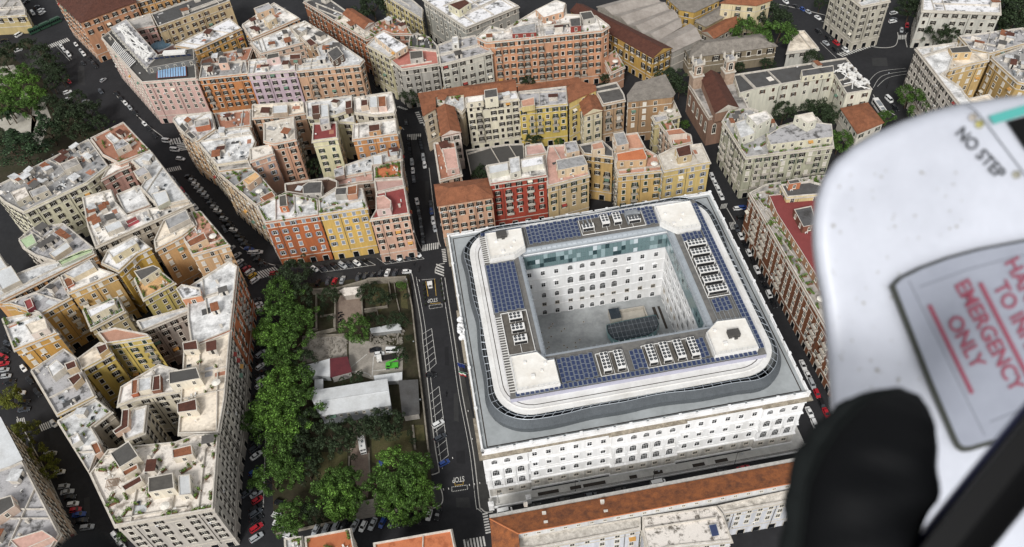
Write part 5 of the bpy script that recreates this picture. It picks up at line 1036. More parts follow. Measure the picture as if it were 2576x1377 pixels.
# --- church side
B('white L-shaped convent with dark grey roof', 'd', [(95, 547), (932, 422), (1132, 660), (932, 692), (842, 552), (280, 652), (140, 692)], 18, '#dad6c2', 'dark', 'convent', win='B', fh=4.6, sp=4.79, clutter=.15, corn=False, shops=False, band=False, pents=[([(600, 517), (836, 482), (842, 530), (608, 566)], 2.4, '#dcd4b8', 'dark')])
B('small house with orange tiled roof and two skylights', 'd', [(890, 800), (1090, 757), (1210, 905), (1015, 987)], 11.5, '#d5cfc0', 'tile', pitch=('hip', 2.2), win='V', fh=4)
B('grey-green apartment block with rounded balconies', 'd', [(15, 887), (60, 815), (220, 792), (380, 845), (430, 930), (590, 880), (720, 860), (832, 985), (845, 1080), (190, 1162)], 23, '#b7b69b', 'grey', win='X', fh=3.3, sp=3.31, bal=.5, balm=BALS, clutter=.5, plants=.25,
  pents=[([(200, 852), (340, 815), (382, 870), (275, 928)], 6.5, '#d0cebc', 'white'), ([(110, 905), (215, 868), (262, 982), (152, 1022)], 3.2, '#cfccba', 'white'), ([(345, 1000), (440, 940), (590, 890), (825, 915), (835, 1010), (372, 1068)], 3, '#d6d0b4', 'grey'), ([(552, 852), (682, 827), (717, 882), (652, 912)], 7, '#d3cfbb', 'cream')])
B('long brick apartment block with red roof terrace beside the palazzo street', 'T', [(1883, 484), (1925, 462), (2060, 440), (2330, 430), (2480, 800), (2125, 905)], 22.5, '#84502f', 'grey', win='P', fh=3.3, sp=3.88, clutter=.2, plants=.5, bal=.16, balm=BALS, pents=[([(1934, 491), (1975, 487), (2060, 470), (2330, 450), (2480, 760), (2160, 870), (2085, 745), (2015, 632), (1953, 535)], 3, '#b0805a', 'red'), ([(1440, 310), (1590, 280), (1640, 440), (1520, 462)], 6, '#7a4a38', 'dark', 'm2')])
B('yellow block rising behind the red roof terrace', 'm2', [(1320, 92), (1580, 60), (1760, 110), (1690, 180), (1380, 205)], 28.5, '#d6c184', 'dark', win='V', clutter=.6, pents=[([(1385, 60), (1480, 45), (1500, 80), (1400, 95)], 2.4, '#b86f45', 'dark')])
# --- top right
B('beige corner palazzo with arched loggia at the road fork', 'd', [(830, -120), (1045, 47), (1262, 2), (1180, -160)], 25, '#b9b2a0', 'white', 'palazzo', win='D', fh=3.7)
B('white classical house facing the tree-lined corner', 'd', [(1490, 77), (2080, 98), (2070, -60), (1500, -80)], 21, '#cbc8bc', 'white', 'palazzo', win='D', fh=4, sp=4.33, clutter=.2)
B('pale pinkish palazzo with long shuttered front', 'd', [(1440, 350), (1760, 308), (1690, 515), (1640, 545), (1782, 642), (1812, 690), (1880, 770), (1790, 800)], 27, '#c6bcb0', 'white', 'palazzo', win='D', fh=3.9, sp=3.53, clutter=.4)
B('ochre courtyard wing with dark roof house', 'd', [(1642, 440), (1700, 360), (1850, 385), (1992, 392), (1990, 440), (1850, 470), (1700, 512)], 25, '#c9a767', 'cream', win='W', clutter=.4, pents=[([(1690, 352), (1830, 335), (1862, 385), (1712, 392)], 3, '#cfae78', 'slate')])
B('ochre house with grey rooftop sheds', 'd', [(1760, 262), (2240, 200), (2320, 300), (2000, 392), (1850, 360)], 25, '#b8985c', 'grey', win='W', clutter=1.6)
B('ochre house crowded with rooftop machinery', 'd', [(2000, 425), (2243, 335), (2500, 400), (2500, 660), (2200, 605)], 24, '#b99856', 'grey', win='W', clutter=3, sp=4.10)
B('low ochre roof beside the pale pinkish palazzo', 'd', [(1780, 735), (1985, 690), (2060, 760), (1850, 860)], 23, '#cdb684', 'cream', win='W', clutter=.4)
# --- left block between park and avenue
B('long grey-roofed house along the park with cream courtyard wall', 'e', [(-80, 212), (655, -160), (800, 40), (640, 165), (170, 385), (30, 310)], 25, '#d6d0b0', 'grey', win='D', fh=3.6, clutter=1.6, pents=[([(75, 240), (185, 198), (215, 262), (120, 312)], 2.2, '#c6bca6', 'cream'), ([(212, 232), (330, 182), (362, 222), (235, 277)], 2.2, '#b9ae9a', 'grey'), ([(440, 30), (560, -20), (590, 30), (470, 80)], 2, '#b9b0a0', 'grey')])
B('corner house with pink terracotta deck at the avenue', 'a', [(660, 1017), (910, 895), (1112, 1110), (872, 1202), (752, 1142)], 26, '#c9a08a', 'terra', clutter=.5, plants=.3, pents=[([(830, 1062), (905, 1022), (955, 1062), (852, 1112)], 2.6, '#c9bcaa', 'grey'), ([(775, 1002), (812, 977), (882, 1032), (840, 1062)], .6, '#ddd6cc', 'white')])
B('dusty pink courtyard house near the terracotta deck', 'e', [(740, 146), (870, 75), (955, 42), (960, -10), (800, 32)], 24, '#bd8e80', 'white', clutter=.6, win='D')
B('house with bright stained roof and glazed shed on the avenue', 'e', [(960, 0), (1110, -75), (1392, 290), (1160, 342), (1030, 200), (1090, 110)], 26, '#d3c4ae', 'white', clutter=.8, pents=[([(1112, 250), (1222, 220), (1252, 300), (1162, 346)], 1.2, '#b9b6a0', 'metal'), ([(980, 85), (1060, 45), (1100, 90), (1020, 130)], 2.4, '#c6b6a2', 'grey')])
B('dusty salmon house round a narrow lightwell', 'e', [(850, 252), (1030, 180), (1112, 330), (920, 402)], 23, '#b98c78', 'white', win='B', clutter=.8)
B('white-roofed house stretching between two lightwells', 'e', [(600, 272), (820, 212), (852, 302), (940, 402), (1050, 362), (1160, 344), (1400, 300), (1422, 322), (700, 642), (640, 482)], 24, '#c6baa6', 'white', win='D', clutter=1.7, pents=[([(920, 450), (1000, 410), (1020, 440), (940, 480)], .6, '#b04a52', 'red'), ([(760, 490), (880, 440), (910, 490), (790, 540)], 1.4, '#c9c0b0', 'metal')])
B('grey house with pale green roof patches', 'e', [(130, 582), (240, 492), (470, 462), (692, 642), (440, 762), (250, 700), (160, 642)], 23, '#cbc2b6', 'grey', win='D', clutter=1.5, pents=[([(140, 590), (235, 540), (270, 610), (190, 655)], .3, '#b9bfa8', 'green'), ([(420, 745), (600, 665), (690, 650), (680, 680), (450, 780)], .3, '#b9bfa8', 'green'), ([(360, 690), (490, 600), (520, 640), (400, 720)], 1.6, '#b9a890', 'metal')])
B('long white strip roof in front of the green-patched house', 'e', [(-60, 1032), (-40, 900), (150, 822), (280, 772), (420, 742), (692, 652), (702, 692), (0, 1042)], 23, '#c48f52', 'white', win='D', clutter=1.2, pents=[([(-60, 830), (80, 780), (150, 890), (10, 960)], 2, '#b9ae9c', 'metal')])
B('ochre house with chequered terrace and maroon awning', 'e', [(10, 1062), (280, 962), (440, 852), (490, 960), (522, 1012), (300, 1132), (70, 1062)], 24, '#cc9d48', 'grey', win='W', bal=.35, balm=BALS, clutter=1.2, pents=[([(170, 1040), (225, 1015), (250, 1080), (200, 1110)], 1.6, '#7a2f38', 'red'), ([(460, 885), (520, 850), (545, 915), (480, 950)], 2, '#b5603c', 'tile')])
B('ochre house with white roof deck and tiled hut', 'e', [(440, 852), (682, 730), (722, 790), (852, 832), (600, 942), (500, 982)], 26, '#cca35c', 'white', win='W', bal=.3, balm=BALS, clutter=.7, pents=[([(470, 840), (660, 735), (700, 790), (540, 872)], 1.5, '#cdbb9a', 'white')])
B('mustard yellow house with raised white roof room', 'e', [(740, 760), (790, 662), (1000, 552), (1112, 642), (1010, 692), (870, 822)], 26, '#c79f2e', 'white', win='W', fh=3.5, clutter=.5, pents=[([(792, 672), (985, 570), (1010, 615), (830, 722)], 2.6, '#d9c9a0', 'white')])
B('peach-orange house with curved balcony stack', 'e', [(1130, 592), (1200, 442), (1372, 360), (1442, 482), (1340, 562), (1142, 662)], 26, '#d1a267', 'cream', win='W', bal=.4, balm=BALS, clutter=.5, pents=[([(1212, 442), (1370, 367), (1402, 432), (1242, 512)], 2, '#bdb3a4', 'grey')])
B('apricot corner house with planted tan terrace above the avenue', 'e', [(1340, 562), (1442, 472), (1402, 382), (1482, 372), (1652, 572), (1692, 622), (1412, 702)], 25, '#d5ab78', 'terral', win='W', plants=.7, clutter=.5, bal=.3, balm=BALS, pents=[([(1372, 602), (1502, 532), (1527, 582), (1402, 642)], 2.4, '#d8b890', 'tile')])
B('ochre house with green artificial lawn on the roof', 'e', [(5, 1167), (290, 1110), (422, 1272), (95, 1402)], 25, '#cc983c', 'white', win='W', bal=.3, balm=BALS, clutter=1, plants=.3, pents=[([(180, 1215), (330, 1165), (350, 1240), (230, 1290)], 2.4, '#d9c9bc', 'cream')])
B('stepped white balcony block with potted plants', 'e', [(600, 1102), (872, 1002), (922, 1112), (662, 1252)], 20, '#cdb987', 'white', win='P', bal=.6, balm=BALS, plants=.9, clutter=.3, pents=[([(640, 1110), (840, 1025), (850, 1065), (665, 1160)], 2.4, '#d9cdb0', 'white')])
B('lemon house with louvred canopy and terraces', 'e', [(980, 872), (1160, 792), (1292, 902), (1050, 1032)], 22, '#d2bf63', 'tan', win='P', plants=.8, clutter=.4, pents=[([(985, 820), (1130, 775), (1180, 800), (1040, 890)], 2.6, '#d9d0b0', 'dark')])
# --- bottom left block
B('grey courtyard wing with open dark shutters', 'e', [(1000, 1185), (1380, 1080), (1402, 1112), (1042, 1262)], 24, '#a3998d', 'white', win='D', fh=3.3, sp=3.65, clutter=.4, bal=.1)
B('orange hexagonal roof tower with pale cap', 'e', [(1290, 952), (1340, 912), (1480, 940), (1490, 1002), (1340, 1032)], 28, '#cb875e', 'white', win='P', clutter=0, name='roof_tower', cat='tower', corn=False)
B('long white-roofed house with orange street facade', 'T', [(470, 722), (575, 655), (598, 668), (580, 830), (480, 872), (470, 800)], 25.5, '#c46c38', 'white', win='V', fh=3.6, bal=.2, clutter=.5)
B('long white-roofed house with grey street facade', 'T', [(480, 872), (580, 832), (566, 1000), (550, 1090), (445, 1092), (455, 970), (460, 880)], 25.5, '#b3aa9e', 'cream', win='D', fh=3.6, clutter=.35, plants=.15, pents=[([(1172, 60), (1265, 40), (1275, 105), (1178, 112)], 2.4, '#d9cdb8', 'tilebrown', 'h'), ([(1137, 450), (1260, 418), (1268, 495), (1140, 512)], 2.4, '#d9cdb8', 'tilebrown', 'h'), ([(1085, 247), (1262, 217), (1288, 290), (1087, 328)], 3.6, '#ded3bd', 'slate', 'h')])
B('cream corner block with planted roof terraces and grey front', 'h', [(570, 902), (690, 742), (880, 717), (1130, 692), (1250, 645), (1405, 640), (1372, 1132), (730, 1242)], 25.5, '#b9b1a6', 'cream', win='D', fh=3.7, sp=4.10, ww=1.1, plants=.62, clutter=.25,
  pents=[([(705, 772), (825, 692), (890, 790), (767, 866)], 3.6, '#ded3bd', 'slate'), ([(952, 926), (1110, 896), (1120, 996), (952, 1026)], 3.6, '#ded3bd', 'slate'), ([(775, 982), (900, 912), (916, 950), (802, 1016)], 2.0, '#d8ccb8', 'tilebrown'), ([(1105, 745), (1230, 715), (1240, 780), (1110, 806)], 2.2, '#d8ccb8', 'tile'), ([(780, 888), (880, 838), (890, 870), (800, 922)], 1.8, '#d8ccb8', 'tile'), ([(1145, 915), (1220, 905), (1230, 1035), (1150, 1045)], 2.2, '#cfc6b4', 'metal')])
B('white terrace house along the left street with parasols', 'h', [(360, 562), (615, 417), (720, 502), (590, 602), (650, 702), (570, 902)], 25, '#cfc2ac', 'white', win='D', clutter=1, plants=.3, pents=[([(445, 670), (500, 640), (520, 690), (462, 722)], 1.6, '#cfc9bc', 'white'), ([(577, 715), (625, 695), (655, 760), (612, 785)], 1.8, '#c9a890', 'tile')])
B('cream inner wing over the triangular courtyard', 'h', [(850, 482), (950, 456), (928, 640), (800, 690), (780, 642), (830, 540)], 25, '#d9ceb4', 'white', win='D', fh=3.3, clutter=.3, pents=[([(785, 490), (830, 485), (825, 600), (740, 650), (722, 628), (775, 590)], 1.4, '#c9a890', 'tilebrown')])
B('cream house round the courtyard with small tiled sheds', 'h', [(745, 467), (770, 342), (1020, 192), (1150, 230), (1165, 370), (870, 422)], 25, '#d9ceb4', 'white', win='D', fh=3.3, clutter=.6, pents=[([(890, 290), (975, 272), (970, 360), (890, 376)], 1.6, '#d3c8b4', 'white'), ([(845, 300), (888, 290), (884, 385), (842, 396)], 1, '#b9653f', 'tile'), ([(985, 275), (1030, 265), (1032, 362), (975, 372)], 1.6, '#8a5a44', 'tilebrown')])
B('ochre house with grey flat roof on the left street', 'h', [(190, 237), (410, 92), (490, 152), (612, 402), (360, 527)], 25, '#c7a548', 'grey', win='D', bal=.3, clutter=.8, pents=[([(302, 217), (362, 167), (417, 217), (335, 285)], 2, '#cfc8ba', 'white'), ([(412, 195), (480, 170), (495, 215), (430, 240)], 2, '#c9b08a', 'tilebrown'), ([(432, 290), (505, 250), (525, 285), (470, 340)], 2, '#c9b08a', 'tilebrown')])
B('bright yellow courtyard house with cream roof', 'h', [(490, 162), (640, 52), (690, 62), (722, 127), (522, 237)], 25, '#cfb14a', 'cream', win='D', bal=.4, clutter=.5, pents=[([(612, 85), (680, 62), (695, 100), (640, 140)], 2, '#c9a870', 'tilebrown')])
B('lemon yellow courtyard house with apricot roof deck', 'h', [(620, -10), (740, -42), (950, 0), (965, 22), (682, 67)], 26, '#d2b754', 'terral', win='V', fh=3.4, bal=.15, clutter=.4)
B('house with ribbed metal roof in the lower left street', 'h', [(-150, 602), (0, 540), (142, 812), (60, 852), (-100, 902)], 23, '#b9ab98', 'metal', win='D', pitch=('flat', 0))
B('house with pinkish roof rim in the lower left street', 'h', [(-100, 902), (60, 852), (142, 817), (385, 1292), (300, 1420), (-100, 1420)], 23, '#bda58f', 'grey', win='D', clutter=.5, pents=[([(-60, 1080), (70, 1040), (95, 1110), (-40, 1200)], 3, '#d3b8a4', 'slate'), ([(60, 1330), (270, 1265), (340, 1310), (130, 1400)], 2, '#d8b09c', 'pink')])
B('house with cream corner in the far left street', 'e', [(-200, 700), (-40, 640), (60, 790), (-60, 840)], 22, '#cfc4b0', 'metal', win='D')
# --- bottom edge
B('orange roof terrace rimmed with creepers at the lower street', 'k', [(130, 1160), (690, 1055), (760, 1400), (150, 1480)], 20, '#d0c0b0', 'orange', plants=.5, clutter=.25)
B('bright orange roof with white rim at the lower street', 'k', [(960, 1232), (1912, 1065), (2000, 1500), (1000, 1560)], 20, '#cdb9a6', 'orange', clutter=.15)
B('white rimmed roof strip at the lower street', 'k', [(-120, 1180), (100, 1150), (130, 1500), (-100, 1500)], 20, '#cfc9bf', 'white', plants=.6, clutter=.2)
# ------------------------------------------------------------------ church with two bell towers
M_CHW = wallm('#96735e')
cp_ = [U('c', x, y, 17) for x, y in ((1545, 612), (1880, 562), (1990, 792), (1692, 852))]; cc = sum(cp_, Vector())/4; cc.z = 0
CH = thing('church', cc, 'salmon brick church with dark tiled nave and two pinnacled bell towers', 'church')
P = ccw([tuple(p[:2]) for p in cp_]); b = MB(); b.prism(P, 0, 15.5); link('wall', b.mesh('wall', M_CHW, cc), CH); occ(P, 0, 15)
b = MB(); b.face([(p[0], p[1], 15.5) for p in P]); i2 = inset(P, .6); b.prism(P, 15.2, 16.1, 1); b.ring(P, i2, 16.1, 1); b.prism(i2[::-1], 15.5, 16.1, 1); link('aisle_roof', b.mesh('aisle_roof', [roofm('grey'), M_CAP], cc), CH)
NV = ccw([tuple(U('c', x, y, 20)[:2]) for x, y in ((1632, 572), (1768, 552), (1905, 795), (1738, 835))]); b = MB(); b.prism(NV, 15, 20); link('nave_wall', b.mesh('nave_wall', M_CHW, cc), CH)
q = [Vector((*p, 20)) for p in inset(NV, -.4)]
if (q[1]-q[0]).length < (q[2]-q[1]).length: q = q[1:]+q[:1]
m0, m1 = (q[0]+q[3])/2+Vector((0, 0, 3.2)), (q[1]+q[2])/2+Vector((0, 0, 3.2)); b = MB(); b.face([q[0], q[1], m1, m0]); b.face([q[2], q[3], m0, m1]); b.face([q[1], q[2], m1], 1); b.face([q[3], q[0], m0], 1)
link('nave_roof', b.mesh('nave_roof', [roofm('tilebrown'), M_STONE], cc), CH)
e_ = (Vector(P[1])-Vector(P[0])); 
for i in range(4):
    a, c = Vector((*P[i], 0)), Vector((*P[(i+1) % 4], 0)); e = (c-a); L = e.length; e.normalize(); n = Vector((e.y, -e.x, 0))
    if not cam_side((a+c)/2+Vector((0, 0, 8)), n): continue
    for k in range(int(L/5)):
        p = a+e*(L/int(L/5)*(k+.5)); link('lancet_window', WMA, CH, (p.x-cc.x, p.y-cc.y, 9), math.atan2(n.y, n.x)-pi/2, (1.3, 1, 2.4))
    b = MB(); k = 0.0
    while k < L: p = a+e*k+n*.12; b.box((p.x, p.y, 14.8), (.5, .5, .5), math.atan2(e.y, e.x)); k += 1.0
    link('corbel_table', b.mesh('corbel_table', M_STONE, cc), CH)
M_TW = mat('pinkish tower stone', lin('#b39d8a'), .92, lin('#7d6756'), .8, .6, .15)
rz = math.atan2(e_.y, e_.x)
for x, y in ((1602, 520), (1835, 490)):
    p = U('c', x, y, 24); t = MB(); s = 4.6
    t.box((0, 0, 11), (s, s, 22), 0); t.box((0, 0, 22.2), (s+.8, s+.8, .5), 0, 1); t.box((0, 0, 25.2), (s*.82, s*.82, 5.6), 0); t.box((0, 0, 28.1), (s+.2, s+.2, .4), 0, 1)
    for dx in (-1, 1):
        for dy in (-1, 1):
            t.box((dx*s*.42, dy*s*.42, 28.9), (.9, .9, 1.6), 0, 1); t.loft([[(dx*s*.42+a*.45, dy*s*.42+c*.45, 29.7) for a, c in ((-1, -1), (1, -1), (1, 1), (-1, 1))], [(dx*s*.42+a*.05, dy*s*.42+c*.05, 31.0) for a, c in ((-1, -1), (1, -1), (1, 1), (-1, 1))]], 1)
    t.box((0, 0, 28.6), (s*.7, s*.7, .6), 0, 2)
    o = link('bell_tower', t.mesh('bell_tower', [M_TW, M_STONE, roofm('grey')]), CH, (p.x-cc.x, p.y-cc.y, 0), rz)
    for k in range(4): link('belfry_opening', WMA, o, (sin(k*pi/2)*-s*.41, cos(k*pi/2)*s*.41, 25.2), k*pi/2, (1.5, 1, 1.7))
# ------------------------------------------------------------------ hotel roof details
hr, hc, _ = HOTEL
def hq(x, y, z): p = U('a', x, y, z); return (p.x-hc.x, p.y-hc.y, z)
M_SKYB = mat('blue skylight glass', lin('#8fb4d6'), .2, fine=.05, spec=.7)
M_RED = mat('rust red trim', lin('#8a4434'), .8)
b = MB(); b.face([hq(x, y, 25.05) for x, y in ((1155, 580), (1378, 562), (1372, 480), (1158, 502))]); link('skylight_curb', b.mesh('skylight_curb', M_RED), hr)
for i in range(11):
    t0, t1 = i/11+.008, (i+1)/11-.012; A = lambda t: (1162+212*t, 576-17*t); D = lambda t: (1162+208*t, 512-22*t); b = MB(); b.face([hq(*A(t0), 25.3), hq(*A(t1), 25.3), hq(*D(t1), 25.3), hq(*D(t0), 25.3)]); link('skylight_pane', b.mesh('skylight_pane', M_SKYB), hr)
for i in range(17):
    t0, t1 = i/17+.008, (i+.62)/17; A = lambda t: (818+140*t, 348+152*t); D = lambda t: (850+155*t, 300+155*t); b = MB(); b.face([hq(*A(t0), 25.4), hq(*A(t1), 25.4), hq(*D(t1), 25.4), hq(*D(t0), 25.4)]); link('skylight_louvre', b.mesh('skylight_louvre', M_WHITE), hr)
Rh = random.Random(6); b = MB(); prev = None
for i in range(46):
    t = Rh.random(); s = Rh.random(); x = 850+230*t+60*s; y = 205+240*t+(-45)*s+20; q = hq(x, y, 27.7); b.box((q[0], q[1], 28.0+Rh.random()*.6), (Rh.uniform(.6, 2.4), Rh.uniform(.6, 1.6), Rh.uniform(.6, 1.6)), Rh.uniform(0, 3))
    if prev and Rh.random() < .6: b.bar((prev[0], prev[1], 28.4), (q[0], q[1], 28.6), .28, 0, 7)
    prev = q if i % 3 else None
link('roof_ducts', b.mesh('roof_ducts', M_WHITE), hr)
b = MB(); q = hq(1290, 395, 27.7); b.box((q[0], q[1], 28.2), (11, 2.6, 1.4), -.05); link('roof_plant', b.mesh('roof_plant', M_WHITE), hr)
for i in range(8): q = hq(1115+i*40, 440-i*4, 28); b = MB(); b.box((0, 0, 0), (2.0, .1, 1.4)); o = link('solar_panel', b.mesh('solar_panel', M_PV), hr, (q[0], q[1], 28.4)); o.rotation_euler = (.5, 0, -.05)
P = [U('a', x, y, 10) for x, y in ((1100, 305), (1200, 265), (1285, 332), (1168, 388))]; c0 = sum(P, Vector())/4
dm = thing('glass_dome', (c0.x, c0.y, 0), 'shallow blue glass dome on a pink base behind the hotel', 'dome'); b = MB(); b.prism(ccw([tuple(p[:2]) for p in P]), 0, 10, 0, 1); link('base', b.mesh('base', [wallm('#d3a9a0'), roofm('white')], (c0.x, c0.y, 0)), dm)
b = MB(); n = 16; b.loft([[(6.2*cos(a)*cos(2*pi*i/n), 6.2*cos(a)*sin(2*pi*i/n), 10+2.6*sin(a)) for i in range(n)] for a in (0, .3, .6, .9, 1.2, 1.5)]); link('glass_shell', b.mesh('glass_shell', mat('pale blue glass', lin('#7fa3b8'), .2, fine=.05)), dm)
b = MB()
for i in range(n):
    pr = None
    for a in (0, .3, .6, .9, 1.2, 1.5):
        q = (6.24*cos(a)*cos(2*pi*i/n), 6.24*cos(a)*sin(2*pi*i/n), 10.03+2.6*sin(a))
        if pr: b.bar(pr, q, .06, 0, 4)
        pr = q
link('ribs', b.mesh('ribs', M_STEEL), dm)
# convent roof plant
b = MB(); Rc = random.Random(9); c0 = U('d', 980, 580, 18)
for i in range(60):
    t, s = Rc.random(), Rc.random(); p = U('d', 870+150*t+80*s, 490+160*t-20*s, 18); b.box((p.x-c0.x, p.y-c0.y, .6+Rc.random()), (Rc.uniform(.4, 2.2), Rc.uniform(.4, 1.6), Rc.uniform(.5, 1.6)), .2+Rc.choice((0, pi/2)))
for i in range(16):
    t, s = Rc.random(), Rc.random(); p = U('d', 870+150*t, 490+160*t, 18); q = p+Vector((Rc.uniform(-6, 6), Rc.uniform(-6, 6), 0)); b.bar((p.x-c0.x, p.y-c0.y, 1.4), (q.x-c0.x, q.y-c0.y, 1.5), .25, 0, 7)
tag(link('roof_plant', b.mesh('roof_plant', M_WHITE), None, (c0.x, c0.y, 17.3)), 'cluster of white air ducts and machines on the convent roof', 'machinery')
# ------------------------------------------------------------------ arcaded building and tram at the far corner
B('yellow arcaded building at the tram stop', 'a', [(-150, -20), (100, -90), (185, 60), (190, 110), (-150, 130)], 12, '#b9a46c', 'grey', 'arcade_building', win='D', ww=2.0, wh=1.8, sp=5.5, fh=5, arch=True, clutter=.1)
p0, p1 = U('a', 215, 250, 1), U('a', 450, 145, 1); d_ = (p1-p0); tl = d_.length; ang = math.atan2(d_.y, d_.x); mid = (p0+p1)/2
tr = thing('tram', (mid.x, mid.y, 0), 'dark green tram standing beside the arcaded building', 'tram', rz=ang)
M_TG = mat('tram green', lin('#33503f'), .4, fine=.05)
for k in range(3):
    L = tl/3-.5; x = (k-1)*tl/3; b = MB(); b.box((x, 0, 1.8), (L, 2.4, 2.7)); b.box((x, 0, 3.3), (L*.8, 1.6, .5)); o = link('carriage', b.mesh('carriage', M_TG), tr)
    for s in (-1, 1):
        for j in range(5): b = MB(); b.box((x-L/2+L*(j+.5)/5, s*1.21, 2.2), (L/5*.8, .04, 1.1)); link('tram_window', b.mesh('tram_window', M_PANE), o)
    b = MB(); [b.cyl((x+dx, dy, .02), .4, .4, .4, 8) for dx in (-2.5, 2.5) for dy in (-.8, .8)]; link('bogie', b.mesh('bogie', M_IRON), tr)
# ------------------------------------------------------------------ long tiled building and white terraces in the lower right
def LP(x, y, z): return U('j', x, y, z)
e0, e1, r1, r0 = LP(178, 712, 17.5), LP(2800, 222, 17.5), LP(2830, 380, 20.5), LP(400, 828, 20.5)
c0 = (e0+e1+r0+r1)/4; c0.z = 0
LB = thing('barracks', c0, 'long building with mottled orange tiled roof in front of the palazzo', 'building')
h0 = LP(205, 1040, 17.5)
b = MB(); b.face([e0, r0, r1, e1]); h1 = LP(420, 1040, 20.5); b.face([e0, h0, h1, r0])
M_OT = mat('mottled roof tile', lin('#a9683f', 1.05), .92, lin('#5e4034'), 1.0, .45, .2, bump=.5, wave=2.2)
link('roof', b.mesh('roof', M_OT, c0), LB)
b = MB(); b.bar(e0, r0, .25); b.bar(r0, r1, .2); link('ridge', b.mesh('ridge', mat('ridge tile', lin('#b5714a')), c0), LB)
b = MB()
for a, c in ((e0, e1), (e0, h0)):
    b.face([(a.x, a.y, 0), (c.x, c.y, 0), (c.x, c.y, 17.4), (a.x, a.y, 17.4)])
for a, c in ((r0, r1), (r0, h1)): b.face([(a.x, a.y, 10), (c.x, c.y, 10), (c.x, c.y, 20.4), (a.x, a.y, 20.4)])
link('wall', b.mesh('wall', wallm('#cdccca'), c0), LB)
b = MB(); n = Vector((-(e1-e0).y, (e1-e0).x, 0)).normalized(); a, c = e0+n*.6, e1+n*.6
for z0, z1, k in ((17.2, 17.8, 0),): b.box(((a.x+c.x)/2, (a.y+c.y)/2, 17.5), ((c-a).length, .9, .7), math.atan2((c-a).y, (c-a).x))
link('eaves_parapet', b.mesh('eaves_parapet', M_KERB, c0), LB)
OCC_V.extend([(p.x, p.y, p.z) for p in (e0, e1, r1, r0)]); OCC_F.append(tuple(range(len(OCC_V)-4, len(OCC_V))))
M_OC = mat('red lamp', lin('#8a2a2a'), .6)
for k in range(24):
    t = (k+.5)/24; p = r0.lerp(r1, t); nn = Vector(((r1-r0).y, -(r1-r0).x, 0)).normalized(); rz = math.atan2(nn.y, nn.x)-pi/2
    link('window', WMS, LB, (p.x-c0.x+nn.x*.02, p.y-c0.y+nn.y*.02, 19.0), rz, (1.2, 1, .8))
for x, y in ((455, 600), (598, 670), (612, 742), (1048, 580), (1075, 658)):
    p = LP(x, y, 18.6 if x == 598 else 19.4); b = MB(); b.box((0, 0, .2), (1.0, .8, 1.2)); b.box((0, 0, .85), (1.2, 1.0, .12)); link('chimney', b.mesh('chimney', M_CAP), LB, (p.x-c0.x, p.y-c0.y, p.z-.6))
B('white terrace with flaking roof behind the mottled tiles, left part', 'j', [(405, 940), (405, 850), (1350, 690), (1352, 790), (520, 945)], 17.5, '#d2d3d8', 'patch', 'barracks_wing', win='P', clutter=.1, par=.4)
B('broad white terrace with flaking roof and one solar panel', 'j', [(1352, 690), (1930, 605), (1985, 668), (2060, 885), (1560, 935), (1402, 990), (1352, 790)], 17.5, '#d2d3d8', 'patch', 'barracks_wing', win='P', clutter=.12, par=.4)
B('white terrace with flaking roof over the far courtyard', 'j', [(1930, 605), (2750, 425), (2750, 530), (1985, 670)], 17.5, '#d2d3d8', 'patch', 'barracks_wing', win='P', fh=3.4, sp=3.2, clutter=.1, par=.4)
p = U('j', 1915, 795, 18.2); b = MB(); b.box((0, 0, .3), (2.2, 3.6, .1), 0, 1); b.face([(-1, -1.7, .36), (1, -1.7, .36), (1, 1.7, .36), (-1, 1.7, .36)])
o = tag(link('solar_panel', b.mesh('solar_panel', [M_PV, M_STEEL]), None, (p.x, p.y, 17.1), PA), 'single dark blue solar panel on the flaking white terrace', 'solar panel'); o.rotation_euler = (.25, 0, PA)
# ------------------------------------------------------------------ things inside the walled garden
def shed(label, fr, pts, h, wall, roof, name='shed', cat='shed', win=None, pitch=('flat', 0), **k): return B(label, fr, pts, h, wall, roof, name, cat, win=win, pitch=pitch, clutter=0, band=False, corn=False, shops=False, **k)
shed('long two-storey site cabin with white metal roof in the garden', 'i', [(440, 375), (945, 295), (968, 462), (515, 532)], 6.6, '#a9adb1', 'metal', 'site_cabin', 'cabin', win='P', pitch=('gable', .6), fh=2.9, sp=2.6, ww=.7, wh=.6, top=.8)
shed('low white-roofed cabin next to the maroon roof', 'i', [(395, 215), (577, 165), (580, 275), (395, 268)], 3.8, '#b9bcbd', 'metal', 'site_cabin', 'cabin', win='P', fh=3, ww=.7, wh=.6, top=1)
shed('maroon-roofed canopy in the garden yard', 'i', [(580, 165), (690, 152), (716, 246), (583, 282)], 4.2, '#b0aaa4', 'maroon', 'canopy', 'canopy')
shed('small grey-roofed shed beside the white cabin', 'i', [(482, 300), (532, 296), (532, 360), (482, 364)], 3, '#8f9194', 'metal')
shed('dark flat-roofed garage against the garden wall', 'i', [(1022, 306), (1142, 300), (1152, 515), (1046, 532)], 4.2, '#a09a92', 'dark', 'garage', 'garage')
shed('thin metal lean-to roof beside the dark garage', 'i', [(862, 275), (1040, 252), (1040, 300), (870, 312)], 3.2, '#9a9a98', 'metal')
shed('corrugated shelter among the garden ruins', 'g', [(960, 1245), (1175, 1205), (1190, 1250), (970, 1275)], 3, '#8c8c8a', 'metal', 'shelter', 'shelter')
gh = shed('pale gatehouse block behind the garden gate', 'g', [(735, 965), (770, 945), (890, 935), (905, 960), (875, 985), (770, 1000)], 3.5, '#b9aea0', 'cream', 'gatehouse', 'gatehouse')
M_GW = mat('old garden wall', lin('#8c8579', 1.1), .95, lin('#5a5349'), .8, .5, .15)
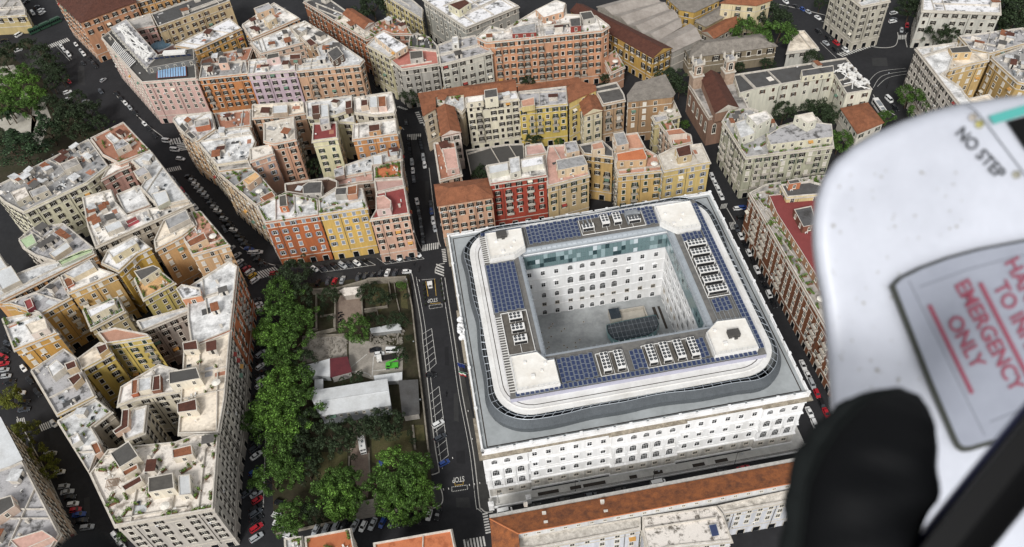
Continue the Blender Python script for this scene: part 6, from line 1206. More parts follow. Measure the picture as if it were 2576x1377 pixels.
def gwall(label, fr, pts, h=2.4, w=.5):
    P = [U(fr, x, y, h) for x, y in pts]; b = MB(); ribbon(b, [p[:2] for p in P], w, 0, h); tag(link('garden_wall', b.mesh('garden_wall', M_GW)), label, 'wall')
gwall('garden wall along the palazzo street', 'T', [(1022, 700), (1036, 770), (1050, 900), (1066, 1030), (1077, 1130)], 2.2)
gwall('garden wall facing the yellow and orange facades', 'g', [(525, 955), (715, 945), (930, 885), (945, 875), (1225, 862)], 3.2, .8)
gwall('inner wall beside the gravel drive, right side', 'g', [(893, 960), (905, 1180), (935, 1240)], 2)
gwall('inner wall beside the gravel drive, left side', 'g', [(700, 1020), (700, 1240), (490, 1290)], 2)
gwall('sunken pit wall at the left of the garden', 'g', [(560, 950), (562, 1240), (500, 1250)], 1.6)
gwall('low wall round the dry lawn', 'g', [(1095, 890), (1115, 1020), (1080, 1030), (1085, 1075), (915, 1100)], 1.4, .4)
gwall('low bed wall in the sunken plot left of the drive', 'g', [(590, 1150), (690, 1135), (692, 1230)], 1.0, .4)
gwall('low bed wall under the dry lawn shrubs', 'g', [(912, 1120), (1010, 1105), (1018, 1150)], 1.0, .4)
gwall('low bed wall beside the narrow right plot', 'g', [(1135, 900), (1150, 1000), (1175, 1110)], 1.0, .35)
gwall('stone footing wall behind the rubble field', 'i', [(400, 25), (520, 12), (690, 5)], 1.0, .5)
gwall('stone footing wall in front of the rubble field', 'i', [(400, 195), (520, 172), (690, 150)], .9, .5)
gwall('low wall strip below the garage', 'i', [(1110, 590), (1125, 740)], 1.2, .6)
gwall('stone bench wall along the left of the red path', 'i', [(703, 790), (697, 900)], .6, .5)
gwall('stone bench wall along the right of the red path', 'i', [(828, 770), (833, 910)], .6, .5)
gwall('lower garden wall along the car row', 'i', [(1235, 1118), (940, 1130), (870, 1130)], 1.6)
gwall('lower garden wall beyond the steps', 'i', [(745, 1180), (470, 1240), (230, 1290)], 1.2)
st = U('i', 800, 1140, 0); t = thing('garden_steps', (st.x, st.y, 0), 'flight of stone steps at the lower garden entrance', 'steps', rz=.1)
for i in range(7): b = MB(); b.box((0, -2.4+i*.8, .1+i*.09), (7.2, .82, .2+i*.18)); link('step', b.mesh('step', M_CONC), t)
b = MB(); b.box((4.2, 1.5, 1.2), (1.2, 5, 2.4)); link('side_wall', b.mesh('side_wall', M_GW), t)
# ruins and rubble
b = MB(); Rr = random.Random(12)
for i in range(130):
    x, y = Rr.uniform(415, 690), Rr.uniform(20, 160); p = U('i', x, y, 0); s = Rr.uniform(.2, .8); b.box((p.x, p.y, .15+s*.3), (s*Rr.uniform(.7, 1.6), s, s*.7), Rr.uniform(0, 3))
for i in range(120):
    x, y = Rr.uniform(840, 1050), Rr.uniform(-20, 75); p = U('i', x, y, 0); s = Rr.uniform(.3, 1.0); b.box((p.x, p.y, .15+s*.3), (s*Rr.uniform(.7, 2.4), s*.7, s*.6), Rr.uniform(0, 3))
tag(link('rubble', b.mesh('rubble', mat('pale rubble', lin('#8f897f'), .95, lin('#5a544c'), .8, .8, .2))), 'scattered pale stone blocks of the ruins in the garden', None, None, 'stuff')
b = MB()
for q_ in ([(690, 240), (818, 135)], [(860, 150), (850, 275)], [(855, 245), (942, 235)], [(690, 255), (760, 248), (820, 262), (845, 285)]): ribbon(b, smooth_line('i', q_), .22, .15, .166)
tag(link('yard_lines', b.mesh('yard_lines', M_PAINT)), None, None, None, 'structure')
# playground
p = U('i', 918, 850, 1); t = thing('playground_slide', (p.x, p.y, 0), 'small play tower with blue roof and red slide', 'slide'); b = MB()
for dx in (-.6, .6):
    for dy in (-.6, .6): b.bar((dx, dy, 0), (dx, dy, 2.6), .06)
b.box((0, 0, 1.3), (1.3, 1.3, .1)); link('posts', b.mesh('posts', M_METAL), t)
b = MB(); b.loft([[(-1, -1, 2.6), (1, -1, 2.6), (1, 1, 2.6), (-1, 1, 2.6)], [(-.25, -.25, 3.4), (.25, -.25, 3.4), (.25, .25, 3.4), (-.25, .25, 3.4)]]); link('roof', b.mesh('roof', mat('blue plastic', lin('#2c36b0'), .4, fine=0)), t)
b = MB(); b.loft([[(-.35, -.7-k*.6, 1.4-k*.26), (.35, -.7-k*.6, 1.4-k*.26), (.35, -.7-k*.6, 1.55-k*.26), (-.35, -.7-k*.6, 1.55-k*.26)] for k in range(6)]); link('chute', b.mesh('chute', mat('red plastic', lin('#c8242a'), .4, fine=0)), t)
# ------------------------------------------------------------------ lamps, planters, people
b = MB(); b.cyl((0, 0, 0), .16, .1, .8, 8); b.bar((0, 0, .8), (0, 0, 7.4), .07, 0, 6); b.bar((0, 0, 7.3), (1.3, 0, 7.9), .05, 0, 5); LPOLE = b.mesh('pole', M_IRON)
b = MB(); b.cyl((1.4, 0, 7.6), .32, .12, .35, 10); LHEAD = b.mesh('lamp_head', M_METAL)
for fr, x, y, a in [('i', 1250, 860, pi), ('i', 1205, 500, pi), ('i', 1160, 130, pi), ('g', 1275, 970, pi), ('g', 1040, 805, 0), ('g', 530, 890, 0), ('j', 250, 590, -.5), ('j', 840, 500, -.5), ('j', 1440, 420, -.5), ('j', 2070, 290, -.5), ('d', 900, 400, 0), ('d', 1230, 650, 2), ('a', 310, 510, 1), ('a', 195, 470, 1), ('a', 455, 705, 1), ('a', 655, 950, 1), ('m2', 1250, 990, 2.5), ('m2', 1330, 900, 2.5), ('m4', 1530, 260, 2.5), ('e', 1560, 60, 1)]:
    p = U(fr, x, y, 0); t = thing('street_lamp', (p.x, p.y, 0), 'dark street lamp on a slender pole at the kerb', 'street lamp', 'street lamps', a); link('pole', LPOLE, t); link('lamp_head', LHEAD, t)
b = MB(); b.cyl((0, 0, 0), .35, .5, .7, 10); POT2 = b.mesh('pot', M_IRON); b = MB(); leaf_cloud(b, [(0, 0, 1.0, .45), (0, 0, 1.3, .3)], 30, .14, 0, .8, 4); POTL = b.mesh('plant', LEAVES['dark'])
for x, y in ((1357, 925), (1360, 965), (1362, 1000), (1365, 1032), (1370, 1075), (1480, 905), (1485, 945), (1490, 980), (1495, 1010), (1507, 1050)):
    p = U('g', x, y, 0); t = thing('plant_pot', (p.x, p.y, 0), 'round dark plant pot bordering the checkpoint lane', 'plant pot', 'plant pots by the checkpoint lane'); link('pot', POT2, t); link('plant', POTL, t)
b = MB(); b.cyl((0, 0, 0), .14, .12, .8, 8); b.cyl((0, 0, .8), .16, .04, .14, 8); BOLL = b.mesh('bollard', M_WHITE)
for fr, x, y in [('k', 1815, 605), ('k', 1877, 596), ('k', 2128, 552), ('k', 2190, 543), ('k', 2252, 528), ('k', 1925, 226), ('g', 1325, 895), ('g', 1310, 925), ('i', 1495, 685), ('i', 1468, 505), ('g', 1520, 1098)]:
    p = U(fr, x, y, 0); tag(link('bollard', BOLL, None, (p.x, p.y, 0)), 'short white bollard on the palazzo street', 'bollard', 'bollards on the palazzo street')
p = U('g', 1405, 937, 0); t = thing('guard_booth', (p.x, p.y, 0), 'small white square booth in the checkpoint lane', 'booth', rz=PA); b = MB(); b.box((0, 0, 1.1), (1.6, 1.6, 2.2)); link('cabin', b.mesh('cabin', M_WHITE), t); b = MB(); b.box((0, 0, 2.3), (2, 2, .2)); link('roof', b.mesh('roof', M_WHITE), t); b = MB(); b.box((0, -.81, 1.4), (1.1, .02, .9)); link('window', b.mesh('window', M_PANE), t)
def person_mesh(seed, top, legs):
    b = MB(); n = 8
    def ring(cx, cy, z, rx, ry): return [(cx+rx*cos(2*pi*i/n), cy+ry*sin(2*pi*i/n), z) for i in range(n)]
    for s in (-1, 1):
        b.loft([ring(s*.1, .12*s, 0, .06, .12), ring(s*.1, .10*s, .1, .06, .07), ring(s*.1, .05*s, .5, .075, .08), ring(s*.09, 0, .9, .1, .11)], 1)
        b.loft([ring(s*.22, 0, 1.42, .06, .06), ring(s*.27, .05*s, 1.1, .05, .05), ring(s*.27, .15*s, .82, .035, .045)], 0)
    b.loft([ring(0, 0, .85, .17, .12), ring(0, 0, 1.1, .16, .11), ring(0, 0, 1.4, .21, .12), ring(0, 0, 1.48, .1, .09), ring(0, 0, 1.55, .06, .06)], 0)
    b.loft([ring(0, .01, 1.53, .055, .06), ring(0, .02, 1.6, .085, .1), ring(0, .02, 1.7, .09, .11), ring(0, .02, 1.77, .05, .06)], 2)
    return b.mesh('person', [mat('cloth '+top, lin(top)), mat('cloth '+legs, lin(legs)), mat('hair', lin('#2b211b'))], smooth=True)
for fr, x, y, tp, lg, lab in [('g', 1287, 778, '#26282c', '#1d1f24', 'person in dark clothes standing on the crossing by the parked cars'), ('g', 1322, 808, '#2c2a2a', '#25272c', 'person in dark clothes walking beside a white car'), ('g', 1318, 830, '#3a3430', '#202226', 'person walking behind another beside the white car'), ('j', 55, 492, '#23252b', '#1b1c20', 'person in black beside the bollards before the palazzo'), ('d', 1045, 340, '#2a2a2e', '#1d1d20', 'pedestrian in dark clothes on the wide zebra crossing'), ('d', 985, 370, '#3a3a40', '#222226', 'pedestrian in grey top on the wide zebra crossing'), ('k', 2105, 1225, '#222226', '#1d1d22', 'person in black on the zebra crossing at the lower street')]:
    p = U(fr, x, y, 0); tag(link('person', person_mesh(1, tp, lg), None, (p.x, p.y, .01), x), lab, 'person')
# ------------------------------------------------------------------ cars
M_TYRE = mat('tyre', lin('#1a1a1a'), .9, fine=0); M_RIM = mat('rim', lin('#8c8f92'), .4, metal=.5, fine=0)
M_HL = mat('headlight', lin('#c9ced2'), .15, fine=0); M_TL = mat('tail light', lin('#8a1f1f'), .3, fine=0); M_CGL = mat('car glass', lin('#12161a'), .08, fine=0, spec=.7)
PAINT = {'k': ('black', '#17181b'), 'g': ('dark grey', '#3d4147'), 's': ('silver', '#a3a6a8'), 'w': ('white', '#dcdcda'), 'r': ('red', '#a3202b'), 'b': ('blue', '#24407e'), 'y': ('yellow', '#c9a02c')}
def paint(c): return mat('car paint '+PAINT[c][0], lin(PAINT[c][1]), .28, fine=0, spec=.6)
def sect(x, prof, w): return [(x, y*w, z) for y, z in prof]
TYPES = {  # length, half width, [x, bonnet z ...] roofline, cabin start/end at the beltline and at the roof
 'hatchback': (3.9, .83, .92, 1.47, (1.02, -1.82), (.38, -1.45)), 'saloon': (4.5, .87, .95, 1.45, (1.05, -1.55), (.3, -1.0)), 'estate car': (4.5, .88, .98, 1.58, (1.15, -2.12), (.5, -1.85)), 'van': (4.9, .95, 1.15, 2.05, (1.85, -2.4), (1.25, -2.35))}
def car_body(t, c):
    L, W, zb, zr, belt, roof = TYPES[t]; h = L/2; b = MB(); n = 10
    xs = [(-h, .62, .45, zb-.22), (-h+.12, .9, .3, zb-.05), (-h+.6, 1, .24, zb), (-.4, 1, .24, zb), (belt[0], 1, .24, zb-.02), (h-.55, .98, .26, zb-.14), (h-.14, .88, .32, zb-.24), (h, .6, .42, zb-.34)]
    rs = []
    for x, wf, z0, z1 in xs:
        w_ = W*wf; rs.append([(x, -w_*.94, z0), (x, w_*.94, z0), (x, w_, z0+.15), (x, w_, (z0+z1)/2), (x, w_*.93, z1-.05), (x, w_*.82, z1), (x, -w_*.82, z1), (x, -w_*.93, z1-.05), (x, -w_, (z0+z1)/2), (x, -w_, z0+.15)])
    b.loft(rs)
    rw = W*.72; r0, r1 = roof; z = zr      # roof panel and pillars
    b.loft([[(r0, -rw*.93, z-.06), (r0, rw*.93, z-.06), (r0, rw*.93, z-.01), (r0, -rw*.93, z-.01)], [((r0+r1)/2, -rw, z-.05), ((r0+r1)/2, rw, z-.05), ((r0+r1)/2, rw*.97, z+.03), ((r0+r1)/2, -rw*.97, z+.03)], [(r1, -rw*.93, z-.08), (r1, rw*.93, z-.08), (r1, rw*.93, z-.02), (r1, -rw*.93, z-.02)]])
    for s in (-1, 1):
        for (xb, xr) in ((belt[0], r0), (belt[1], r1), ((belt[0]+belt[1])/2-.1, (r0+r1)/2-.05)): b.bar((xb, s*W*.84, zb-.03), (xr, s*rw*.95, z-.04), .05, 0, 4)
        b.box((belt[0]-.25, s*(W+.06), zb+.05), (.14, .16, .12))
    return b.mesh('body', paint(c))
def car_glass(t):
    L, W, zb, zr, belt, roof = TYPES[t]; b = MB(); rw = W*.70; z = zr-.05; w_ = W*.83
    b.loft([[(belt[0], -w_, zb-.03), (belt[0], w_, zb-.03), (belt[1], w_, zb-.03), (belt[1], -w_, zb-.03)], [(roof[0], -rw, z), (roof[0], rw, z), (roof[1], rw, z), (roof[1], -rw, z)]])
    return b.mesh('windows', M_CGL)
GLS = {t: car_glass(t) for t in TYPES}
b = MB(); n = 12; b.loft([[(.31*cos(2*pi*i/n), y, .31*sin(2*pi*i/n)) for i in range(n)] for y in (-.1, .1)], 0); b.loft([[(.18*cos(2*pi*i/n), y, .18*sin(2*pi*i/n)) for i in range(n)] for y in (-.115, .115)], 1); WHEEL = b.mesh('wheel', [M_TYRE, M_RIM])
b = MB(); b.box((0, 0, 0), (.16, .34, .14)); HLM = b.mesh('headlight', M_HL); b = MB(); b.box((0, 0, 0), (.1, .3, .2)); TLM = b.mesh('tail_light', M_TL)
BODY = {}
Rcar = random.Random(21)
def car(fr, x, y, ang, c, where, t=None, z=0):
    """c: colour letter, capital = van or estate; ang: direction of the bonnet in the world"""
    up = c.isupper(); c = c.lower(); t = t or ('estate car' if up else Rcar.choice(('hatchback', 'hatchback', 'saloon', 'estate car')))
    p = U(fr, x, y, .7); name = 'van' if t == 'van' else 'car'
    o = thing(name, (p.x, p.y, z), f'{PAINT[c][0]} {t} {where}', name, f'vehicles {where}', ang+Rcar.uniform(-.03, .03)); L, W = TYPES[t][:2]
    if (t, c) not in BODY: BODY[t, c] = car_body(t, c)
    link('body', BODY[t, c], o); link('windows', GLS[t], o)
    for sx in (-1, 1):
        for sy in (-1, 1): link('wheel', WHEEL, o, (sx*L*.31, sy*(W-.1), .31))
    for sy in (-1, 1): link('headlight', HLM, o, (L/2-.1, sy*W*.58, TYPES[t][2]-.38)); link('tail_light', TLM, o, (-L/2+.06, sy*W*.66, TYPES[t][2]-.25))
    return o
def dirn(fr, v, at): # world heading of a pixel direction
    a, c = U(fr, at[0], at[1], 0), U(fr, at[0]+v[0], at[1]+v[1], 0); d = c-a; return math.atan2(d.y, d.x)
def row(fr, v, where, *cars):
    for x, y, c in cars: car(fr, x, y, dirn(fr, v, (x, y)), c, where, 'van' if c == 'V' else None) if c != 'V' else car(fr, x, y, dirn(fr, v, (x, y)), 'W', where, 'van')
def line(fr, p0, p1, v, cols, where):
    n = len(cols)
    for i, c in enumerate(cols):
        if c == '.': continue
        t = i/max(1, n-1); x, y = p0[0]+(p1[0]-p0[0])*t, p0[1]+(p1[1]-p0[1])*t
        if c == 'V': car(fr, x, y, dirn(fr, v, (x, y)), 'W', where, 'van')
        else: car(fr, x, y, dirn(fr, v, (x, y)), c, where)
AV = (.62, .78)
row('a', (.6, .8), 'driving along the park avenue', (455, 345, 'w'), (476, 375, 'w'), (507, 402, 'V'), (612, 467, 'k'), (742, 675, 'g')); row('a', (.75, -.55), 'crossing the park avenue', (762, 590, 's'))
row('a', (.62, .78), 'parked beside the peach palazzo', (560, 328, 'w'), (597, 375, 's'), (617, 398, 'w'), (655, 432, 'k'), (688, 466, 'g'), (703, 486, 'k'))
row('a', (.6, .8), 'parked by the park trees', (510, 602, 'r'), (400, 560, 'k')); row('a', (.9, -.35), 'parked by the park trees', (497, 680, 'W'), (502, 730, 'w'), (632, 750, 's'), (135, 370, 'W'), (30, 300, 'k'))
line('a', (856, 690), (992, 830), (.62, .78), 'kkwsk', 'parked below the pink hotel'); row('a', (.75, .65), 'parked below the pink hotel', (1066, 914, 'w'), (1098, 948, 'k'), (1140, 1000, 'k'))
row('a', (.95, .12), 'standing at the avenue bend', (1232, 1040, 'V'), (1292, 1106, 'V'), (1332, 1172, 'w'))
row('a', (.85, -.5), 'in the square by the tram', (140, 258, 'V'), (300, 75, 'w'), (310, 95, 'w'), (270, 50, 'g'), (200, 10, 'k'), (130, 60, 'k'), (160, 30, 'g')); row('a', (.5, .85), 'in the square by the tram', (242, 98, 'V'), (205, 120, 'k'))
line('e', (1395, 122), (1905, 740), (1, .12), 'kswsssggswkskkwkkgkbwgk', 'parked at an angle along the avenue')
line('e', (1245, 105), (1440, 345), (.6, .8), 'ksgrsgw', 'parked along the left kerb of the avenue'); row('e', (.5, .85), 'driving down the avenue', (1655, 510, 'k'))
row('e', (.8, -.6), 'parked at the avenue corner', (1700, 655, 's'), (1745, 705, 's'), (1765, 752, 'w'), (1790, 785, 'g'), (1818, 800, 'r'), (1842, 825, 'W'), (1862, 852, 'y'), (1882, 885, 'w')); row('e', (1, -.1), 'parked at the avenue corner', (1900, 680, 'w'), (1880, 712, 'g'), (1940, 770, 'k'))
row('g', (1, -.15), 'stopped at the avenue crossing', (252, 835, 'r'))
line('e', (1885, 1040), (1935, 1120), (1, -.55), 'kwwg', 'parked by the white corner block')
row('g', (.82, .58), 'parked below the orange and yellow facades', (550, 802, 'w'), (613, 798, 'g'), (695, 785, 'k'), (757, 775, 'S'), (810, 770, 'g'), (862, 760, 'w'), (1106, 727, 'k'), (1160, 720, 'W'), (1227, 711, 'g'), (1310, 695, 'w'))
row('g', (.38, -.92), 'parked along the garden wall', (575, 905, 'k'), (650, 892, 'g'), (698, 893, 'r'), (755, 885, 's'), (872, 862, 'g'), (925, 860, 'g'), (978, 855, 'g'), (1035, 838, 'g'), (1087, 832, 'w'), (1142, 834, 'g')); row('g', (1, -.1), 'parked along the garden wall', (1230, 823, 'w'))
row('g', (.18, 1), 'parked in the central street', (1305, 305, 'w'), (1408, 325, 'k'), (1425, 447, 'w'), (1438, 505, 's'), (1316, 372, 'k'), (1328, 430, 'k'), (1336, 490, 'k'), (1344, 542, 'k'), (1350, 602, 'k')); row('g', (.12, 1), 'driving up the central street', (1412, 378, 'b'))
row('b', (.1, 1), 'parked in the upper central street', (1275, 1258, 'w'), (1281, 1322, 'g'), (1268, 1196, 's'), (1352, 1160, 's'), (1362, 1217, 'W'), (1225, 900, 'k')); row('b', (.6, .8), 'parked in the narrow brick street', (1015, 650, 'k'), (1040, 665, 'k'), (1000, 610, 'k'))
row('i', (.86, -.5), 'parked in the bays of the palazzo street', (1274, 582, 'w'), (1287, 670, 'g'), (1312, 833, 'b')); row('i', (1, -.05), 'turning into the garden yard', (1228, 268, 'k'))
line('i', (140, -30), (128, 335), (.75, -.6), 'kwskskwksw', 'parked beside the long grey facade'); row('i', (.8, -.55), 'parked beside the long grey facade', (105, 785, 'w'), (90, 892, 'b'), (95, 930, 'k'), (105, 1030, 's'), (110, 1072, 'r'), (102, 1125, 'k'), (100, 1155, 'g'), (105, 1195, 'k'), (105, 1250, 'r'), (105, 1312, 'S'), (110, 1010, 'k'), (40, 1030, 'g'))
line('i', (118, 390), (95, 740), (.75, -.6), 'kgkkskkg', 'parked beside the long grey facade'); row('i', (1, .3), 'parked under the lower garden trees', (240, 1172, 'w'), (252, 1228, 'w'), (290, 1272, 'k'), (315, 1302, 'w'), (255, 1090, 'k'))
row('k', (-.45, .9), 'parked in the row below the garden', (270, 1085, 's'), (388, 1072, 's'), (505, 1045, 's'), (610, 1040, 'k'), (738, 1030, 's'), (840, 1040, 'w'), (957, 1012, 's'), (1075, 995, 'b'), (1185, 990, 'g'), (1290, 985, 'k'), (1400, 965, 'k'), (1530, 930, 'k')); row('k', (-.3, 1), 'parked in the row below the garden', (1637, 905, 'w'), (1745, 888, 'k'))
line('m2', (735, 28), (815, 198), (.42, .9), 'wwWw', 'parked beside the grey-green block'); row('m2', (1, -.1), 'parked by the brick block corner', (957, 302, 'w'), (1000, 295, 'b'), (985, 382, 'k'))
line('m2', (948, 470), (1262, 1118), (.45, .9), 'gwkwkwkkwk', 'parked along the palazzo in the brick street'); row('m2', (.45, .9), 'parked along the palazzo in the brick street', (1095, 660, 'k'))
row('m4', (.42, .9), 'parked along the palazzo in the brick street', (1518, 388, 'w'), (1560, 478, 'w'), (1595, 550, 's'), (1638, 632, 'r'), (1682, 728, 'k'), (1718, 800, 'r'), (1575, 795, 'w'), (1620, 900, 'W'))
row('j', (1, -.2), 'parked in the shaded street before the palazzo', (295, 652, 'V'), (520, 615, 'k'), (745, 572, 'k'), (960, 530, 'g'), (1185, 493, 'k'), (1480, 434, 'V'), (1970, 350, 'k'), (2140, 322, 'r'))
row('i', (1, -.15), 'standing in the garden yard', (870, 106, 'k'), (895, 132, 'w')); row('i', (1, 0), 'standing in the garden yard', (980, 110, 'V'))
row('d', (.75, .55), 'waiting at the wide crossing', (725, 232, 'k'), (797, 280, 'k'), (782, 318, 's'), (858, 318, 'r'), (852, 368, 'k'), (927, 368, 'w'), (722, 130, 'w'), (560, 48, 'k'), (652, 88, 's'), (485, 12, 'w'), (610, 68, 'b'))
row('d', (.9, -.2), 'parked behind the beige corner palazzo', (1282, 96, 'W'), (1277, 142, 'g'), (1275, 158, 'w')); row('d', (0, 1), 'coming out of the side street', (1340, 222, 's'), (1380, 190, 'r'), (1378, 225, 'k')); row('d', (.7, .7), 'on the tram track road', (1247, 735, 'V'), (1292, 798, 'k'))
row('h', (1, -.15), 'parked along the lower left street', (152, 490, 'g'), (125, 385, 'W'), (25, 235, 's'), (38, 275, 's'), (20, 195, 'r'), (10, 160, 'k'), (410, 985, 's'), (432, 1020, 's'), (450, 1055, 'k'), (468, 1098, 'w'), (485, 1135, 'r'), (508, 1165, 'b'), (522, 1205, 'k'), (560, 1247, 'S'), (382, 892, 'w'), (322, 775, 's'), (60, 310, 'k'), (150, 440, 'k')); row('h', (.6, .75), 'parked at the foot of the cream block', (150, 225, 'w'), (190, 300, 'k'), (240, 380, 'k'), (345, 580, 'w'), (740, 1302, 'w'), (778, 1362, 'w'))
line('h', (60, 20), (20, 150), (.8, .4), 'kgkr', 'parked along the far left street')
# other vehicles
def boxes(name, parts, loc, rz, label, cat):
    t = thing(name, loc, label, cat, rz=rz)
    for nm, M, bx in parts:
        b = MB()
        for c, s in bx: b.box(c, s)
        link(nm, b.mesh(nm, M), t)
    return t
def wheels(t, xs, w_, r=.42):
    for x in xs:
        for s in (-1, 1): link('wheel', WHEEL, t, (x, s*w_, r), 0, (r/.31,)*3)
p = U('i', 790, 728, 1); t = boxes('camper_van', [('body', M_WHITE, [((-.4, 0, 1.75), (5.2, 2.2, 2.5)), ((2.5, 0, 1.2), (.8, 2.0, 1.4))]), ('windscreen', M_CGL, [((2.3, -.5, 2.2), (.1, .8, .8)), ((2.3, .5, 2.2), (.1, .8, .8)), ((2.93, 0, 1.5), (.06, 1.7, .5))]), ('roof_hatch', M_METAL, [((-.6, .3, 3.05), (.8, .8, .15)), ((1, -.2, 3.05), (.6, .5, .12))])], (p.x, p.y, 0), dirn('i', (.15, 1), (790, 728)), 'white camper van parked on the red garden path', 'camper van'); wheels(t, (-1.7, 1.8), .95)
p = U('i', 942, 156, 1); t = boxes('flatbed_truck', [('cab', M_WHITE, [((-2.6, 0, 1.4), (1.7, 2.1, 1.9)), ((-3.5, 0, 1.0), (.3, 2.0, 1.1))]), ('windscreen', M_CGL, [((-3.48, 0, 1.9), (.08, 1.8, .7))]), ('flatbed', M_IRON, [((1, 0, .95), (5.4, 2.3, .25)), ((3.65, 0, 1.25), (.1, 2.3, .5)), ((-1.6, 0, 1.4), (.1, 2.3, 1.0))])], (p.x, p.y, 0), dirn('i', (1, -.2), (940, 156)), 'white flatbed truck in the garden yard', 'truck'); wheels(t, (-2.7, 2.2), .95)
M_CRN = mat('green machine paint', lin('#4fae3a'), .4, fine=.05); p = U('i', 978, 208, 1); t = thing('crane', (p.x, p.y, 0), 'bright green telescopic crane in the garden yard', 'crane', rz=dirn('i', (1, -.08), (978, 208)))
b = MB(); b.box((0, 0, 1.1), (4.6, 2.0, .9)); b.box((-1.2, -.5, 2.0), (1.6, 1.0, 1.2)); link('chassis', b.mesh('chassis', M_CRN), t); b = MB(); b.bar((-2.0, .4, 2.2), (3.0, .9, 4.0), .3, 0, 6); b.bar((1.5, .75, 3.4), (4.2, 1.0, 4.5), .2, 0, 6); link('boom', b.mesh('boom', M_CRN), t); b = MB(); b.box((-1.2, -1.02, 2.1), (1.2, .04, .8)); b.box((-.38, -.5, 2.1), (.04, .8, .8)); link('cab_window', b.mesh('cab_window', M_CGL), t); wheels(t, (-1.6, 1.6), 1.0, .55)
p = U('d', 1175, 795, 1.5); t = boxes('bus', [('body', M_WHITE, [((0, 0, 1.75), (11, 2.5, 2.8))]), ('roof_unit', M_METAL, [((-1, 0, 3.3), (4, 1.6, .3)), ((3, 0, 3.25), (1.5, 1.5, .2))]), ('side_windows', M_CGL, [((0, 1.26, 2.1), (9.8, .03, 1.0)), ((0, -1.26, 2.1), (9.8, .03, 1.0)), ((5.51, 0, 2.0), (.03, 2.2, 1.4))])], (p.x, p.y, 0), dirn('d', (.55, .8), (1175, 795)), 'white city bus on the tram track road', 'bus'); wheels(t, (-3.2, 3.4), 1.1, .48)
b = MB(); b.loft([[(x, y*w_, z) for y, z in ((-1, .55), (1, .55), (.8, .95), (-.8, .95))] for x, w_ in ((-.8, .1), (-.4, .17), (.2, .14), (.6, .08))]); b.bar((.5, 0, .9), (.75, 0, .35), .05); b.bar((.45, -.35, 1.05), (.45, .35, 1.05), .03); b.box((-.35, 0, .98), (.7, .26, .1)); MBODY = [b.mesh('body', paint(c)) for c in 'kg']
b = MB(); n = 10; b.loft([[(.28*cos(2*pi*i/n), y, .28*sin(2*pi*i/n)) for i in range(n)] for y in (-.06, .06)]); MWH = b.mesh('wheel', M_TYRE)
def moto(fr, x, y, ang, where):
    p = U(fr, x, y, .5); t = thing('motorcycle', (p.x, p.y, 0), 'dark motor scooter '+where, 'motorcycle', 'motor scooters '+where, ang); link('body', Rcar.choice(MBODY), t); link('wheel', MWH, t, (.72, 0, .28)); link('wheel', MWH, t, (-.62, 0, .28))
for i in range(15): moto('b', 1240+i*1.5, 1015+i*11.5, .2, 'in the left row of the upper central street'); moto('b', 1320+i*2.2, 1015+i*9, pi-.2, 'in the right row of the upper central street')
for i in range(4): moto('g', 895+i*13, 752-i*3, -.6, 'beside the white car below the yellow facade')
for i in range(6): moto('g', 738+(i % 2)*12, 1130+i*16, .3, 'along the gravel drive of the garden')
moto('i', 1325, 392, dirn('i', (.1, 1), (1325, 392)), 'riding down the palazzo street'); moto('a', 1022, 862, 1, 'below the pink hotel'); moto('g', 1262, 700, 1, 'at the corner by the white car')
for i in range(14): moto('m2', 1440+i*2 if False else 1060+i*21, 560+i*44, 2.4, 'along the brick block')
make_windows()
# ------------------------------------------------------------------ the helicopter round the camera: pod, flap, door post, and the passenger's boots
M_HW = mat('white aircraft paint', lin('#c2c5ce'), .4, lin('#9a9da6'), .5, 5.0, .02, spec=.5)
M_HG = mat('grey flap paint', lin('#8f939e'), .5, lin('#7a7e8a'), .5, 8, .03); M_SEAL = mat('dark rubber seal', lin('#3c3e39'), .7, fine=.05); M_LET = mat('red lettering', lin('#8a4455'), .6, fine=.1); M_LETK = mat('black lettering', lin('#2c2e30'), .6, fine=.05)
M_TEAL = mat('teal stripe', lin('#4d9c96'), .4, fine=0); M_BLK = mat('black frame', lin('#050506'), .6, fine=0, spec=.15); M_NAVY = mat('navy edge paint', lin('#101a48'), .4, fine=0)
DP = 1.45
def nl(P, dep, o): return [tuple(near(x, y, dep)-o) for x, y in P]
pod_out = [(2900, 205), (2700, 222), (2576, 238), (2500, 248), (2420, 260), (2340, 280), (2270, 304), (2200, 335), (2145, 368), (2100, 405), (2068, 450), (2050, 500), (2042, 560), (2043, 620), (2052, 690), (2066, 760), (2076, 840), (2083, 930), (2090, 1040), (2100, 1200), (2110, 1400), (2120, 1620), (2900, 1620)]
o0 = near(2350, 700, DP); POD = thing('helicopter_pod', o0, 'white rounded helicopter float pod with NO STEP lettering', 'helicopter pod')
po2 = [(x, -y) for x, y in pod_out]; po2 = po2 if area2(po2) > 0 else po2[::-1]
rings = []
for ins_, lift in ((26, .30), (8, .18), (0, .09), (2, .045), (8, .016), (18, .005), (36, .001), (60, 0.0), (140, -.002)):
    q = inset(po2, ins_) if ins_ else po2; rings.append([near(x, -y, DP+lift)-o0 for x, y in q])
b = MB(); b.loft([[tuple(p) for p in r] for r in rings]); link('shell', b.mesh('shell', M_HW, smooth=True), POD)
def plate(name, pts, M, lift0, lift1, parent=POD, o=o0):
    q = [(x, -y) for x, y in pts]; q = q if area2(q) > 0 else q[::-1]; b = MB(); b.loft([[tuple(near(x, -y, DP-lift0)-o) for x, y in q], [tuple(near(x, -y, DP-lift1)-o) for x, y in q]]); return link(name, b.mesh(name, M), parent)
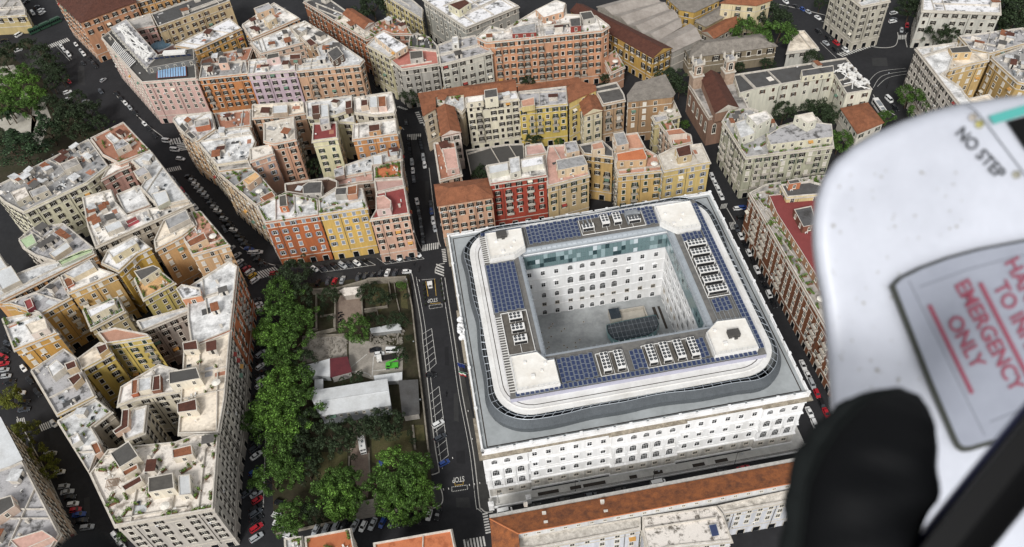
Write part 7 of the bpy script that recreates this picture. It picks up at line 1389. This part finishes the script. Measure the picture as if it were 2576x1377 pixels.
fl = [(2237, 722), (2258, 700), (2310, 674), (2380, 648), (2460, 626), (2576, 604), (2800, 575), (2860, 1020), (2576, 1095), (2440, 1136), (2420, 1138), (2405, 1130), (2395, 1112), (2330, 960)]
flap = plate('flap_seal', fl, M_SEAL, .004, .016); fli = [(x, -y) for x, y in fl]; fli = fli if area2(fli) > 0 else fli[::-1]; fli = [(x+5, -y-5) for x, y in inset(fli, 9)]
flap2 = plate('flap', fli, M_HG, .008, .021)
plate('teal_stripe', [(2487, 292), (2576, 265), (2800, 205), (2800, 232), (2576, 290), (2500, 313)], M_TEAL, .005, .0085); plate('side_window', [(2533, 306), (2576, 294), (2800, 240), (2800, 620), (2576, 372)], M_BLK, .005, .0088)
def seam(pts, w_, M, parent=POD):
    b = MB()
    for (x0, y0), (x1, y1) in zip(pts, pts[1:]): b.bar(near(x0, y0, DP-.006)-o0, near(x1, y1, DP-.006)-o0, w_, 0, 5)
    link('seam', b.mesh('seam', M), parent)
seam([(2428, 262), (2452, 276), (2478, 306), (2520, 362), (2576, 436), (2640, 520)], .0012, mat('grey seam', lin('#74777c'), .7, fine=0))
for x, y, M_ in ((2447, 296, '#9a938a'), (2463, 313, '#98925c'), (2556, 440, '#8f8d80')):
    b = MB(); n = 12; c = near(x, y, DP-.003); ax = (RT, UP)
    b.loft([[tuple(c-FW*d-o0+RT*(r*cos(2*pi*i/n))+UP*(r*sin(2*pi*i/n))) for i in range(n)] for r, d in ((.0075, 0), (.0072, .003), (.004, .004))]); link('rivet', b.mesh('rivet', mat('rivet '+M_, lin(M_), .4, metal=.4, fine=0)), POD)
def letter(txt, x, y, ang, size_px, M, lift, parent, sx=1.0, bold=.02):
    c = bpy.data.curves.new('lettering', 'FONT'); c.body = txt; c.align_x = 'CENTER'; c.align_y = 'CENTER'; c.size = 1; c.offset = bold; c.extrude = .01; c.resolution_u = 4; ob = bpy.data.objects.new('lettering', c); COL.objects.link(ob)
    dg = bpy.context.evaluated_depsgraph_get(); me = bpy.data.meshes.new_from_object(ob.evaluated_get(dg)); bpy.data.objects.remove(ob); me.materials.clear(); me.materials.append(M)
    s = size_px*DP/FPX; X = RT*cos(ang)+UP*sin(ang); Y = UP*cos(ang)-RT*sin(ang); c0 = near(x, y, DP-lift)-o0
    for v in me.vertices: v.co = c0+X*(v.co.x*s*sx)+Y*(v.co.y*s)-FW*(v.co.z*.02)
    me.update(); link('lettering', me, parent)
M_EMB = mat('embossed flap line', lin('#7b7f88'), .6, fine=0)
def emb(pts):
    b = MB()
    for (x0, y0), (x1, y1) in zip(pts, pts[1:]): b.bar(near(x0, y0, DP-.021)-o0, near(x1, y1, DP-.021)-o0, .0014, 0, 5)
    link('embossed_line', b.mesh('embossed_line', M_EMB), POD)
emb([(2286, 706), (2380, 900), (2477, 1096)]); emb([(2314, 722), (2430, 680), (2547, 648), (2640, 630)]); emb([(2490, 1062), (2576, 1028), (2700, 985)])
letter('NO STEP', 2466, 386, radians(-47), 44, M_LETK, .0075, POD, .92, .012)
A63 = radians(-62)
letter('EMERGENCY', 2488, 845, A63, 55, M_LET, .024, POD, .97); letter('ONLY', 2429, 861, A63, 54, M_LET, .024, POD, .97); letter('TO INFLATE', 2578, 836, A63, 54, M_LET, .024, POD, .93); letter('HANDLE', 2590, 744, A63, 54, M_LET, .024, POD, .97)
for q in (((2338, 768), (2446, 990)), ((2466, 712), (2600, 975))):
    (x0, y0), (x1, y1) = q; d = Vector((x1-x0, y1-y0)).normalized(); n_ = Vector((-d.y, d.x))*5.5; plate('red_line', [(x0+n_.x, y0+n_.y), (x1+n_.x, y1+n_.y), (x1-n_.x, y1-n_.y), (x0-n_.x, y0-n_.y)], M_LET, .020, .0245)
# dirt specks on the paint
b = MB(); Rd = random.Random(2)
for i in range(90):
    x, y = Rd.uniform(2090, 2420), Rd.uniform(420, 1000); s = Rd.uniform(.0007, .0024)*(1 if i % 6 else 1.6); c = near(x, y, DP-.005)-o0; n = 6; b.face([tuple(c+RT*(s*cos(2*pi*k/n))+UP*(s*sin(2*pi*k/n))) for k in range(n)])
link('dirt_specks', b.mesh('dirt_specks', mat('dirt', lin('#97948c'), .9, fine=0)), POD)
# ---- boots
M_BOOT = mat('black boot leather', lin('#090a0c'), .7, fine=0, spec=.12); M_SOLE = mat('black rubber sole', lin('#1c1f1f'), .9, fine=.1, spec=.1); M_TRS = mat('black trousers', lin('#0a0a0c'), .95, fine=.1, bump=.4, bsc=30)
PER = thing('person', near(2150, 1700, 1.0), "person's two feet in black boots held out over the city", 'person'); oP = Vector(PER.location)
def boot(axis, dep0, slope, sole_side):
    """axis: (x, y, half width px) from ankle to toe in picture directions; dep grows along the foot"""
    ax2 = []
    for a, c in zip(axis, axis[1:]):
        for q in range(3): ax2.append(tuple(a[j]+(c[j]-a[j])*q/3 for j in range(3)))
    axis = ax2+[axis[-1]]; rs = []; ss = []; n = 24; K = len(axis)
    for k, (x, y, hw) in enumerate(axis):
        dep = dep0+slope*k/(K-1); c = near(x, y, dep); a, e = axis[max(k-1, 0)], axis[min(k+1, K-1)]; t = Vector((e[0]-a[0], -(e[1]-a[1]))).normalized(); side = RT*t.y-UP*t.x; w_ = hw*dep/FPX
        s_ = k/(K-1); th = w_*(.78-.18*max(0, (s_-.7)/.3)); R_ = []
        for i in range(n):
            A = 2*pi*i/n; fold = 1+(.26*sin(21*s_+2.4*cos(A))*(.6+.4*cos(A+1))+.10*sin(38*s_-2.5*cos(A)+1))*max(0, sin(A))**1.8*max(0, min(1, (.86-s_)*5)); R_.append(tuple(c+side*(w_*cos(A)*fold)-FW*(th*sin(A)*fold)-oP))
        rs.append(R_)
        q = c+side*(sole_side*w_*.15)+FW*th*.55; wz = w_*1.02; R_ = []
        for i in range(n):
            A = 2*pi*i/n; tr = 1+(.035 if k % 4 < 2 else -.015)*(1 if cos(A)*sole_side > .3 else 0); R_.append(tuple(q+side*(wz*cos(A)*tr)-FW*(th*.42*max(-1, min(1, 1.8*sin(A))))-oP))
        ss.append(R_)
    b = MB(); b.loft(rs); up_ = link('boot', b.mesh('boot', M_BOOT, smooth=True), PER); b = MB(); b.loft(ss); link('sole', b.mesh('sole', M_SOLE, smooth=False), up_)
    b = MB()                                         # stitched welt
    for k in range(2, K-1): b.bar(Vector(rs[k][n//2 if sole_side < 0 else 0])-FW*.004, Vector(rs[k+1][n//2 if sole_side < 0 else 0])-FW*.004, .0016, 0, 5)
    link('welt', b.mesh('welt', M_SOLE), up_)
boot([(2128, 1640, 150), (2132, 1560, 148), (2138, 1480, 142), (2148, 1400, 138), (2160, 1330, 142), (2176, 1260, 150), (2203, 1195, 148), (2226, 1135, 134), (2250, 1080, 112), (2270, 1036, 86), (2282, 1006, 56), (2290, 985, 24)], .92, .10, -1)
boot([(232, 1700, 120), (228, 1620, 110), (224, 1540, 100), (220, 1480, 112), (218, 1440, 104), (216, 1400, 90), (215, 1372, 68), (214, 1350, 42), (213, 1338, 18)], .85, .08, -1)
b = MB(); n = 14
for cx, cy, dep in ((2125, 1640, .9),):
    rs = []
    for k in range(5):
        c = near(cx-k*6, cy+k*110, dep-.03*k); r = (160+k*14)*dep/FPX; rs.append([tuple(c+RT*(r*cos(2*pi*i/n))-FW*(r*.8*sin(2*pi*i/n))-oP) for i in range(n)])
    b.loft(rs)
link('trouser_leg', b.mesh('trouser_leg', M_TRS, smooth=True), PER)
# ---- door post
oD = near(2480, 1300, .62); DR = thing('door_post', oD, 'black slanted helicopter door post with navy edge', 'door post')
def beam(name, p0, p1, w0, w1, dep, th, M):
    d = Vector((p1[0]-p0[0], p1[1]-p0[1])).normalized(); n_ = Vector((-d.y, d.x)); rs = []
    for (x, y) in (p0, p1):
        prof = []
        for s, f in ((w0, 0), (w0+6, -th), ((w0+w1)/2, -th*1.25), (w1-6, -th), (w1, 0), (w1, th), (w0, th)): q = Vector((x, y))+n_*s; prof.append(tuple(near(q.x, q.y, dep+f)-oD))
        rs.append(prof)
    b = MB(); b.loft(rs); link(name, b.mesh(name, M, smooth=False), DR)
beam('post', (2260, 1440), (2720, 870), 0, 150, .92, .03, M_BLK); beam('navy_edge', (2256, 1436), (2716, 866), -16, 12, .97, .02, M_NAVY); beam('grey_trim', (2400, 1500), (2800, 990), 70, 120, .86, .012, mat('grey trim', lin('#2a2c2d'), .5, fine=0))
